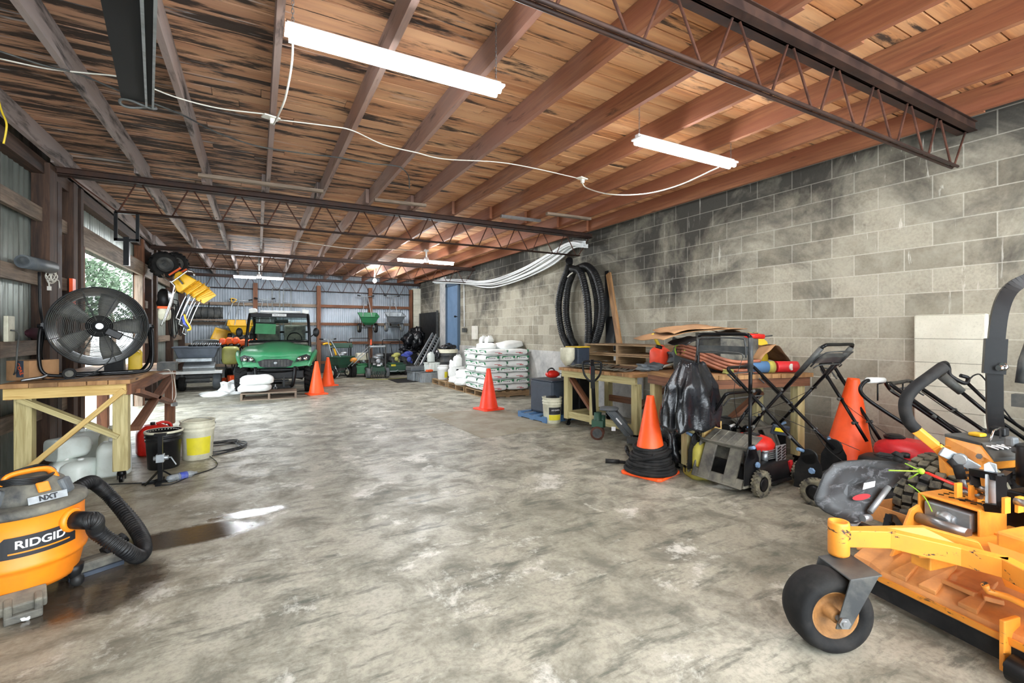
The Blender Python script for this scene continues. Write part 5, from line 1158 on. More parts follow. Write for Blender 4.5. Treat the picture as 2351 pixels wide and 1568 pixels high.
for i, (x, y, z, rz, d, lb) in enumerate(((4.3, 9.95, .13, .3, (.66, .42, .16), 'slumped white sack at the bottom of the middle pallet, nearest the stack'), (4.32, 10.4, .13, .1, (.62, .42, .16), 'slumped white sack at the far side of the middle pallet'), (4.35, 10.15, .27, .5, (.64, .42, .2), 'bulging printed white sack on top of the two slumped ones'), (4.8, 10.2, .13, 1.3, (.6, .4, .42), 'upright green-topped sack against the wall on the middle pallet'))):
    T = bag(lb, Vector((x, y, z)), rz, d, name='sack', cat='sack', seed=20+i, jit=.05)
    if i == 2:
        m = MB()
        for r_ in range(2):
            for j in range(6): m.box((-.12+.05*j, -.17+.04*r_, .15+.03*r_), (.03, .004, .022), (-.6, 0, 0))
        m.build('print', 'print_black', T, world=False)
T = bucket('white bucket with yellow label on the far pallet corner', Vector((4.2, 11.45, .131)), 'white_plastic', .15, .36, band=('yellow_label', (-1.6, -.8, .05, .2)), lid=False); T.rotation_euler = (0, 0, 0); T.matrix_basis = Matrix.Translation(T.location)
bag('slouched grey and white sack beside the yellow-labelled bucket', Vector((4.38, 11.05, .131)), .4, (.3, .22, .5), name='sack', cat='sack', seed=31, jit=.1)
for i, (x, y, lb) in enumerate(((4.36, 10.84, 'white carton standing on the far pallet'), (4.7, 10.86, 'second white carton beside the first on the far pallet'))):
    T = boxthing('carton', lb, 'box', Vector((x, y, .131)), (.26, .22, .36), .1, 'white_plastic')
    m = MB(); m.box((-.06, -.111, .28), (.06, .003, .06)); m.box((.05, -.111, .15), (.08, .003, .03)); m.box((-.02, -.111, .08), (.1, .003, .02)); m.build('print', 'print_black', T, world=False)
jug('white_jug', 'white jug standing on the first white carton', Vector((4.36, 10.84, .495)), .1, (.2, .16, .30), mat='white_plastic')
T = bucket('large white bucket with red-lined label behind the slumped sacks', Vector((4.72, 10.86, .495)), 'white_plastic', .16, .38, band=('print_white', (-2.4, -1.6, .08, .24)), lid=True, bail=False)
T = boxthing('crate', 'cream box behind the sacks carrying the two printed jugs', 'box', Vector((4.98, 10.45, .131)), (.24, .8, .82-.0), 0, 'concrete_light')
for y, lb in ((10.62, 'left white jug with black label on the cream box by the wall'), (10.3, 'right white jug with black label on the cream box by the wall')):
    T = jug('white_jug', lb, Vector((4.97, y, .953)), .2, (.22, .15, .32), mat='white_plastic'); m = MB(); m.box((-.0, -.077, .09), (.18, .004, .12)); m.build('label', 'print_black', T, world=False)
T = thing('trash_can', 'dark ribbed trash can lined with a black bag by the blue door', 'trash can', (4.72, 12.5, 0))
m = MB(); m.lathe([(.2, 0), (.23, .05), (.25, .5), (.265, .52), (.25, .54), (.26, .68), (.275, .70), (.26, .72), (.262, .80), (.285, .82), (.285, .85), (.25, .84)], 30); m.build('bin', 'dark_grey', T, world=False)
m = MB(); m.lathe([(.29, .76), (.295, .86), (.27, .87), (.26, .80)], 30, cap=False); m.build('rim_band', 'cream_plastic', T, world=False)
m = MB(); m.ell((0, 0, .9), (.24, .22, .10), jit=.09, seed=3, seg=24); m.ell((-.29, 0, .72), (.05, .14, .13), jit=.06, seed=5); m.build('liner', 'trash_bag', T, world=False)
def crate(label, c, d, rz=0, mat='galvanised', group=None):
    T = thing('crate', label, 'crate', c, rz, group); m = MB(); a, b, h = d; t = .015
    for x in (-1, 1): m.box((x*(a/2-t/2), 0, h/2), (t, b, h)); m.box((0, x*(b/2-t/2), h/2), (a-2*t, t, h))
    m.box((0, 0, t/2), (a-2*t, b-2*t, t)); m.build('shell', mat, T, world=False, bev=.004)
    m = MB()
    for x in (-1, 1):
        m.box((x*(a/2), 0, h-.02), (.03, b+.03, .03)); m.box((0, x*(b/2), h-.02), (a+.03, .03, .03))
        for k in (-.3, 0, .3): m.box((x*a/2, k*b, h*.45), (.02, .03, h*.8)); m.box((k*a, x*b/2, h*.45), (.03, .02, h*.8))
    m.build('ribs', mat, T, world=False); return T
crate('grey ribbed crate on the floor nearest the yellow-labelled bucket', Vector((4.08, 12.25, 0)), (.55, .42, .26), .05)
crate('grey ribbed crate on the floor at the far end of the crate row', Vector((4.02, 12.78, 0)), (.6, .5, .26), .05)
boxthing('tray', 'dark flat tray on the far grey crate', 'tray', Vector((4.0, 12.85, .262)), (.62, .42, .12), .1, 'slate_grey', bev=.02)
crate('pale green crate standing on the crates near the wall', Vector((4.28, 12.55, .262)), (.34, .3, .24), .1, 'jug')
jug('chemical_jug', 'pale jug on the pale green crate beside the ramps', Vector((4.28, 12.62, .505)), .4, (.2, .15, .3), mat='jug')
jug('chemical_jug', 'second pale jug next to the trash can', Vector((4.45, 12.15, .0)), .2, (.26, .18, .36), mat='jug')
bag('orange rag on the grey crates', Vector((4.12, 12.28, .262)), .3, (.2, .12, .06), mat='orange_label', name='rag', cat='rag')
T = thing('conduit', 'white conduit with grey switch box on the block wall right of the door', 'conduit', onx(1066, 757, 5.1))
m = MB(); m.cyl(onx(1065, 640, 5.13), onx(1066, 750, 5.13), .014); m.build('pipe', 'pipe_white', T)
m = MB(); m.box(onx(1066, 758, 5.09), (.10, .13, .12)); m.build('switch_box', 'dark_grey', T, bev=.01)
T = boxthing('meter_panel', 'pale old panel fixed to the wall above the white jugs', 'panel', onx(1090, 779, 5.10), (.08, .24, .36), 0, 'paper')
# ---- white plastic pipes sagging along the wall
P = [(1338, 564), (1305, 566), (1262, 592), (1205, 624), (1150, 645), (1110, 651), (1060, 650), (1020, 648), (994, 649)]
for i in range(8):
    T = thing('plastic_pipe', 'white plastic pipe in the bundle sagging between the trusses along the block wall', 'pipe', onx(1205, 624, 4.95), 0, 'bundle of sagging white pipes')
    dx, dz = (i % 3)*.05, (i//3)*.045+.012*(i % 2)
    m = MB(); m.tube(smooth([onx(u, v, 4.90+.0)+Vector((dx, 0, dz*(1-.5*abs(j-4)/4)-(.1*(i % 3)/2 if 1 < j < 6 else 0)+.02*math.sin(i*2+j))) for j, (u, v) in enumerate(P)], 5), .017, 8); m.build('pipe', 'pipe_white', T)
# ---- big black corrugated hose on the wall
def cp(u, v): return 1200+u/2.904, 560+v/2.904
T = thing('corrugated_hose', 'thick black corrugated hose looped on the block wall above the pallets', 'hose', onx(1330, 790, 5.0))
loops = [(4.98, [(310, 128), (300, 175), (258, 290), (240, 430), (262, 590), (305, 690), (345, 760)]), (5.03, [(335, 190), (300, 300), (290, 470), (320, 620), (350, 680)]), (4.92, [(330, 165), (385, 190), (425, 340), (440, 520), (435, 660)]), (4.98, [(365, 165), (430, 150), (490, 220), (530, 390), (520, 540), (480, 670)]), (5.04, [(380, 170), (440, 170), (475, 260), (500, 400), (492, 560), (455, 680)])]
for x, pts in loops:
    m = MB(); S_ = smooth([onx(*cp(u, v), x) for u, v in pts], 46); m.tube(S_, .062, 16, rfun=lambda t, n=len(S_): 1+.06*math.cos(t*(n-1)*PI/2)); m.build('hose_run', 'hose_black', T)
m = MB(); a = onx(*cp(312, 125), 4.95); m.cyl(a, a+Vector((-.05, -.06, .03)), .064, .066, seg=20); m.build('open_end', 'black_plastic', T)
cord('white tie holding the corrugated hose', [onx(*cp(300, 220), 4.9), onx(*cp(315, 205), 4.88), onx(*cp(335, 190), 4.9)], .012, 'cord_white', name='tie')
T = thing('board', 'brown timber board leaning on the wall right of the hose loops', 'board', onx(1420, 790, 4.95)); m = MB(); m.bar(onx(1397, 628, 5.1), onx(1424, 800, 4.9), .10, .035, (1, 0, 0)); m.build('plank', 'wood_used', T)
T = thing('black_board', 'black strip of board standing behind the brown plank', 'board', onx(1395, 790, 5.0)); m = MB(); m.bar(onx(1393, 622, 5.13), onx(1396, 800, 5.1), .08, .02, (1, 0, 0)); m.box(onx(1402, 765, 5.08), (.02, .22, .55), (0, .05, 0)); m.build('plank', 'black_plastic', T)
# ---- far bench with pallets
def F(T): return T.matrix_basis
def frame_bench(label, c, rz, lx, ly, zt, mats, low=True, group=None, braces=True):
    """front edge along local x at y=0, depth to +y"""
    T = thing('workbench', label, 'workbench', c, rz, group); top, leg, ap = mats; B = lambda m, n, mt, **k: m.build(n, mt, T, world=False, **k)
    m = MB(); n = int(lx/.1); 
    for i in range(n): m.bx((lx*i/n, -.03+R.uniform(-.01, .01), zt-.04), (lx*(i+1)/n-.003, ly, zt))
    B(m, 'top_boards', top)
    m = MB(); m.bx((.02, 0, zt-.13), (lx-.02, .038, zt-.042)); B(m, 'apron', ap); m = MB(); m.bx((.0, .04, zt-.13), (.038, ly-.02, zt-.042)); B(m, 'apron', ap)
    for x in (.06, lx*.42, lx-.08):
        for y in (.09, ly-.08):
            if x == lx*.42 and (y > .5 or not low): continue
            m = MB(); m.bx((x-.045, y-.045, .1), (x+.045, y+.045, zt-.13)); q = B(m, 'leg', leg, bev=.004)
            m = MB(); m.cyl((x-.015, y, .035), (x+.015, y, .035), .034, seg=16); m.bx((x-.03, y-.03, .07), (x+.03, y+.03, .1)); m.bx((x-.028, y-.012, .03), (x-.022, y+.012, .08)); m.bx((x+.022, y-.012, .03), (x+.028, y+.012, .08)); m.build('caster', 'black_metal', q, world=False)
    if low:
        m = MB(); m.bx((.1, .06, .12), (lx-.1, .1, .21)); B(m, 'lower_rail', leg); m = MB(); m.bx((.04, .12, .12), (.08, ly-.12, .21)); B(m, 'lower_rail', leg)
        m = MB(); m.bx((.1, ly-.12, .3), (lx-.1, ly-.08, .39)); B(m, 'back_rail', 'wood_brown')
    if braces:
        m = MB(); m.bar((.08, .12, .7), (lx*.4, .12, .25), .04, .09, (0, 1, 0)); B(m, 'brace', 'wood_brown'); m = MB(); m.bar((lx*.5, ly-.15, .25), (lx-.1, ly-.15, .68), .04, .09, (0, 1, 0)); B(m, 'brace', 'wood_brown')
    return T
TA = frame_bench('far wheeled bench with stacked pallets and mower blades on top', Vector((3.86, 5.62, 0)), -PI/2+.085, 1.42, .98, .84, ('wood_used', 'wood_pt', 'wood_pt'))
TB = frame_bench('cluttered near bench holding hoses, bottles and cardboard behind the mowers', Vector((3.49, 3.01, 0)), -.22, 1.44, .70, .940, ('wood_used', 'wood_pt', 'wood_brown'), low=False)
def onb(T, x, y, z=0): return F(T) @ Vector((x, y, z))
ZA, ZB = .842, .942
for k in range(2):
    p = onz(1405, 800, 1.05); T = pallet(('lower', 'upper')[k]+' of two timber pallets stacked on the far bench', onb(TA, .70, .70, ZA+.05+.145*k), -PI/2+.085, 1.3, .56, .14, group='pallets on the far bench')
m = MB(); m.box(onb(TA, .70, .66, ZA+.012), (.60, 1.3, .02), (0, 0, .085)); m.box(onb(TA, .75, .64, ZA+.036), (.62, 1.1, .022), (0, 0, .12)); o = m.build('cardboard_sheets', 'cardboard_dark'); tag(o, 'flattened cardboard sheets under the pallets on the far bench', 'cardboard')
rr = random.Random(4); bl = None
for i in range(22):
    x = .16+.066*(i if i < 15 else i-12.5); z = ZA+.004+(.026 if i >= 15 else 0); c = onb(TA, x, .19+.02*(i % 2), z)
    if bl is None:
        m = MB(); rows = []
        for j in range(9):
            t = j/8; w_ = .03; lift = .018*(1-math.cos((t-.5)*2*PI))*.5 if abs(t-.5) > .3 else 0
            rows.append([m.v((-w_, (t-.5)*.42, lift)), m.v((0, (t-.5)*.42, lift+.004)), m.v((w_, (t-.5)*.42, lift+.014*(t > .7 or t < .3)))])
        m.skin(rows, closed=False, cap=False); bl = m.build('mower_blade', 'dusty_black', solid=.006); bl.location = c; bl.rotation_euler = (0, 0, -1.49); b_ = bl
    else: b_ = bl.copy(); COL.objects.link(b_); b_.location = c; b_.rotation_euler = (0, rr.uniform(-.1, .1), -1.49+rr.uniform(-.06, .06))
    tag(b_, 'worn steel mower blade in the row along the front edge of the far bench', 'mower blade', 'worn mower blades on the far bench')
T = boxthing('tote', 'dark tote standing at the left end of the far bench', 'tote', onb(TA, .03, .30, ZA), (.24, .26, .28), .1, 'navy_tote', bev=.02, lidmat='yellow_can')
T = thing('funnel_tank', 'cream plastic cone-bottomed tank hanging off the left end of the far bench', 'tank', onz(1302, 840, .84))
c = ont(1303, 822, 6.75); m = MB(); m.lathe([(.03, -.12), (.085, -.04), (.105, -.01), (.105, .12), (.10, .15), (.06, .155)], 24, loc=c); m.build('body', 'cream_plastic', T)
boxthing('tote', 'large navy tote with lid on the blue pallet left of the far bench', 'tote', Vector((4.05, 6.15, .10)), (.42, .55, .50), .1, 'navy_tote', bev=.03, lidmat='navy_tote')
boxthing('tote', 'second dark tote partly behind the bench leg', 'tote', Vector((4.55, 6.1, 0)), (.4, .5, .66), .0, 'black_plastic', bev=.03, lidmat='navy_tote')
pallet('blue pallet under the navy tote', Vector((4.02, 6.2, 0)), .1, .66, .72, .095, mat='blue_plastic', n=4)
T = thing('chainsaw', 'red chainsaw lying on the navy tote', 'saw', Vector((4.05, 6.1, .63))); c = Vector((4.0, 6.05, .70)); m = MB(); m.ell(c, (.11, .07, .06), p=.6); m.build('body', 'red_plastic', T); m = MB(); m.box(c+Vector((.14, .1, -.02)), (.2, .02, .05), (0, 0, .5)); m.tube(arc(c+Vector((-.02, 0, .02)), .07, 0, PI, 8), .012, 6); m.build('bar_and_handle', 'dark_grey', T)
c = onz(1283, 972); T = bucket('white bucket with black and yellow label beside the far bench leg', Vector((c.x-.04, c.y+.12, 0)), 'cream_plastic', .148, .38, band=('yellow_label', (-2.5, -1.0, .05, .13)), bail=False); T.matrix_basis = Matrix.Translation(T.location); T.rotation_euler = (0, 0, 0)
def wraplabel(T, r, h, a0, a1, z0, z1, mat, name):
    m = MB(); rows = [[], []]
    for i in range(17):
        a = a0+(a1-a0)*i/16
        for q, z in ((0, z0), (1, z1)): rr_ = r*(.84+.1*z/(h*.72))+.0016; rows[q].append(m.v((rr_*math.cos(a), rr_*math.sin(a), z)))
    for i in range(16): m.face([rows[0][i], rows[0][i+1], rows[1][i+1], rows[1][i]], None, True)
    m.build(name, mat, T, world=False)
wraplabel(T, .148, .38, -2.5, -1.0, .135, .24, 'print_black', 'dark_label')
text('HY-GARD', .03, 'print_white', T, T.matrix_basis @ Vector((-.03, -.139, .2)), (PI/2, 0, -.1), .001, 'label_lettering')
m = MB(); m.ell(T.location+Vector((0, 0, .33)), (.12, .12, .06), jit=.05, seed=2); o = m.build('bucket_contents', 'black_rubber'); tag(o, 'black scraps filling the bucket by the far bench', 'scrap')
# pallet jack
c = onz(1372, 1008); T = thing('pallet_jack', 'small pallet jack with black loop handle parked before the far bench', 'pallet jack', (c.x, c.y, 0), -.75)
B = lambda m, n, mt, **k: m.build(n, mt, T, world=False, **k)
for y in (-.045, .045):
    m = MB(); m.cyl((0, y-.02, .085), (0, y+.02, .085), .085, seg=28); q = B(m, 'steer_wheel', 'rust'); m = MB(); m.cyl((0, y-.023, .085), (0, y+.023, .085), .06, seg=20); m.build('wheel_centre', 'dark_grey', q, world=False)
m = MB(); m.cyl((0, 0, .1), (0, 0, .34), .05); m.cyl((.06, .03, .15), (.06, .03, .3), .035); m.box((0, 0, .2), (.14, .12, .08)); B(m, 'pump', 'green_dark')
m = MB(); m.cyl((-.04, 0, .3), (-.07, 0, 1.0), .024); m.box((-.06, 0, .78), (.05, .05, .28)); B(m, 'drawbar', 'black_metal')
m = MB(); ca_, sa_ = math.cos(.75), math.sin(.75)
m.tube(smooth([(-.07, 0, .72), (-.16, 0, .80), (-.185, 0, .92), (-.16, 0, .975), (.02, 0, .975), (.045, 0, .92), (.02, 0, .80)], 4, True), .013, 8, closed=True); m.box((-.07, 0, .94), (.2, .025, .02)); B(m, 'loop_handle', 'black_metal')
m = MB(); m.box((-.09, -.0, .86), (.004, .03, .1)); B(m, 'warning_label', 'red_plastic')
m = MB(); m.ell((.14, 0, .39), (.12, .14, .025), p=.5); m.ngon([(.10, -.10, .37), (.22, -.10, .38), (.46, -.10, .10), (.34, -.10, .07)], (0, 1, 0), .20); B(m, 'sloped_plate', 'slate_grey', bev=.005)
m = MB()
for s in (-1, 1): m.bar((.13, s*.115, .38), (.42, s*.115, .06), .015, .04, (0, 1, 0)); m.bx((.36, s*.2-.07 if s > 0 else s*.2-.07, .03), (1.2, s*.2+.07, .08))
B(m, 'forks', 'slate_grey', bev=.004)
m = MB(); m.box((.26, -.102, .25), (.10, .004, .03), (0, .85, 0)); m.box((.20, -.102, .16), (.05, .004, .05)); B(m, 'decal', 'print_white')
# ---- cone wound with hose
CC = Vector((3.30, 3.30, 0))
cone('tall orange cone wrapped in coils of black hose in front of the near bench', CC, .74, .165, .032, .42, rz=.3)
T = thing('soaker_hose', 'black hose coiled around the foot of the orange cone', 'hose', CC)
pts = []
N = 9*20
for i in range(N):
    t = i/N; a = t*9*2*PI; z = .05+.032*int(t*9*.9)+.03*t; r_ = .215-.085*t+.012*math.sin(a*1.7); pts.append(CC+Vector((r_*math.cos(a), r_*math.sin(a), .05+.22*t+.02*math.sin(a+1)*t)))
m = MB(); m.tube(pts, .019, 8); m.build('coil', 'black_rubber', T)
m = MB(); m.tube([CC+Vector(((.175-.0)*math.cos(a), .175*math.sin(a), .18+.05*math.sin(a+2.5))) for a in [2*PI*k/30 for k in range(30)]], .02, 8, closed=True); m.tube([CC+Vector((.23*math.cos(a), .23*math.sin(a), .045)) for a in [2*PI*k/30 for k in range(30)]], .02, 8, closed=True); m.build('coil', 'black_rubber', T)
m = MB(); m.tube(smooth([CC+Vector((-.2, -.05, .12)), onz(1485, 1060, .06), onz(1450, 1063, .03), onz(1420, 1060, .03)], 5), .016, 8); m.tube(smooth([CC+Vector((-.2, 0, .1)), onz(1462, 1050, .04), onz(1445, 1045, .05), onz(1440, 1035, .06)], 5), .016, 8); m.tube(smooth([CC+Vector((-.1, -.15, .22)), onz(1468, 1045, .15), onz(1465, 1052, .08), onz(1480, 1062, .05)], 5), .016, 8); m.build('loose_end', 'black_rubber', T)
m = MB(); m.cyl(onz(1422, 1060, .03), onz(1390, 1058, .035), .022, .024); m.build('coupling', 'black_plastic', T)
m = MB(); m.cyl(onz(1441, 1037, .06), onz(1438, 1027, .07), .022); m.build('coupling', 'black_plastic', T)
cord('thin blue hose looping out of the coiled black hose', [CC+Vector((-.15, -.1, .1)), onz(1465, 1045, .12), onz(1445, 1053, .05), onz(1460, 1070, .03), onz(1480, 1078, .02)], .008, 'blue_cloth', name='blue_hose')
# ---- garbage bag on the near bench corner
T = thing('garbage_bag', 'black garbage bag hanging over the corner of the near bench', 'bag', onb(TB, .0, 0, .5))
m = MB(); rows = []; c0 = onb(TB, .02, -.02, 0)
for i in range(30):
    t = i/29; z = 1.06-.58*t; row = []
    for j in range(90):
        a = 2*PI*j/90; w_ = (.14+.12*min(1, t*3)+.04*t)
        rr_ = 1+.07*math.sin(a*8+t*2.5)*(.4+t)+.04*math.sin(a*17-t*5)+.22*noise.noise(Vector((math.cos(a)*2.2, math.sin(a)*2.2, t*2)))+.10*noise.noise(Vector((math.cos(a)*6, math.sin(a)*6, t*3.5+4)))
        row.append(m.v(c0+Vector((w_*1.05*rr_*math.cos(a), w_*.55*rr_*math.sin(a), z+.04*noise.noise(Vector((math.cos(a)*3, math.sin(a)*3, 9)))))))
    rows.append(row)
m.skin(rows); m.build('bag', 'trash_bag', T)
# ---- clutter on the near bench
jug('gas_can', 'red fuel can at the junction of the two benches', onz(1522, 838, ZB)+Vector((0, .05, 0)), .2, (.22, .2, .25), mat='gas_red', cap='black_plastic', cat='fuel can')
T = thing('funnel', 'yellow funnel tube sticking up behind the red fuel can', 'funnel', onz(1512, 830, ZB)); m = MB(); m.cyl(ont(1514, 795, 5.0), ont(1498, 766, 5.0), .02, .014); m.build('tube', 'yellow_can', T); m = MB(); m.cyl(ont(1512, 800, 5.0), ont(1514, 793, 5.0), .035); m.build('collar', 'black_plastic', T)
cord('short white pipe lying in front of the red fuel can', [onz(1500, 848, ZB+.01), onz(1520, 842, ZB+.03), onz(1545, 836, ZB+.05), onz(1560, 832, ZB+.06)], .014, 'cord_white', name='white_pipe')
T = bag('crumpled grey tarp on the bench left of the garbage bag', onz(1492, 850, ZB), .3, (.3, .2, .07), mat='slate_grey', name='tarp', cat='tarp', jit=.08, p=.8)
T = bag('dark gloves on the bench beside the copper hose bundle', onz(1555, 835, ZB+.02), .3, (.2, .18, .14), mat='slate_grey', name='glove_heap', cat='gloves', jit=.09, p=.8)
rr = random.Random(6)
T = thing('hose_bundle', 'bundle of copper-coloured hoses tied at the left end on the near bench', 'hose', onz(1640, 850, ZB))
for i in range(11):
    dz, dy = .035*(i % 4), .04*(i//4); e = rr.uniform(-8, 8)
    P = [ont(1562+e*.4, 806, 4.75), ont(1610, 822, 4.68), ont(1660, 842, 4.62), ont(1700, 850+e*.3, 4.62), ont(1745, 846, 4.62)]
    m = MB(); m.tube(smooth([p+Vector((dy*.4, dy*1.0, dz-.03)) for p in P], 6), .0165, 8); m.build('hose', 'pipe_copper', T)
m = MB(); c = ont(1566, 808, 4.76); m.tube([c+Vector((0, .06*math.cos(a)+.03, .06*math.sin(a)+.02)) for a in [2*PI*k/16 for k in range(16)]], .008, 6, closed=True); m.build('green_tie', 'lime', T)
bag('lime green rag on the front edge of the near bench', onz(1672, 858, ZB), 0, (.10, .06, .04), mat='olive_tank', name='rag', cat='rag', jit=.03)
T = boxthing('black_box', 'open black carton under the cardboard sheets on the near bench', 'box', onb(TB, .80, .45, ZB), (.5, .36, .40), -.15, 'dusty_black')
T = boxthing('tool_case', 'grey tool case left of the open black carton', 'case', onb(TB, .40, .52, ZB+.0), (.22, .26, .26), .1, 'dark_grey', bev=.02)
m = MB(); m.cyl(ont(1545, 777, 4.9), ont(1560, 783, 4.9), .018); o = m.build('pipe_stub', 'dark_grey'); tag(o, 'short dark tube poking left out of the grey tool case', 'pipe')
def sheetmesh(name, label, P4, mat, th=.006, bend=.03, cat='cardboard', n=8):
    m = MB(); rows = []; A_, B_, C_, D_ = [Vector(p) for p in P4]
    for i in range(n+1):
        s = i/n; rows.append([m.v(A_.lerp(B_, j/n).lerp(D_.lerp(C_, j/n), s)+Vector((0, 0, bend*math.sin(PI*j/n)+.01*math.sin(7*s+j)))) for j in range(n+1)])
    m.skin(rows, closed=False, cap=False); o = m.build(name, mat, solid=th); tag(o, label, cat); return o
tb = lambda x, y, z: onb(TB, x, y, ZB+z)
sheetmesh('cardboard_sheet', 'large brown cardboard sheet lying on the black carton', (tb(-.10, .25, .33), tb(.86, .22, .43), tb(.86, .80, .44), tb(-.10, .8, .33)), 'cardboard', bend=.05)
sheetmesh('cardboard_sheet', 'second brown sheet on top of the cardboard pile', (tb(.0, .22, .39), tb(.62, .22, .44), tb(.7, .7, .48), tb(.1, .75, .42)), 'cardboard', bend=.03)
sheetmesh('cardboard_sheet', 'drooping cardboard flap at the right of the black carton', (tb(.80, .3, .42), tb(1.22, .5, .28), tb(1.25, .8, .28), tb(.85, .75, .42)), 'cardboard_dark', bend=.01)
sheetmesh('cardboard_sheet', 'folded cardboard tent above the gas cylinders', (tb(.95, .14, .12), tb(1.12, .12, .27), tb(1.15, .5, .27), tb(.98, .5, .12)), 'cardboard', bend=.02)
sheetmesh('cardboard_sheet', 'dark right half of the cardboard tent', (tb(1.12, .12, .27), tb(1.32, .14, .10), tb(1.35, .5, .10), tb(1.15, .5, .27)), 'cardboard_dark', bend=.03)
sheetmesh('black_sheet', 'black plastic flap between the grey case and the carton', (tb(.05, .1, .28), tb(.42, .1, .34), tb(.42, .5, .35), tb(.05, .4, .29)), 'black_plastic', bend=.03, cat='sheet')
jug('fuel_can', 'tall yellow fuel can at the right end of the near bench', tb(1.17, .50, 0), -.2, (.30, .24, .42), mat='yellow_can', cap='yellow_can', cat='fuel can')
T = thing('gas_cylinder', 'blue steel gas cylinder lying on the near bench', 'cylinder', tb(.95, .1, .055)); m = MB(); a, b = tb(.78, .12, .06), tb(1.02, .06, .06); m.tube([a+(a-b)*.12, a+(a-b)*.08, a, b, b+(b-a)*.06], .058, 18, rfun=lambda t: .5 if t in (0, 1) else 1); m.build('bottle', 'blue_plastic', T); m = MB(); m.tube([a.lerp(b, .75), b], .0595, 18); m.build('label', 'yellow_dusty', T)
T = thing('gas_cylinder', 'red cylinder lying to the right of the blue one', 'cylinder', tb(1.15, .1, .055)); m = MB(); a, b = tb(1.07, .08, .06), tb(1.26, .03, .06); m.tube([a, a.lerp(b, .05), b, b+(b-a)*.08, b+(b-a)*.12], .056, 18, rfun=lambda t: 1 if t < .9 else .5); m.build('bottle', 'red_paint', T); m = MB(); m.ell(a.lerp(b, .6)+Vector((-.01, -.05, 0)), (.03, .01, .035), p=.4); m.build('label', 'paper', T)
T = thing('grease_gun', 'red tube with thin nozzle lying on the cardboard flap', 'grease gun', tb(.98, .3, .36)); m = MB(); m.cyl(tb(.86, .3, .37), tb(1.1, .26, .36), .026); m.build('barrel', 'red_plastic', T); m = MB(); m.cyl(tb(1.1, .26, .36), tb(1.2, .25, .37), .008); m.build('nozzle', 'dark_grey', T)
# under the near bench
bag('black garbage bag slumped under the left end of the near bench', onb(TB, .12, .45, 0), 0, (.24, .3, .42), mat='trash_bag', name='bag_heap', cat='bag', jit=.18, seed=8, p=.9, squ=1)
jug('chemical_jug', 'dusty yellow-green jug standing between the hose cone and the first mower', Vector((3.62, 3.02, 0)), 1.2, (.26, .2, .38), mat='yellow_dusty', cap='yellow_dusty')
jug('chemical_jug', 'yellow-green jug partly behind the bench leg', Vector((3.92, 3.22, 0)), .4, (.26, .2, .42), mat='yellow_dusty', cap='yellow_dusty')
for x in (.18, .3): 
    m = MB(); m.bx((0, 0, 0), (.1, .04, .5)); m.bm.transform(Matrix.Translation(onb(TB, x, .02, 0))); o = m.build('lumber_offcut', 'wood_new'); tag(o, ('left' if x < .2 else 'right')+' upright timber offcut under the garbage bag corner', 'lumber')
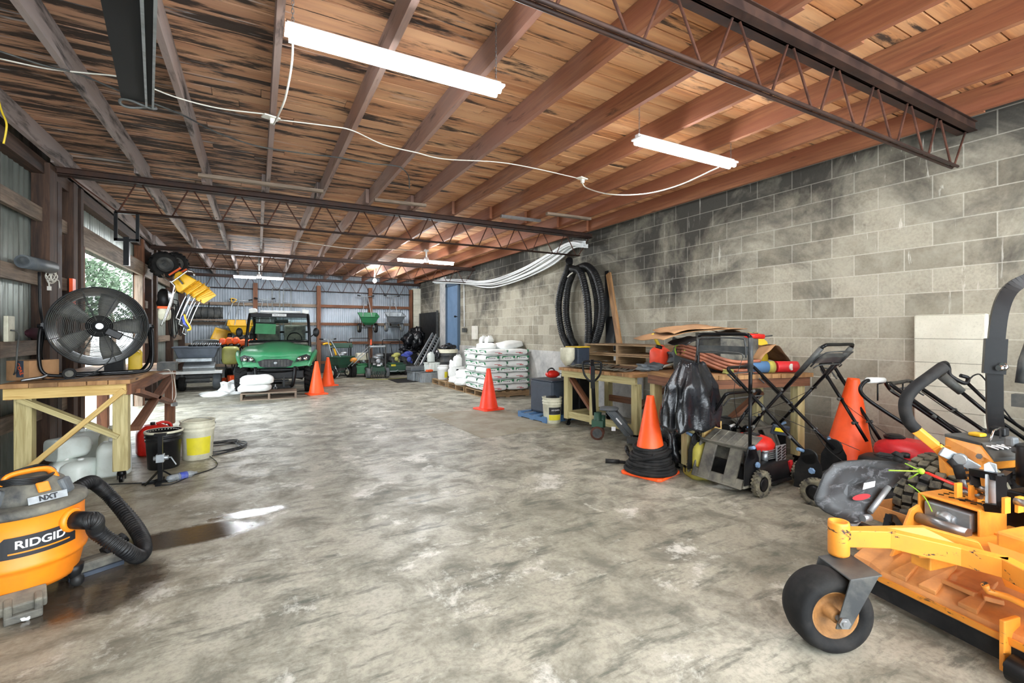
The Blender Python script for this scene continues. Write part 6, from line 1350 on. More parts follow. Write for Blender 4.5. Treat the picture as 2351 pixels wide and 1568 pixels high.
# ---------------- push mowers
def rz_of(fx, fy): return math.atan2(-fx, fy)
def tread_wheel(T, c, r, w_, world=False, name='wheel', mat='tyre_dirty', hub='black_plastic'):
    a, b = MB(), MB(); wheel((a, b), c, (1, 0, 0), r, w_, lug=22, seg=36)
    b.lathe([(r*.5, 0), (r*.52, w_*.02), (r*.3, w_*.04), (.001, w_*.04)], 24, rot=(0, PI/2, 0), loc=(c[0]+w_*.44, c[1], c[2])); b.lathe([(r*.5, 0), (r*.52, w_*.02), (r*.3, w_*.04), (.001, w_*.04)], 24, rot=(0, -PI/2, 0), loc=(c[0]-w_*.44, c[1], c[2]))
    q = a.build(name, mat, T, world=world); b.build('hub', hub, q, world=world); return q
def mower(label, c, rz, deckm='black_plastic', engm='red_plastic', handle=None, rear='box', muff=True, hm='black_metal', grip=None, knobs=True, W=.27, eng=True, flat=False, wheels=True, hood=False):
    T = thing('push_mower', label, 'lawn mower', c, rz); B = lambda m, n, mt, **k: m.build(n, mt, T, world=False, **k)
    if wheels:
        for x in (-1, 1): tread_wheel(T, (x*(W+.045), 0, .105), .105, .055); tread_wheel(T, (x*(W+.03), .60, .10), .10, .05)
    m = MB()
    def rr(y0, y1, hw, z, rad, n=6):
        pts = []
        for cx, cy, a0 in ((hw-rad, y1-rad, 0), (-hw+rad, y1-rad, PI/2), (-hw+rad*.3, y0+rad*.3, PI), (hw-rad*.3, y0+rad*.3, 1.5*PI)):
            rd = rad if cy > (y0+y1)/2 else rad*.3
            for k in range(n+1): a = a0+PI/2*k/n; pts.append((cx+rd*math.cos(a), cy+rd*math.sin(a), z))
        return pts
    rows = [[m.v(p) for p in rr(-.02, .70+e, W-.02+e, z, .2)] for z, e in ((.05, .01), (.06, .015), (.10, .012), (.18, .0), (.205, -.03), (.225, -.08))]
    m.skin(rows, cap=True); m.box((0, .35, .062), (W*2+.03, .3, .02)); B(m, 'deck', deckm)
    if rear == 'box':
        m = MB(); t = .015
        A_ = lambda x, y, z: (x, y, z)
        for s in (-1, 1): m.ngon([(s*W*.92, -.16, .07), (s*W*.92, .05, .07), (s*W*.92, .08, .36), (s*W*.92, -.04, .36)], (1, 0, 0), .018)
        for s in (-1, 1): m.ngon([(s*W*.46-.09*W*0-.06, -.165, .075), (s*W*.46+.06, -.165, .075), (s*W*.46+.06, -.045, .355), (s*W*.46-.06, -.045, .355)], (0, 1, 0), .02)
        m.ngon([(-W*.9, -.17, .06), (W*.9, -.17, .06), (W*.9, -.135, .13), (-W*.9, -.135, .13)], (0, 1, 0), .03); m.cyl((-W*.92, -.03, .37), (W*.92, -.03, .37), .016); m.box((0, .03, .22), (.28, .02, .26)); B(m, 'rear_frame', 'dusty_black', bev=.006)
        m = MB(); m.box((0, .06, .40), (W*1.7, .22, .012), (.45, 0, 0)); m.box((0, -.03, .375), (W*1.7, .05, .012), (-.2, 0, 0))
        for k in range(5): m.box((-.16+.08*k, .06, .408), (.008, .2, .01), (.45, 0, 0))
        B(m, 'rear_flap', 'dusty_black', bev=.004); m = MB(); m.ell((.02, .02, .12), (.1, .03, .03), jit=.02); B(m, 'dry_grass', 'cardboard')
    if eng:
        m1, m2 = MB(), MB()
        m1.cyl((0, .36, .21), (0, .36, .30), .10, seg=20); m1.box((.06, .36, .27), (.2, .16, .09))
        for i in range(5): m1.box((.13, .38, .235+.018*i), (.13, .15, .006))
        m1.box((-.12, .33, .30), (.08, .16, .09)); m1.cyl((-.02, .22, .24), (-.02, .22, .36), .03); B(m1, 'engine', 'grey_metal')
        rows = []; m2 = MB()
        for z, r, e in ((.29, .17, 0), (.30, .185, 0), (.345, .185, 0), (.385, .165, .01), (.405, .12, .02), (.412, .06, .02)):
            rows.append([m2.v((r*math.cos(2*PI*k/28)*1.02, .36-e+r*.92*math.sin(2*PI*k/28)*(1.12 if math.sin(2*PI*k/28) > 0 else 1), z)) for k in range(28)])
        m2.skin(rows, cap=True); sh = B(m2, 'engine_shroud', engm)
        m = MB(); m.lathe([(.07, .0), (.072, .008), (.05, .014)], 20, loc=(.0, .36, .407)); m.build('recoil_cover', 'black_plastic', sh, world=False)
        m = MB()
        for k in range(7): m.box((-.045+.015*k, .36, .423), (.006, .09, .004))
        m.build('recoil_grille', 'dark_grey', sh, world=False)
        if muff:
            m = MB(); m.box((.205, .47, .275), (.012, .15, .14)); mf = B(m, 'muffler_guard', 'galvanised', bev=.01)
            m = MB()
            for i in range(5):
                for j in range(2): m.box((.213, .435+.07*j, .225+.025*i), (.004, .05, .010), (.35, 0, 0))
            m.build('guard_slots', 'black_metal', mf, world=False); m = MB(); m.cyl((.16, .30, .2), (.16, .30, .29), .028); m.cyl((.16, .30, .29), (.16, .30, .31), .033); B(m, 'oil_filler', 'galvanised')
        m = MB(); m.lathe([(.028, 0), (.03, .03), (.02, .035)], 14, loc=(-.09, .46, .405)); B(m, 'fuel_cap', 'black_plastic')
    if hood: m = MB(); m.ell((.0, .28, .36), (.19, .25, .115), p=.7, squ=.8); hd_ = B(m, 'hood', engm); m = MB(); m.lathe([(.07, 0), (.075, .02), (.05, .035)], 12, loc=(.02, .16, .46), smooth=False); m.build('hood_cap', 'black_plastic', hd_, world=False)
    if flat: m = MB(); m.box((0, .35, .30), (.40, .5, .1)); m.box((0, .35, .36), (.3, .35, .06)); B(m, 'cover', engm, bev=.03)
    if knobs:
        for s in (-1, 1):
            m = MB(); m.ngon([(s*(W+.0), -.17, .10), (s*(W+.0), .04, .10), (s*W, .03, .30), (s*W, -.02, .40), (s*W, -.10, .40), (s*W, -.16, .28)], (1, 0, 0), .008*s); m.lathe([(.06, -.008), (.065, 0), (.06, .008)], 20, rot=(0, PI/2, 0), loc=(s*W, -.06, .36)); B(m, 'handle_bracket', 'black_plastic')
            m = MB(); m.cyl((s*(W+.01), -.1, .40), (s*(W+.06), -.12, .42), .014); m.lathe([(.02, 0), (.026, .01), (.02, .025)], 7, rot=(0, s*PI/2, 0), loc=(s*(W+.02), -.03, .26), smooth=False); B(m, 'knob', 'door_blue' if knobs == 1 else 'print_white')
            m = MB(); m.box((s*(W-.01), -.02, .16), (.02, .05, .12), (.2, 0, 0)); m.box((s*(W-.01), .53, .16), (.02, .04, .1), (.2, 0, 0)); B(m, 'height_lever', 'red_paint')
    if handle:
        y0, z0, y1, z1, hw, kind = handle; d = Vector((0, y1-y0, z1-z0)); n_ = d.normalized()
        m = MB(); a = Vector((0, y0, z0))
        def hp(f, x, off=0): return Vector((x, 0, 0))+a+d*f+Vector((0, -n_.z, n_.y))*off
        for s in (-1, 1):
            m.cyl(hp(0, s*hw), hp(.55, s*hw), .014, seg=10)
        B(m, 'lower_handle', hm)
        m = MB(); m.tube(smooth([hp(.5, -hw), hp(.93, -hw), hp(.985, -hw+.015), hp(1, -hw+.05), hp(1, 0, .0), hp(1, hw-.05), hp(.985, hw-.015), hp(.93, hw), hp(.5, hw)], 5), .015, 10); B(m, 'upper_handle', hm)
        m = MB(); m.tube(smooth([hp(.80, -hw+.02, .03), hp(.93, -hw+.025, .04), hp(.965, -hw+.07, .05), hp(.965, hw-.07, .05), hp(.93, hw-.025, .04), hp(.80, hw-.02, .03)], 5), .007, 8); B(m, 'bail', 'dark_grey')
        for f in (.22, .52):
            m = MB()
            for s in (-1, 1): m.cyl(hp(f, s*hw-.025), hp(f, s*hw+.03), .008); m.ell(hp(f, s*hw+s*.03), (.012, .016, .016))
            B(m, 'clamp', 'dark_grey')
        if kind == 'console':
            m = MB(); c_ = hp(.86, 0, .0); m.box(c_, (hw*2-.02, .05, .07), (math.atan2(n_.z, n_.y)-PI/2, 0, 0)); m.tube(smooth([hp(.80, -hw+.03, .05), hp(.84, -hw+.07, .06), hp(.84, hw-.07, .06), hp(.80, hw-.03, .05)], 3), .006, 6); B(m, 'console', 'dark_grey', bev=.008)
        if grip:
            m = MB()
            for s in ((1,) if grip == 1 else (-1, 1)): m.cyl(hp(.68, s*hw), hp(.97, s*hw), .021, seg=12)
            B(m, 'grip', 'dark_grey')
        m = MB(); m.tube(smooth([hp(.85, -hw, .02), hp(.6, -hw-.03, .03), hp(.3, -hw-.04, .02), hp(.05, -hw+.03, .03), (0, .1, .3)], 5), .004, 5); m.tube(smooth([hp(.82, hw-.05, .02), hp(.5, hw*.5, .03), (0, .2, .42)], 4), .0025, 5); B(m, 'cable', 'cord_black')
    return T
mower('nearest push mower with red engine cover, open rear chute and upright black handle', Vector((3.62, 2.71, 0)), -PI/2+.03, handle=(-.06, .36, -.05, 1.33, .255, 'console'), grip=1)
mower('grey-covered mower half under the near bench behind the red-topped one', Vector((4.50, 3.02, 0)), rz_of(.05, 1), W=.22, deckm='dusty_black', engm='dark_grey', handle=(-.05, .36, -.80, 1.24, .22, 'console'), muff=True, grip=2, rear='box')
m = MB(); c = ont(1791, 987, 4.45); m.box(c, (.16, .03, .10), (.3, .15, -.5)); o = m.build('battery_cover', 'navy_tote', bev=.01); tag(o, 'dark plastic cover with yellow warning label among the mower parts', 'cover')
m = MB(); c = ont(1790, 987, 4.40); m.box(c, (.085, .006, .035), (.3, .15, -.5)); l_ = m.build('warning_label', 'yellow_label', o)
mower('black mower with long slanting handle resting toward the near bench, pale wheel treads', Vector((4.12, 2.12, 0)), rz_of(.16, -.98), engm='black_plastic', handle=(-.05, .34, -.74, 1.02, .25, 'bar'), muff=False, rear='none', deckm='black_plastic')
mower('low mower with folded handle directly behind the red-topped one', Vector((3.93, 3.18, 0)), rz_of(0, 1), W=.22, engm='dusty_black', handle=(-.08, .3, -.42, .80, .25, 'bar'), muff=False, rear='none', deckm='dusty_black', knobs=2)
mower('bright red low mower with twin dark rails in front of the big cone', Vector((4.72, 2.06, 0)), rz_of(-.2, -.98), deckm='red_paint', engm='red_paint', W=.2, handle=(-.02, .40, -.47, 1.05, .08, 'bar'), muff=False, rear='none', knobs=0, hood=True)
mower('walk-behind mower with white grip on a curved black handle, behind the orange machine', Vector((4.66, 1.22, 0)), rz_of(.1, -.99), deckm='dark_grey', engm='dark_grey', handle=(-.05, .5, -.62, .94, .23, 'bar'), muff=False, rear='none', flat=True, eng=False, knobs=0)
m = MB(); m.tube([ont(1993, 873, 3.72), ont(2028, 873, 3.80)], .024, 14); o = m.build('handle_grip', 'white_plastic'); tag(o, 'white ribbed hand grip on the curved black mower handle', 'grip')
T = thing('curved_handle', 'curved black handlebar with wire bail left of the orange lap bar', 'handlebar', ont(1995, 900, 3.72))
m = MB(); m.tube(smooth([ont(2165, 1025, 3.5), ont(2080, 975, 3.6), ont(2010, 930, 3.68), ont(1982, 908, 3.7), ont(1975, 893, 3.7), ont(1982, 880, 3.71), ont(1995, 873, 3.72), ont(2028, 873, 3.8), ont(2036, 884, 3.85), ont(2050, 900, 3.9), ont(2090, 925, 3.9), ont(2200, 1000, 3.8)], 5), .014, 8); m.build('bar', 'black_metal', T)
m = MB(); m.tube([ont(2015, 920, 3.75), ont(2015, 882, 3.75), ont(2030, 878, 3.8), ont(2070, 876, 3.85), ont(2083, 875, 3.85)], .006, 6); m.tube([ont(2073, 878, 3.85), ont(2072, 910, 3.85)], .006, 6); m.build('bail', 'black_metal', T)
T = thing('trimmer_handle', 'black looped mower handle with thick grip rising behind the orange console', 'handlebar', ont(2200, 860, 3.4))
m = MB(); m.tube(smooth([ont(2150, 862, 3.4), ont(2152, 850, 3.4), ont(2160, 836, 3.42), ont(2172, 833, 3.44), ont(2178, 845, 3.45), ont(2182, 862, 3.43), ont(2215, 880, 3.4), ont(2222, 868, 3.42), ont(2205, 862, 3.43)], 5), .014, 8); m.tube([ont(2136, 862, 3.4), ont(2145, 866, 3.4), ont(2160, 864, 3.4)], .008, 6); m.build('loop', 'black_plastic', T)
m = MB(); m.tube([ont(2162, 862, 3.4), ont(2208, 900, 3.35)], .034, 12, r2=.028); m.build('grip', 'dark_grey', T)
m = MB(); m.tube([ont(2205, 898, 3.35), ont(2262, 945, 3.3), ont(2400, 1040, 3.2)], .013, 8); m.tube([ont(2222, 880, 3.4), ont(2290, 945, 3.35), ont(2400, 1020, 3.3)], .012, 8); m.tube(smooth([ont(2215, 882, 3.4), ont(2240, 860, 3.4), ont(2262, 872, 3.4), ont(2320, 960, 3.3), ont(2380, 1000, 3.3)], 4), .005, 6); m.build('shaft', 'black_metal', T)
cone('very large orange cone leaning behind the mowers by the block wall', Vector((4.83, 2.34, 0)), .92, .22, .045, .52, rot=(.04, .05, .2))
# ---------------- ride-on mower with rollover bar (mostly outside the right edge)
T = thing('ride_on_mower', 'black-framed ride-on mower with tall rollover bar behind the orange machine', 'mower', (4.3, .6, 0))
tk = lambda u, v, t=3.0: ont(u, v, t)
m = MB(); pts = smooth([tk(2290, 1010), tk(2284, 960), tk(2283, 900), tk(2283, 850), tk(2287, 780), tk(2296, 715), tk(2315, 670), tk(2350, 645), tk(2400, 632), tk(2500, 640), tk(2580, 690, 2.95), tk(2600, 800, 2.9), tk(2600, 1010, 2.85)], 5)
for i in range(len(pts)-1): m.bar(pts[i], pts[i+1]+(pts[i+1]-pts[i])*.15, .075, .06, (.9, .4, 0))
m.build('rollover_bar', 'black_metal', T)
m = MB(); m.bar(tk(2281, 858, 2.98), tk(2286, 778, 2.98), .10, .08, (.9, .4, 0)); m.build('hinge_collar', 'black_metal', T)
m = MB(); m.cyl(tk(2292, 845, 2.9), tk(2303, 845, 2.9), .018); m.cyl(tk(2302, 842, 2.9), tk(2306, 842, 2.9), .026); m.build('hinge_pin', 'chrome', T)
for y in (.2, 1.05):
    a, b = MB(), MB(); wheel((a, b), (4.35, y, .26), (.1, 1, 0), .26, .22, lug=22); q = a.build('tyre', 'black_rubber', T); b.build('rim', 'grey_metal', q)
m = MB(); m.box((4.32, .60, .42), (.5, .55, .28)); m.box((4.25, .62, .6), (.3, .8, .1)); m.build('body', 'black_plastic', T, bev=.04)
m = MB(); m.box((4.3, .55, .74), (.42, .45, .12)); m.box((4.5, .55, 1.0), (.12, .45, .5), (0, .15, 0)); m.build('seat', 'black_plastic', T, bev=.04)
m = MB(); m.tube([tk(2345, 880), tk(2352, 830), tk(2370, 780)], .03, 10); m.box(tk(2352, 920), (.08, .1, .08)); m.build('control_arm', 'dark_grey', T)
# ---------------- orange stand-on mower
OT = thing('stand_on_mower', 'orange stand-on mower with black front caster and folded-up chute in the right foreground', 'mower', (2.11, .778, 0), rz_of(-.98, .2))
B = lambda m, n, mt, par=None, **k: m.build(n, mt, par or OT, world=False, **k)
O = lambda x, y, z: OT.matrix_basis @ Vector((x, y, z))
OI = OT.matrix_basis.inverted()
pl = lambda u, v, t: OI @ ont(u, v, t)
def caster(lx, sgn, T=OT):
    cx, cy, r = lx-.075*sgn, .03, .165
    a, b = MB(), MB(); c = (cx, cy, r); a.M = b.M = Matrix.Translation(c) @ Matrix.Rotation(-.30*sgn, 4, 'Z') @ Matrix.Translation((-c[0], -c[1], -c[2]))
    a.lathe([(r*.58, -.055), (r*.64, -.07), (r*.80, -.078), (r*.93, -.066), (r, -.03), (r, .03), (r*.93, .066), (r*.80, .078), (r*.64, .07), (r*.58, .055)], 48, cap=False, rot=(0, PI/2, 0), loc=c)
    b.lathe([(.016, -.07), (.026, -.07), (.028, -.012), (.05, -.008), (.082, -.03), (.092, -.056), (r*.6, -.058), (r*.6, .058), (.092, .056), (.082, .03), (.05, .008), (.028, .012), (.026, .07), (.016, .07)], 36, rot=(0, PI/2, 0), loc=c)
    w_ = B(a, 'caster_tyre', 'black_rubber'); B(b, 'caster_rim', 'rim_tan', w_)
    m = MB(); m.M = a.M if False else Matrix.Translation(c) @ Matrix.Rotation(-.30*sgn, 4, 'Z') @ Matrix.Translation((-c[0], -c[1], -c[2]))
    for s in (-1, 1):
        P = [(cx+s*.095, cy-.03, r-.03), (cx+s*.095, cy+.03, r-.03), (cx+s*.095, cy-.03, r+.17), (cx+s*.095, cy-.15, r+.19)]; m.ngon(P, (1, 0, 0), .008*s)
    m.ngon([(cx-.103, cy-.16, r+.185), (cx+.103, cy-.16, r+.185), (cx+.103, cy-.03, r+.165), (cx-.103, cy-.03, r+.165)], (0, 0, 1), .009); B(m, 'caster_fork', 'dark_grey', bev=.004)
    m = MB(); m.M = Matrix.Translation(c) @ Matrix.Rotation(-.30*sgn, 4, 'Z') @ Matrix.Translation((-c[0], -c[1], -c[2])); m.cyl((cx-.12, cy, r), (cx+.12, cy, r), .012, seg=12); m.cyl((cx-.115, cy, r), (cx-.105, cy, r), .024, seg=6, smooth=False); m.cyl((cx+.105, cy, r), (cx+.115, cy, r), .024, seg=6, smooth=False); B(m, 'axle_bolt', 'steel')
caster(.42, 1)
for s in (1, -1):
    m = MB(); m.lathe([(.040, .35), (.042, .36), (.042, .49), (.040, .50), (.032, .50), (.03, .47), (.001, .47)], 28, loc=(.40*s, -.11, 0)); B(m, 'caster_hub', 'orange_chipped', sm=True)
    m = MB(); pts = [Vector((.39*s, -.13, .43)), Vector((.29*s, -.26, .45)), Vector((.12*s, -.42, .43)), Vector((0, -.47, .43))]
    for i in range(3): m.bar(pts[i], pts[i+1]+(pts[i+1]-pts[i]).normalized()*.01, .05, .075)
    B(m, 'front_arm', 'orange_chipped', bev=.004)
    m = MB(); m.ngon([(.40*s, -.16, .46), (.24*s, -.40, .50), (.10*s, -.50, .48), (.08*s, -.53, .41), (.24*s, -.40, .41)], (s*.02, -.02, 0), 1); m.cyl((.14*s, -.46, .45), (.13*s, -.42, .45), .014, seg=6, smooth=False); B(m, 'gusset', 'orange_paint', bev=.003)
# deck
m = MB(); sec = [(-.50, .118), (-.495, .125), (-.515, .165), (-.57, .19), (-.66, .23), (-.80, .25), (-1.15, .25), (-1.2, .2), (-1.2, .06)]
rows = [[m.v((x, y+(.0 if abs(x) < .5 else -.04), z)) for y, z in sec] for x in [.66-1.32*i/16 for i in range(17)]]
m.skin(rows, closed=False, cap=False, smooth=False); B(m, 'deck', 'orange_dusty', solid=.006)
m = MB(); m.ngon([(-.66, -.494, .125), (.66, -.494, .125), (.66, -.486, .155), (-.66, -.486, .155)], (0, 1, 0), .008); B(m, 'deck_lip', 'orange_chipped')
m = MB(); m.bx((-.65, -.515, .04), (.65, -.50, .12)); B(m, 'lip_shade_strip', 'black_rubber')  # black strip standing in for the deep shadow under the lip
m = MB()
for x in (.42, .30, .15, -.1, -.3): m.ngon([(x-.035, -.515, .168), (x+.035, -.515, .168), (x, -.72, .245)], (0, 0, 1), .02)
m.box((.22, -.60, .215), (.12, .05, .02), (.2, 0, 0)); m.box((.12, -.62, .22), (.06, .1, .02), (.2, 0, .6)); B(m, 'deck_ribs', 'orange_dusty', bev=.004)
m = MB(); m.bx((.0, -.56, .02), (.018, -.46, .22)); B(m, 'skid_plate', 'orange_chipped', bev=.004)
m = MB(); m.cyl((-.02, -.46, .055), (-.28, -.46, .055), .05, seg=24); m.cyl((.0, -.46, .055), (-.32, -.46, .055), .012); B(m, 'anti_scalp_roller', 'black_plastic')
m = MB(); m.tube([(.03, -.40, .36), (.03, -.42, .33), (-.02, -.44, .33), (-.32, -.44, .31)], .013, 8); B(m, 'hose_guard', 'orange_chipped')
# deck link plate, spindle tray
m = MB(); m.bx((.60, -1.18, .25), (.86, -.92, .255)); m.bx((.60, -.925, .25), (.86, -.92, .34)); m.bx((.855, -1.18, .25), (.86, -.92, .34)); m.bx((.60, -1.18, .25), (.605, -.92, .32)); tr = B(m, 'spindle_tray', 'orange_dusty', bev=.003)
m = MB(); m.cyl((.73, -1.05, .255), (.73, -1.05, .29), .09, seg=24); m.cyl((.73, -1.05, .29), (.73, -1.05, .32), .03); m.build('pulley', 'dark_grey', tr, world=False)
m = MB(); m.bar((.5, -.7, .30), (.72, -.92, .30), .03, .04); m.bar((.62, -.72, .28), (.64, -.78, .36), .03, .02); m.cyl((.60, -.75, .33), (.66, -.78, .33), .01); m.bar((.64, -.70, .27), (.74, -.70, .27), .04, .04); B(m, 'linkage', 'black_metal')
m = MB(); m.bx((.66, -.95, .15), (.92, -.40, .19)) if False else m.bar((.66, -.62, .2), (.98, -1.0, .17), .06, .05); B(m, 'side_rail', 'orange_dusty', bev=.006)
# hydraulic box with knurled roller
m = MB(); m.box((.40, -.92, .51), (.25, .20, .012)); m.box((.275, -.92, .45), (.012, .20, .13)); m.box((.525, -.92, .45), (.012, .20, .13)); m.box((.4, -1.015, .43), (.25, .012, .16)); bx_ = B(m, 'guard_box', 'orange_paint', bev=.01)
m = MB()
for i in range(4):
    for j in range(3): m.box((.33+.045*i, -.97+.04*j, .5175), (.022, .012, .003), (0, 0, .5))
m.build('vent_slots', 'black_metal', bx_, world=False)
m = MB(); m.box((.40, -.86, .44), (.2, .08, .09)); m.cyl((.40, -.83, .44), (.40, -.79, .42), .03); m.cyl((.44, -.82, .43), (.36, -.82, .43), .022); B(m, 'hydraulic_block', 'galvanised', bev=.008)
m = MB(); m.cyl((.50, -.78, .40), (.29, -.78, .40), .027, seg=24); B(m, 'foot_roller', 'steel')
m = MB(); m.ngon([(.52, -.74, .44), (.52, -.80, .46), (.52, -.84, .40), (.52, -.74, .24), (.52, -.60, .22), (.52, -.66, .30)], (-1, 0, 0), .014); m.cyl((.50, -.70, .34), (.46, -.70, .34), .014); B(m, 'roller_bracket', 'orange_paint', bev=.003)
m = MB(); m.bx((.24, -1.5, .30), (.32, -.44, .39)); m.bx((-.32, -1.5, .30), (-.24, -.44, .39)); m.bar((.30, -.42, .38), (.05, -1.0, .42), .08, .06); m.bx((-.3, -1.0, .34), (.5, -.92, .40)); B(m, 'frame_rails', 'orange_paint', bev=.006)
m = MB(); m.bx((-.35, -.78, .44), (.10, -.60, .52)); cv = B(m, 'belt_cover', 'orange_paint', bev=.012); m = MB()
for i in range(6): m.box((.02-.03*i, -.70, .522), (.008, .06, .004), (0, 0, .5))
m.build('cover_slots', 'black_metal', cv, world=False)
m = MB(); m.ngon([(.13, -.60, .46), (-.40, -.60, .46), (-.40, -.50, .34), (.02, -.50, .34)], (0, -1, 0), .012); B(m, 'front_shield', 'orange_chipped', bev=.003)
# rear tyre
for s in (1, -1):
    a, b = MB(), MB(); r = .30; c = (s*.72, -1.42, r)
    a.lathe([(r*.55, -.12), (r*.6, -.14), (r*.85, -.15), (r*.94, -.13), (r*.965, -.08), (r*.965, .08), (r*.94, .13), (r*.85, .15), (r*.6, .14), (r*.55, .12)], 48, cap=False, rot=(0, PI/2, 0), loc=c); w_ = B(a, 'drive_tyre', 'black_rubber')
    m = MB()
    for i in range(30):
        for j in range(5):
            an = 2*PI*(i+.5*(j % 2))/30; x = (j-2)*.056; zz = .985 if abs(j-2) < 2 else .955
            m.M = Matrix.Translation(c) @ Matrix.Rotation(an, 4, 'X'); m.box((x, 0, r*zz), (.048, .044, .024), (.0, 0, .12*(1 if j % 2 else -1)))
    m.build('tread_blocks', 'tyre_dirty', w_, world=False, bev=.003)
    b.lathe([(.05, -.1), (.06, -.04), (.14, -.04), (r*.56, -.11), (r*.56, .11), (.14, .04), (.06, .04), (.05, .1)], 30, rot=(0, PI/2, 0), loc=c); B(b, 'drive_rim', 'orange_paint', w_)
# fender with painted claw stripes
m = MB(); fp = [pl(u, v, t) for u, v, t in ((2153, 1030, 2.72), (2172, 1022, 2.68), (2262, 1060, 2.55), (2262, 1178, 2.5), (2195, 1135, 2.62), (2160, 1128, 2.7))]
nv = (OI.to_3x3() @ Vector((.95, .2, 0))); m.ngon(fp, nv, .02); fd = B(m, 'fender', 'orange_paint', bev=.003)
m = MB()
for i in range(8):
    v = 1048+i*13; off = -nv*.004
    for (ua, ub, dv, t) in ((2166, 2196, -4+i*.6, 2.70), (2236, 2204, 4, 2.58)):
        a_, b_, c_ = pl(ua, v, t)+off, pl(ua+(4 if ub > ua else -4), v+6, t)+off, pl(ub, v+dv+3, t-.04)+off
        mid = pl((ua+ub)/2, v-1+dv*.4, t-.02)+off; mid2 = pl((ua+ub)/2, v+6+dv*.4, t-.02)+off; m.ngon([a_, mid, c_, mid2, b_], -nv, .002)
m.build('stripes', 'print_black', fd, world=False)
# console
m = MB(); P = [pl(u, v, t) for u, v, t in ((2168, 1000, 2.72), (2254, 1022, 2.52), (2282, 1058, 2.42), (2250, 1082, 2.44), (2205, 1062, 2.6), (2168, 1040, 2.7))]
dv_ = OI.to_3x3() @ Vector((.8, -.22, 0)); m.ngon(P, dv_, .30); cn = B(m, 'console', 'orange_paint', bev=.01)
m = MB(); up = Vector((0, 0, .012)); Q = [P[0]+up, P[1]+up, P[2]+up, P[2]+dv_*.34+up, P[1]+dv_*.34+up, P[0]+dv_*.34+up]
m.ngon([Q[0], Q[1], Q[4], Q[5]], (0, 0, -1), .02); m.ngon([Q[1], Q[2], Q[3], Q[4]], (0, 0, -1), .02); tp = B(m, 'control_top', 'dark_grey', bev=.004)
m = MB(); k_ = (Q[0]*.55+Q[4]*.45); m.box(k_+Vector((0, 0, .012)), (.06, .06, .02)); m.build('yellow_cap', 'yellow_plastic', tp, world=False, bev=.008)
m = MB(); k_ = (Q[5]*.5+Q[4]*.5); m.box(k_+Vector((0, 0, .025)), (.07, .05, .05)); m.build('hour_meter', 'black_plastic', tp, world=False, bev=.01)
m = MB(); m.tube([Q[0].lerp(Q[4], .75)+Vector((0, 0, z)) for z in (.0, .06)]+[Q[1].lerp(Q[4], .3)+Vector((0, 0, .06)), Q[1].lerp(Q[4], .2)], .005, 6); m.build('lever', 'chrome', tp, world=False)
m = MB(); e1, e2 = (Q[2]-Q[1]), (Q[4]-Q[1])
for i in range(4): m.box(Q[1]+e1*.5+e2*(.12+.13*i)+Vector((0, 0, .014)), (.018, .07, .006), (.3, 0, 0))
m.build('decal', 'print_white', tp, world=False)
m = MB(); c_ = pl(2249, 1046, 2.49)-nv*.01; m.cyl(c_, c_-nv*.02, .014, seg=6, smooth=False); B(m, 'console_bolt', 'steel')
# lap bar with foam grip
def gp(u, v, t): return pl(u, v, t)
m = MB(); m.tube(smooth([gp(2165, 842, 2.62), gp(2135, 864, 2.60), gp(2098, 892, 2.58), gp(2080, 918, 2.57), gp(2079, 945, 2.56), gp(2088, 970, 2.55), gp(2103, 986, 2.54)], 6), .030, 16); B(m, 'foam_grip', 'black_rubber')
m = MB()
L_ = [gp(2100, 984, 2.54), gp(2150, 1025, 2.50), gp(2195, 1068, 2.46)]
for i in range(2): m.bar(L_[i], L_[i+1], .045, .04, (0, 1, .3))
B(m, 'lap_bar', 'orange_paint', bev=.006)
m = MB(); m.bar(gp(2160, 1035, 2.45), gp(2212, 1060, 2.42), .02, .05); m.bar(gp(2205, 1055, 2.42), gp(2245, 1078, 2.38), .02, .05); c_ = gp(2206, 1052, 2.42); m.cyl(c_, c_-nv*.04, .028); B(m, 'pivot_arm', 'galvanised', bev=.004)
m = MB(); m.cyl(gp(2180, 1056, 2.42), gp(2198, 1075, 2.40), .016); m.cyl(gp(2198, 1068, 2.4), gp(2208, 1100, 2.38), .022); B(m, 'lever_grip', 'black_rubber'); m = MB(); m.cyl(gp(2208, 1098, 2.38), gp(2216, 1122, 2.38), .012); B(m, 'lever_shaft', 'galvanised')
m = MB(); m.bar(gp(2275, 1095, 2.25), gp(2275, 1162, 2.2), .075, .012, (1, 0, 0)); m.ngon([gp(2259, 1066, 2.27), gp(2270, 1060, 2.27), gp(2288, 1066, 2.25), gp(2291, 1092, 2.25), gp(2258, 1090, 2.27)], nv, .012); B(m, 'steel_plate', 'galvanised', bev=.003)
m = MB()
for a_, b_ in ((gp(2232, 1083, 2.33), gp(2298, 1096, 2.2)), (gp(2298, 1096, 2.2), gp(2300, 1168, 2.15)), (gp(2236, 1088, 2.33), gp(2240, 1120, 2.3)), (gp(2262, 1164, 2.2), gp(2300, 1168, 2.15))): m.bar(a_, b_, .035, .035)
m.bar(gp(2315, 1088, 2.35), gp(2300, 1098, 2.2), .03, .03); B(m, 'control_frame', 'black_metal')
m = MB()
for u, v, t in ((2208, 1128, 2.35), (2225, 1132, 2.33), (2243, 1120, 2.3), (2262, 1132, 2.28), (2330, 1150, 2.1)): c_ = gp(u, v, t); m.cyl(c_, c_+Vector((-.05, 0, .0)), .016)
B(m, 'linkage_rods', 'steel'); m = MB()
for u, v in ((2200, 1125), (2232, 1130), (2246, 1135), (2310, 1160), (2340, 1158)): c_ = gp(u, v, 2.3 if u < 2300 else 2.1); m.box(c_, (.012, .04, .07))
B(m, 'mount_tabs', 'orange_paint')
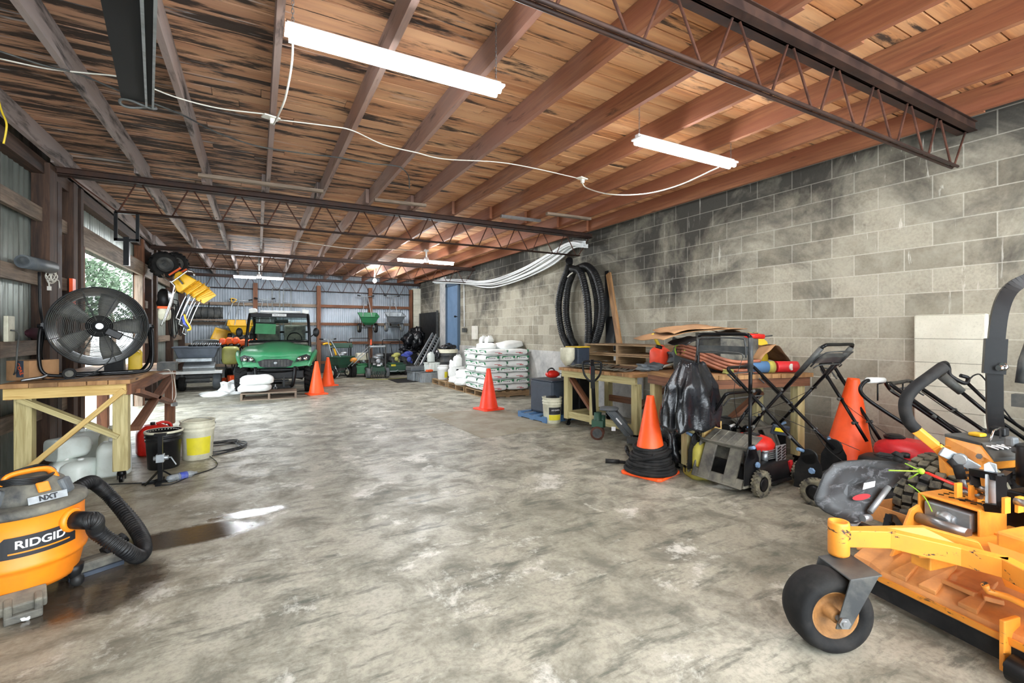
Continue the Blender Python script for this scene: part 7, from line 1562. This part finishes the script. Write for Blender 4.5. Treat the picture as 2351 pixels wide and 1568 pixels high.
m = MB(); e_ = gp(2395, 1065, 2.25); m.cyl(e_+Vector((0, -.02, -.12)), e_+Vector((0, -.02, .08)), .10, seg=24); m.box(e_+Vector((.0, -.05, -.25)), (.22, .22, .2)); en = B(m, 'engine', 'black_plastic', bev=.01)
m = MB(); m.box(gp(2322, 1014, 2.35), (.04, .05, .05)); m.box(gp(2345, 1030, 2.4), (.06, .06, .05)); m.build('air_filter', 'slate_grey', en, world=False, bev=.01)
m = MB(); m.bx((-.28, -1.5, .38), (.24, -1.1, .62)); B(m, 'rear_body', 'orange_paint', bev=.02)
m = MB(); m.bx((-.25, -1.85, .14), (.25, -1.5, .18)); B(m, 'foot_platform', 'black_metal')
m = MB(); m.bar((-.2, -1.0, .47), (.15, -1.02, .47), .05, .12); m.ngon([(.10, -.95, .42), (-.4, -.95, .42), (-.4, -.95, .58), (.0, -.95, .55)], (0, 1, 0), .012); B(m, 'shield', 'orange_paint', bev=.004)
# folded chute
m = MB(); cpnt = [(2090, 1068, 2.62), (2038, 1058, 2.60), (1990, 1053, 2.56), (1945, 1056, 2.52), (1920, 1062, 2.50), (1898, 1085, 2.47), (1884, 1110, 2.45), (1870, 1142, 2.44), (1874, 1158, 2.43), (1895, 1175, 2.42), (1925, 1190, 2.41), (1952, 1202, 2.42), (1965, 1203, 2.42), (1988, 1190, 2.45), (2005, 1172, 2.48), (2035, 1130, 2.53), (2066, 1100, 2.58)]
ring_ = [pl(*p) for p in cpnt]; cen = sum(ring_, Vector())/len(ring_)
vs = [[m.v(cen)]*1]; n = len(ring_); R1 = []
for f in (.35, .7, 1.0):
    R1.append([m.v(cen.lerp(p, f)+nv*(.05*(1-f)+(-.04 if f > .99 and i in (2, 3, 4, 5) else 0))) for i, p in enumerate(ring_)])
for k in range(2):
    for i in range(n): j = (i+1) % n; m.face([R1[k][i], R1[k][j], R1[k+1][j], R1[k+1][i]], None, True)
m.face(R1[0]); ch = B(m, 'discharge_chute', 'chute_black', solid=.012)
m = MB(); a_, b_ = pl(1996, 1115, 2.50), pl(2030, 1112, 2.55); m.ngon([pl(1984, 1122, 2.46), pl(2008, 1106, 2.49), pl(2011, 1112, 2.49), pl(1978, 1125, 2.46)] if False else [pl(1981, 1124, 2.465), pl(1984, 1109, 2.465), pl(2010, 1104, 2.49), pl(2008, 1117, 2.49)], -nv, .003); m.build('safety_label', 'print_white', ch, world=False)
m = MB(); m.ngon([pl(1966+16*math.cos(a)*1.3+12, 1141+7*math.sin(a)-3*math.cos(a), 2.455) for a in [2*PI*k/14 for k in range(14)]], -nv, .002); m.build('warning_label', 'print_red', ch, world=False)
m = MB(); c1_, c2_ = pl(1980, 1190, 2.42), pl(1996, 1188, 2.44); m.cyl(c1_, c2_, .018); m.cyl(pl(1997, 1176, 2.44), pl(2040, 1118, 2.5), .014); m.ngon([pl(1950, 1200, 2.42), pl(1966, 1196, 2.42), pl(1978, 1196, 2.43), pl(1962, 1215, 2.42)], nv, .03); m.build('hinge', 'galvanised', ch, world=False)
m = MB(); m.cyl(pl(2061, 1060, 2.62), pl(2064, 1046, 2.62), .022); m.cyl(pl(2060, 1048, 2.62), pl(2065, 1040, 2.62), .03, .02); m.build('peg', 'black_rubber', ch, world=False)
T = thing('red_strap', 'red plastic strap tied with green string from the chute to the machine', 'strap', ont(2115, 1085, 2.4))
m = MB(); m.tube([ont(2118, 1083, 2.45), ont(2130, 1086, 2.43), ont(2180, 1108, 2.38), ont(2218, 1122, 2.36)], .012, 8, flat=.5, rfun=lambda t: .6+1.0*t*(1.2-t)*1.6); m.build('strap', 'red_plastic', T)
m = MB(); k0 = ont(2115, 1082, 2.45)
for u, v, t in ((2040, 1080, 2.46), (2078, 1064, 2.55), (2086, 1100, 2.5)): m.tube([k0, ont(u, v, t)], .0035, 5)
m.tube(smooth([ont(2086, 1112, 2.5), ont(2105, 1125, 2.45), ont(2125, 1145, 2.4), ont(2140, 1175, 2.36)], 4), .003, 5); m.ell(k0, (.016, .016, .016)); m.build('green_string', 'lime', T)
cord('thin black wire lying over the orange guard box', [ont(2180, 1148, 2.35), ont(2200, 1146, 2.33), ont(2240, 1154, 2.25), ont(2268, 1165, 2.2)], .003, 'cord_black', name='wire')
# ---------------- paired small parts become parts of their own
def split_loose(o):
    bm = bmesh.new(); bm.from_mesh(o.data); bm.verts.ensure_lookup_table(); seen = set(); isl = []
    for v in bm.verts:
        if v.index in seen: continue
        st = [v]; seen.add(v.index); g = []
        while st:
            a = st.pop(); g.append(a.index)
            for e in a.link_edges:
                b = e.other_vert(a)
                if b.index not in seen: seen.add(b.index); st.append(b)
        isl.append(set(g))
    if len(isl) < 2 or len(isl) > 12: bm.free(); return
    for k, g in enumerate(isl):
        b2 = bm.copy(); b2.verts.ensure_lookup_table()
        bmesh.ops.delete(b2, geom=[v for v in b2.verts if v.index not in g], context='VERTS')
        me = o.data.copy(); b2.to_mesh(me); b2.free()
        if k == 0: first = me
        else:
            c = o.copy(); c.data = me; COL.objects.link(c)
    o.data = first; bm.free()
for o in [x for x in bpy.data.objects if x.type == 'MESH' and x.parent is not None and x.name.split('.')[0] in ('lower_handle', 'knob', 'deck_ribs', 'grip', 'mount_tabs', 'height_lever', 'flange', 'hanger', 'frame_rails', 'linkage_rods', 'forks', 'rails', 'edge_post', 'steel_hanger', 'upright', 'suspension', 'loose_end')]:
    split_loose(o)
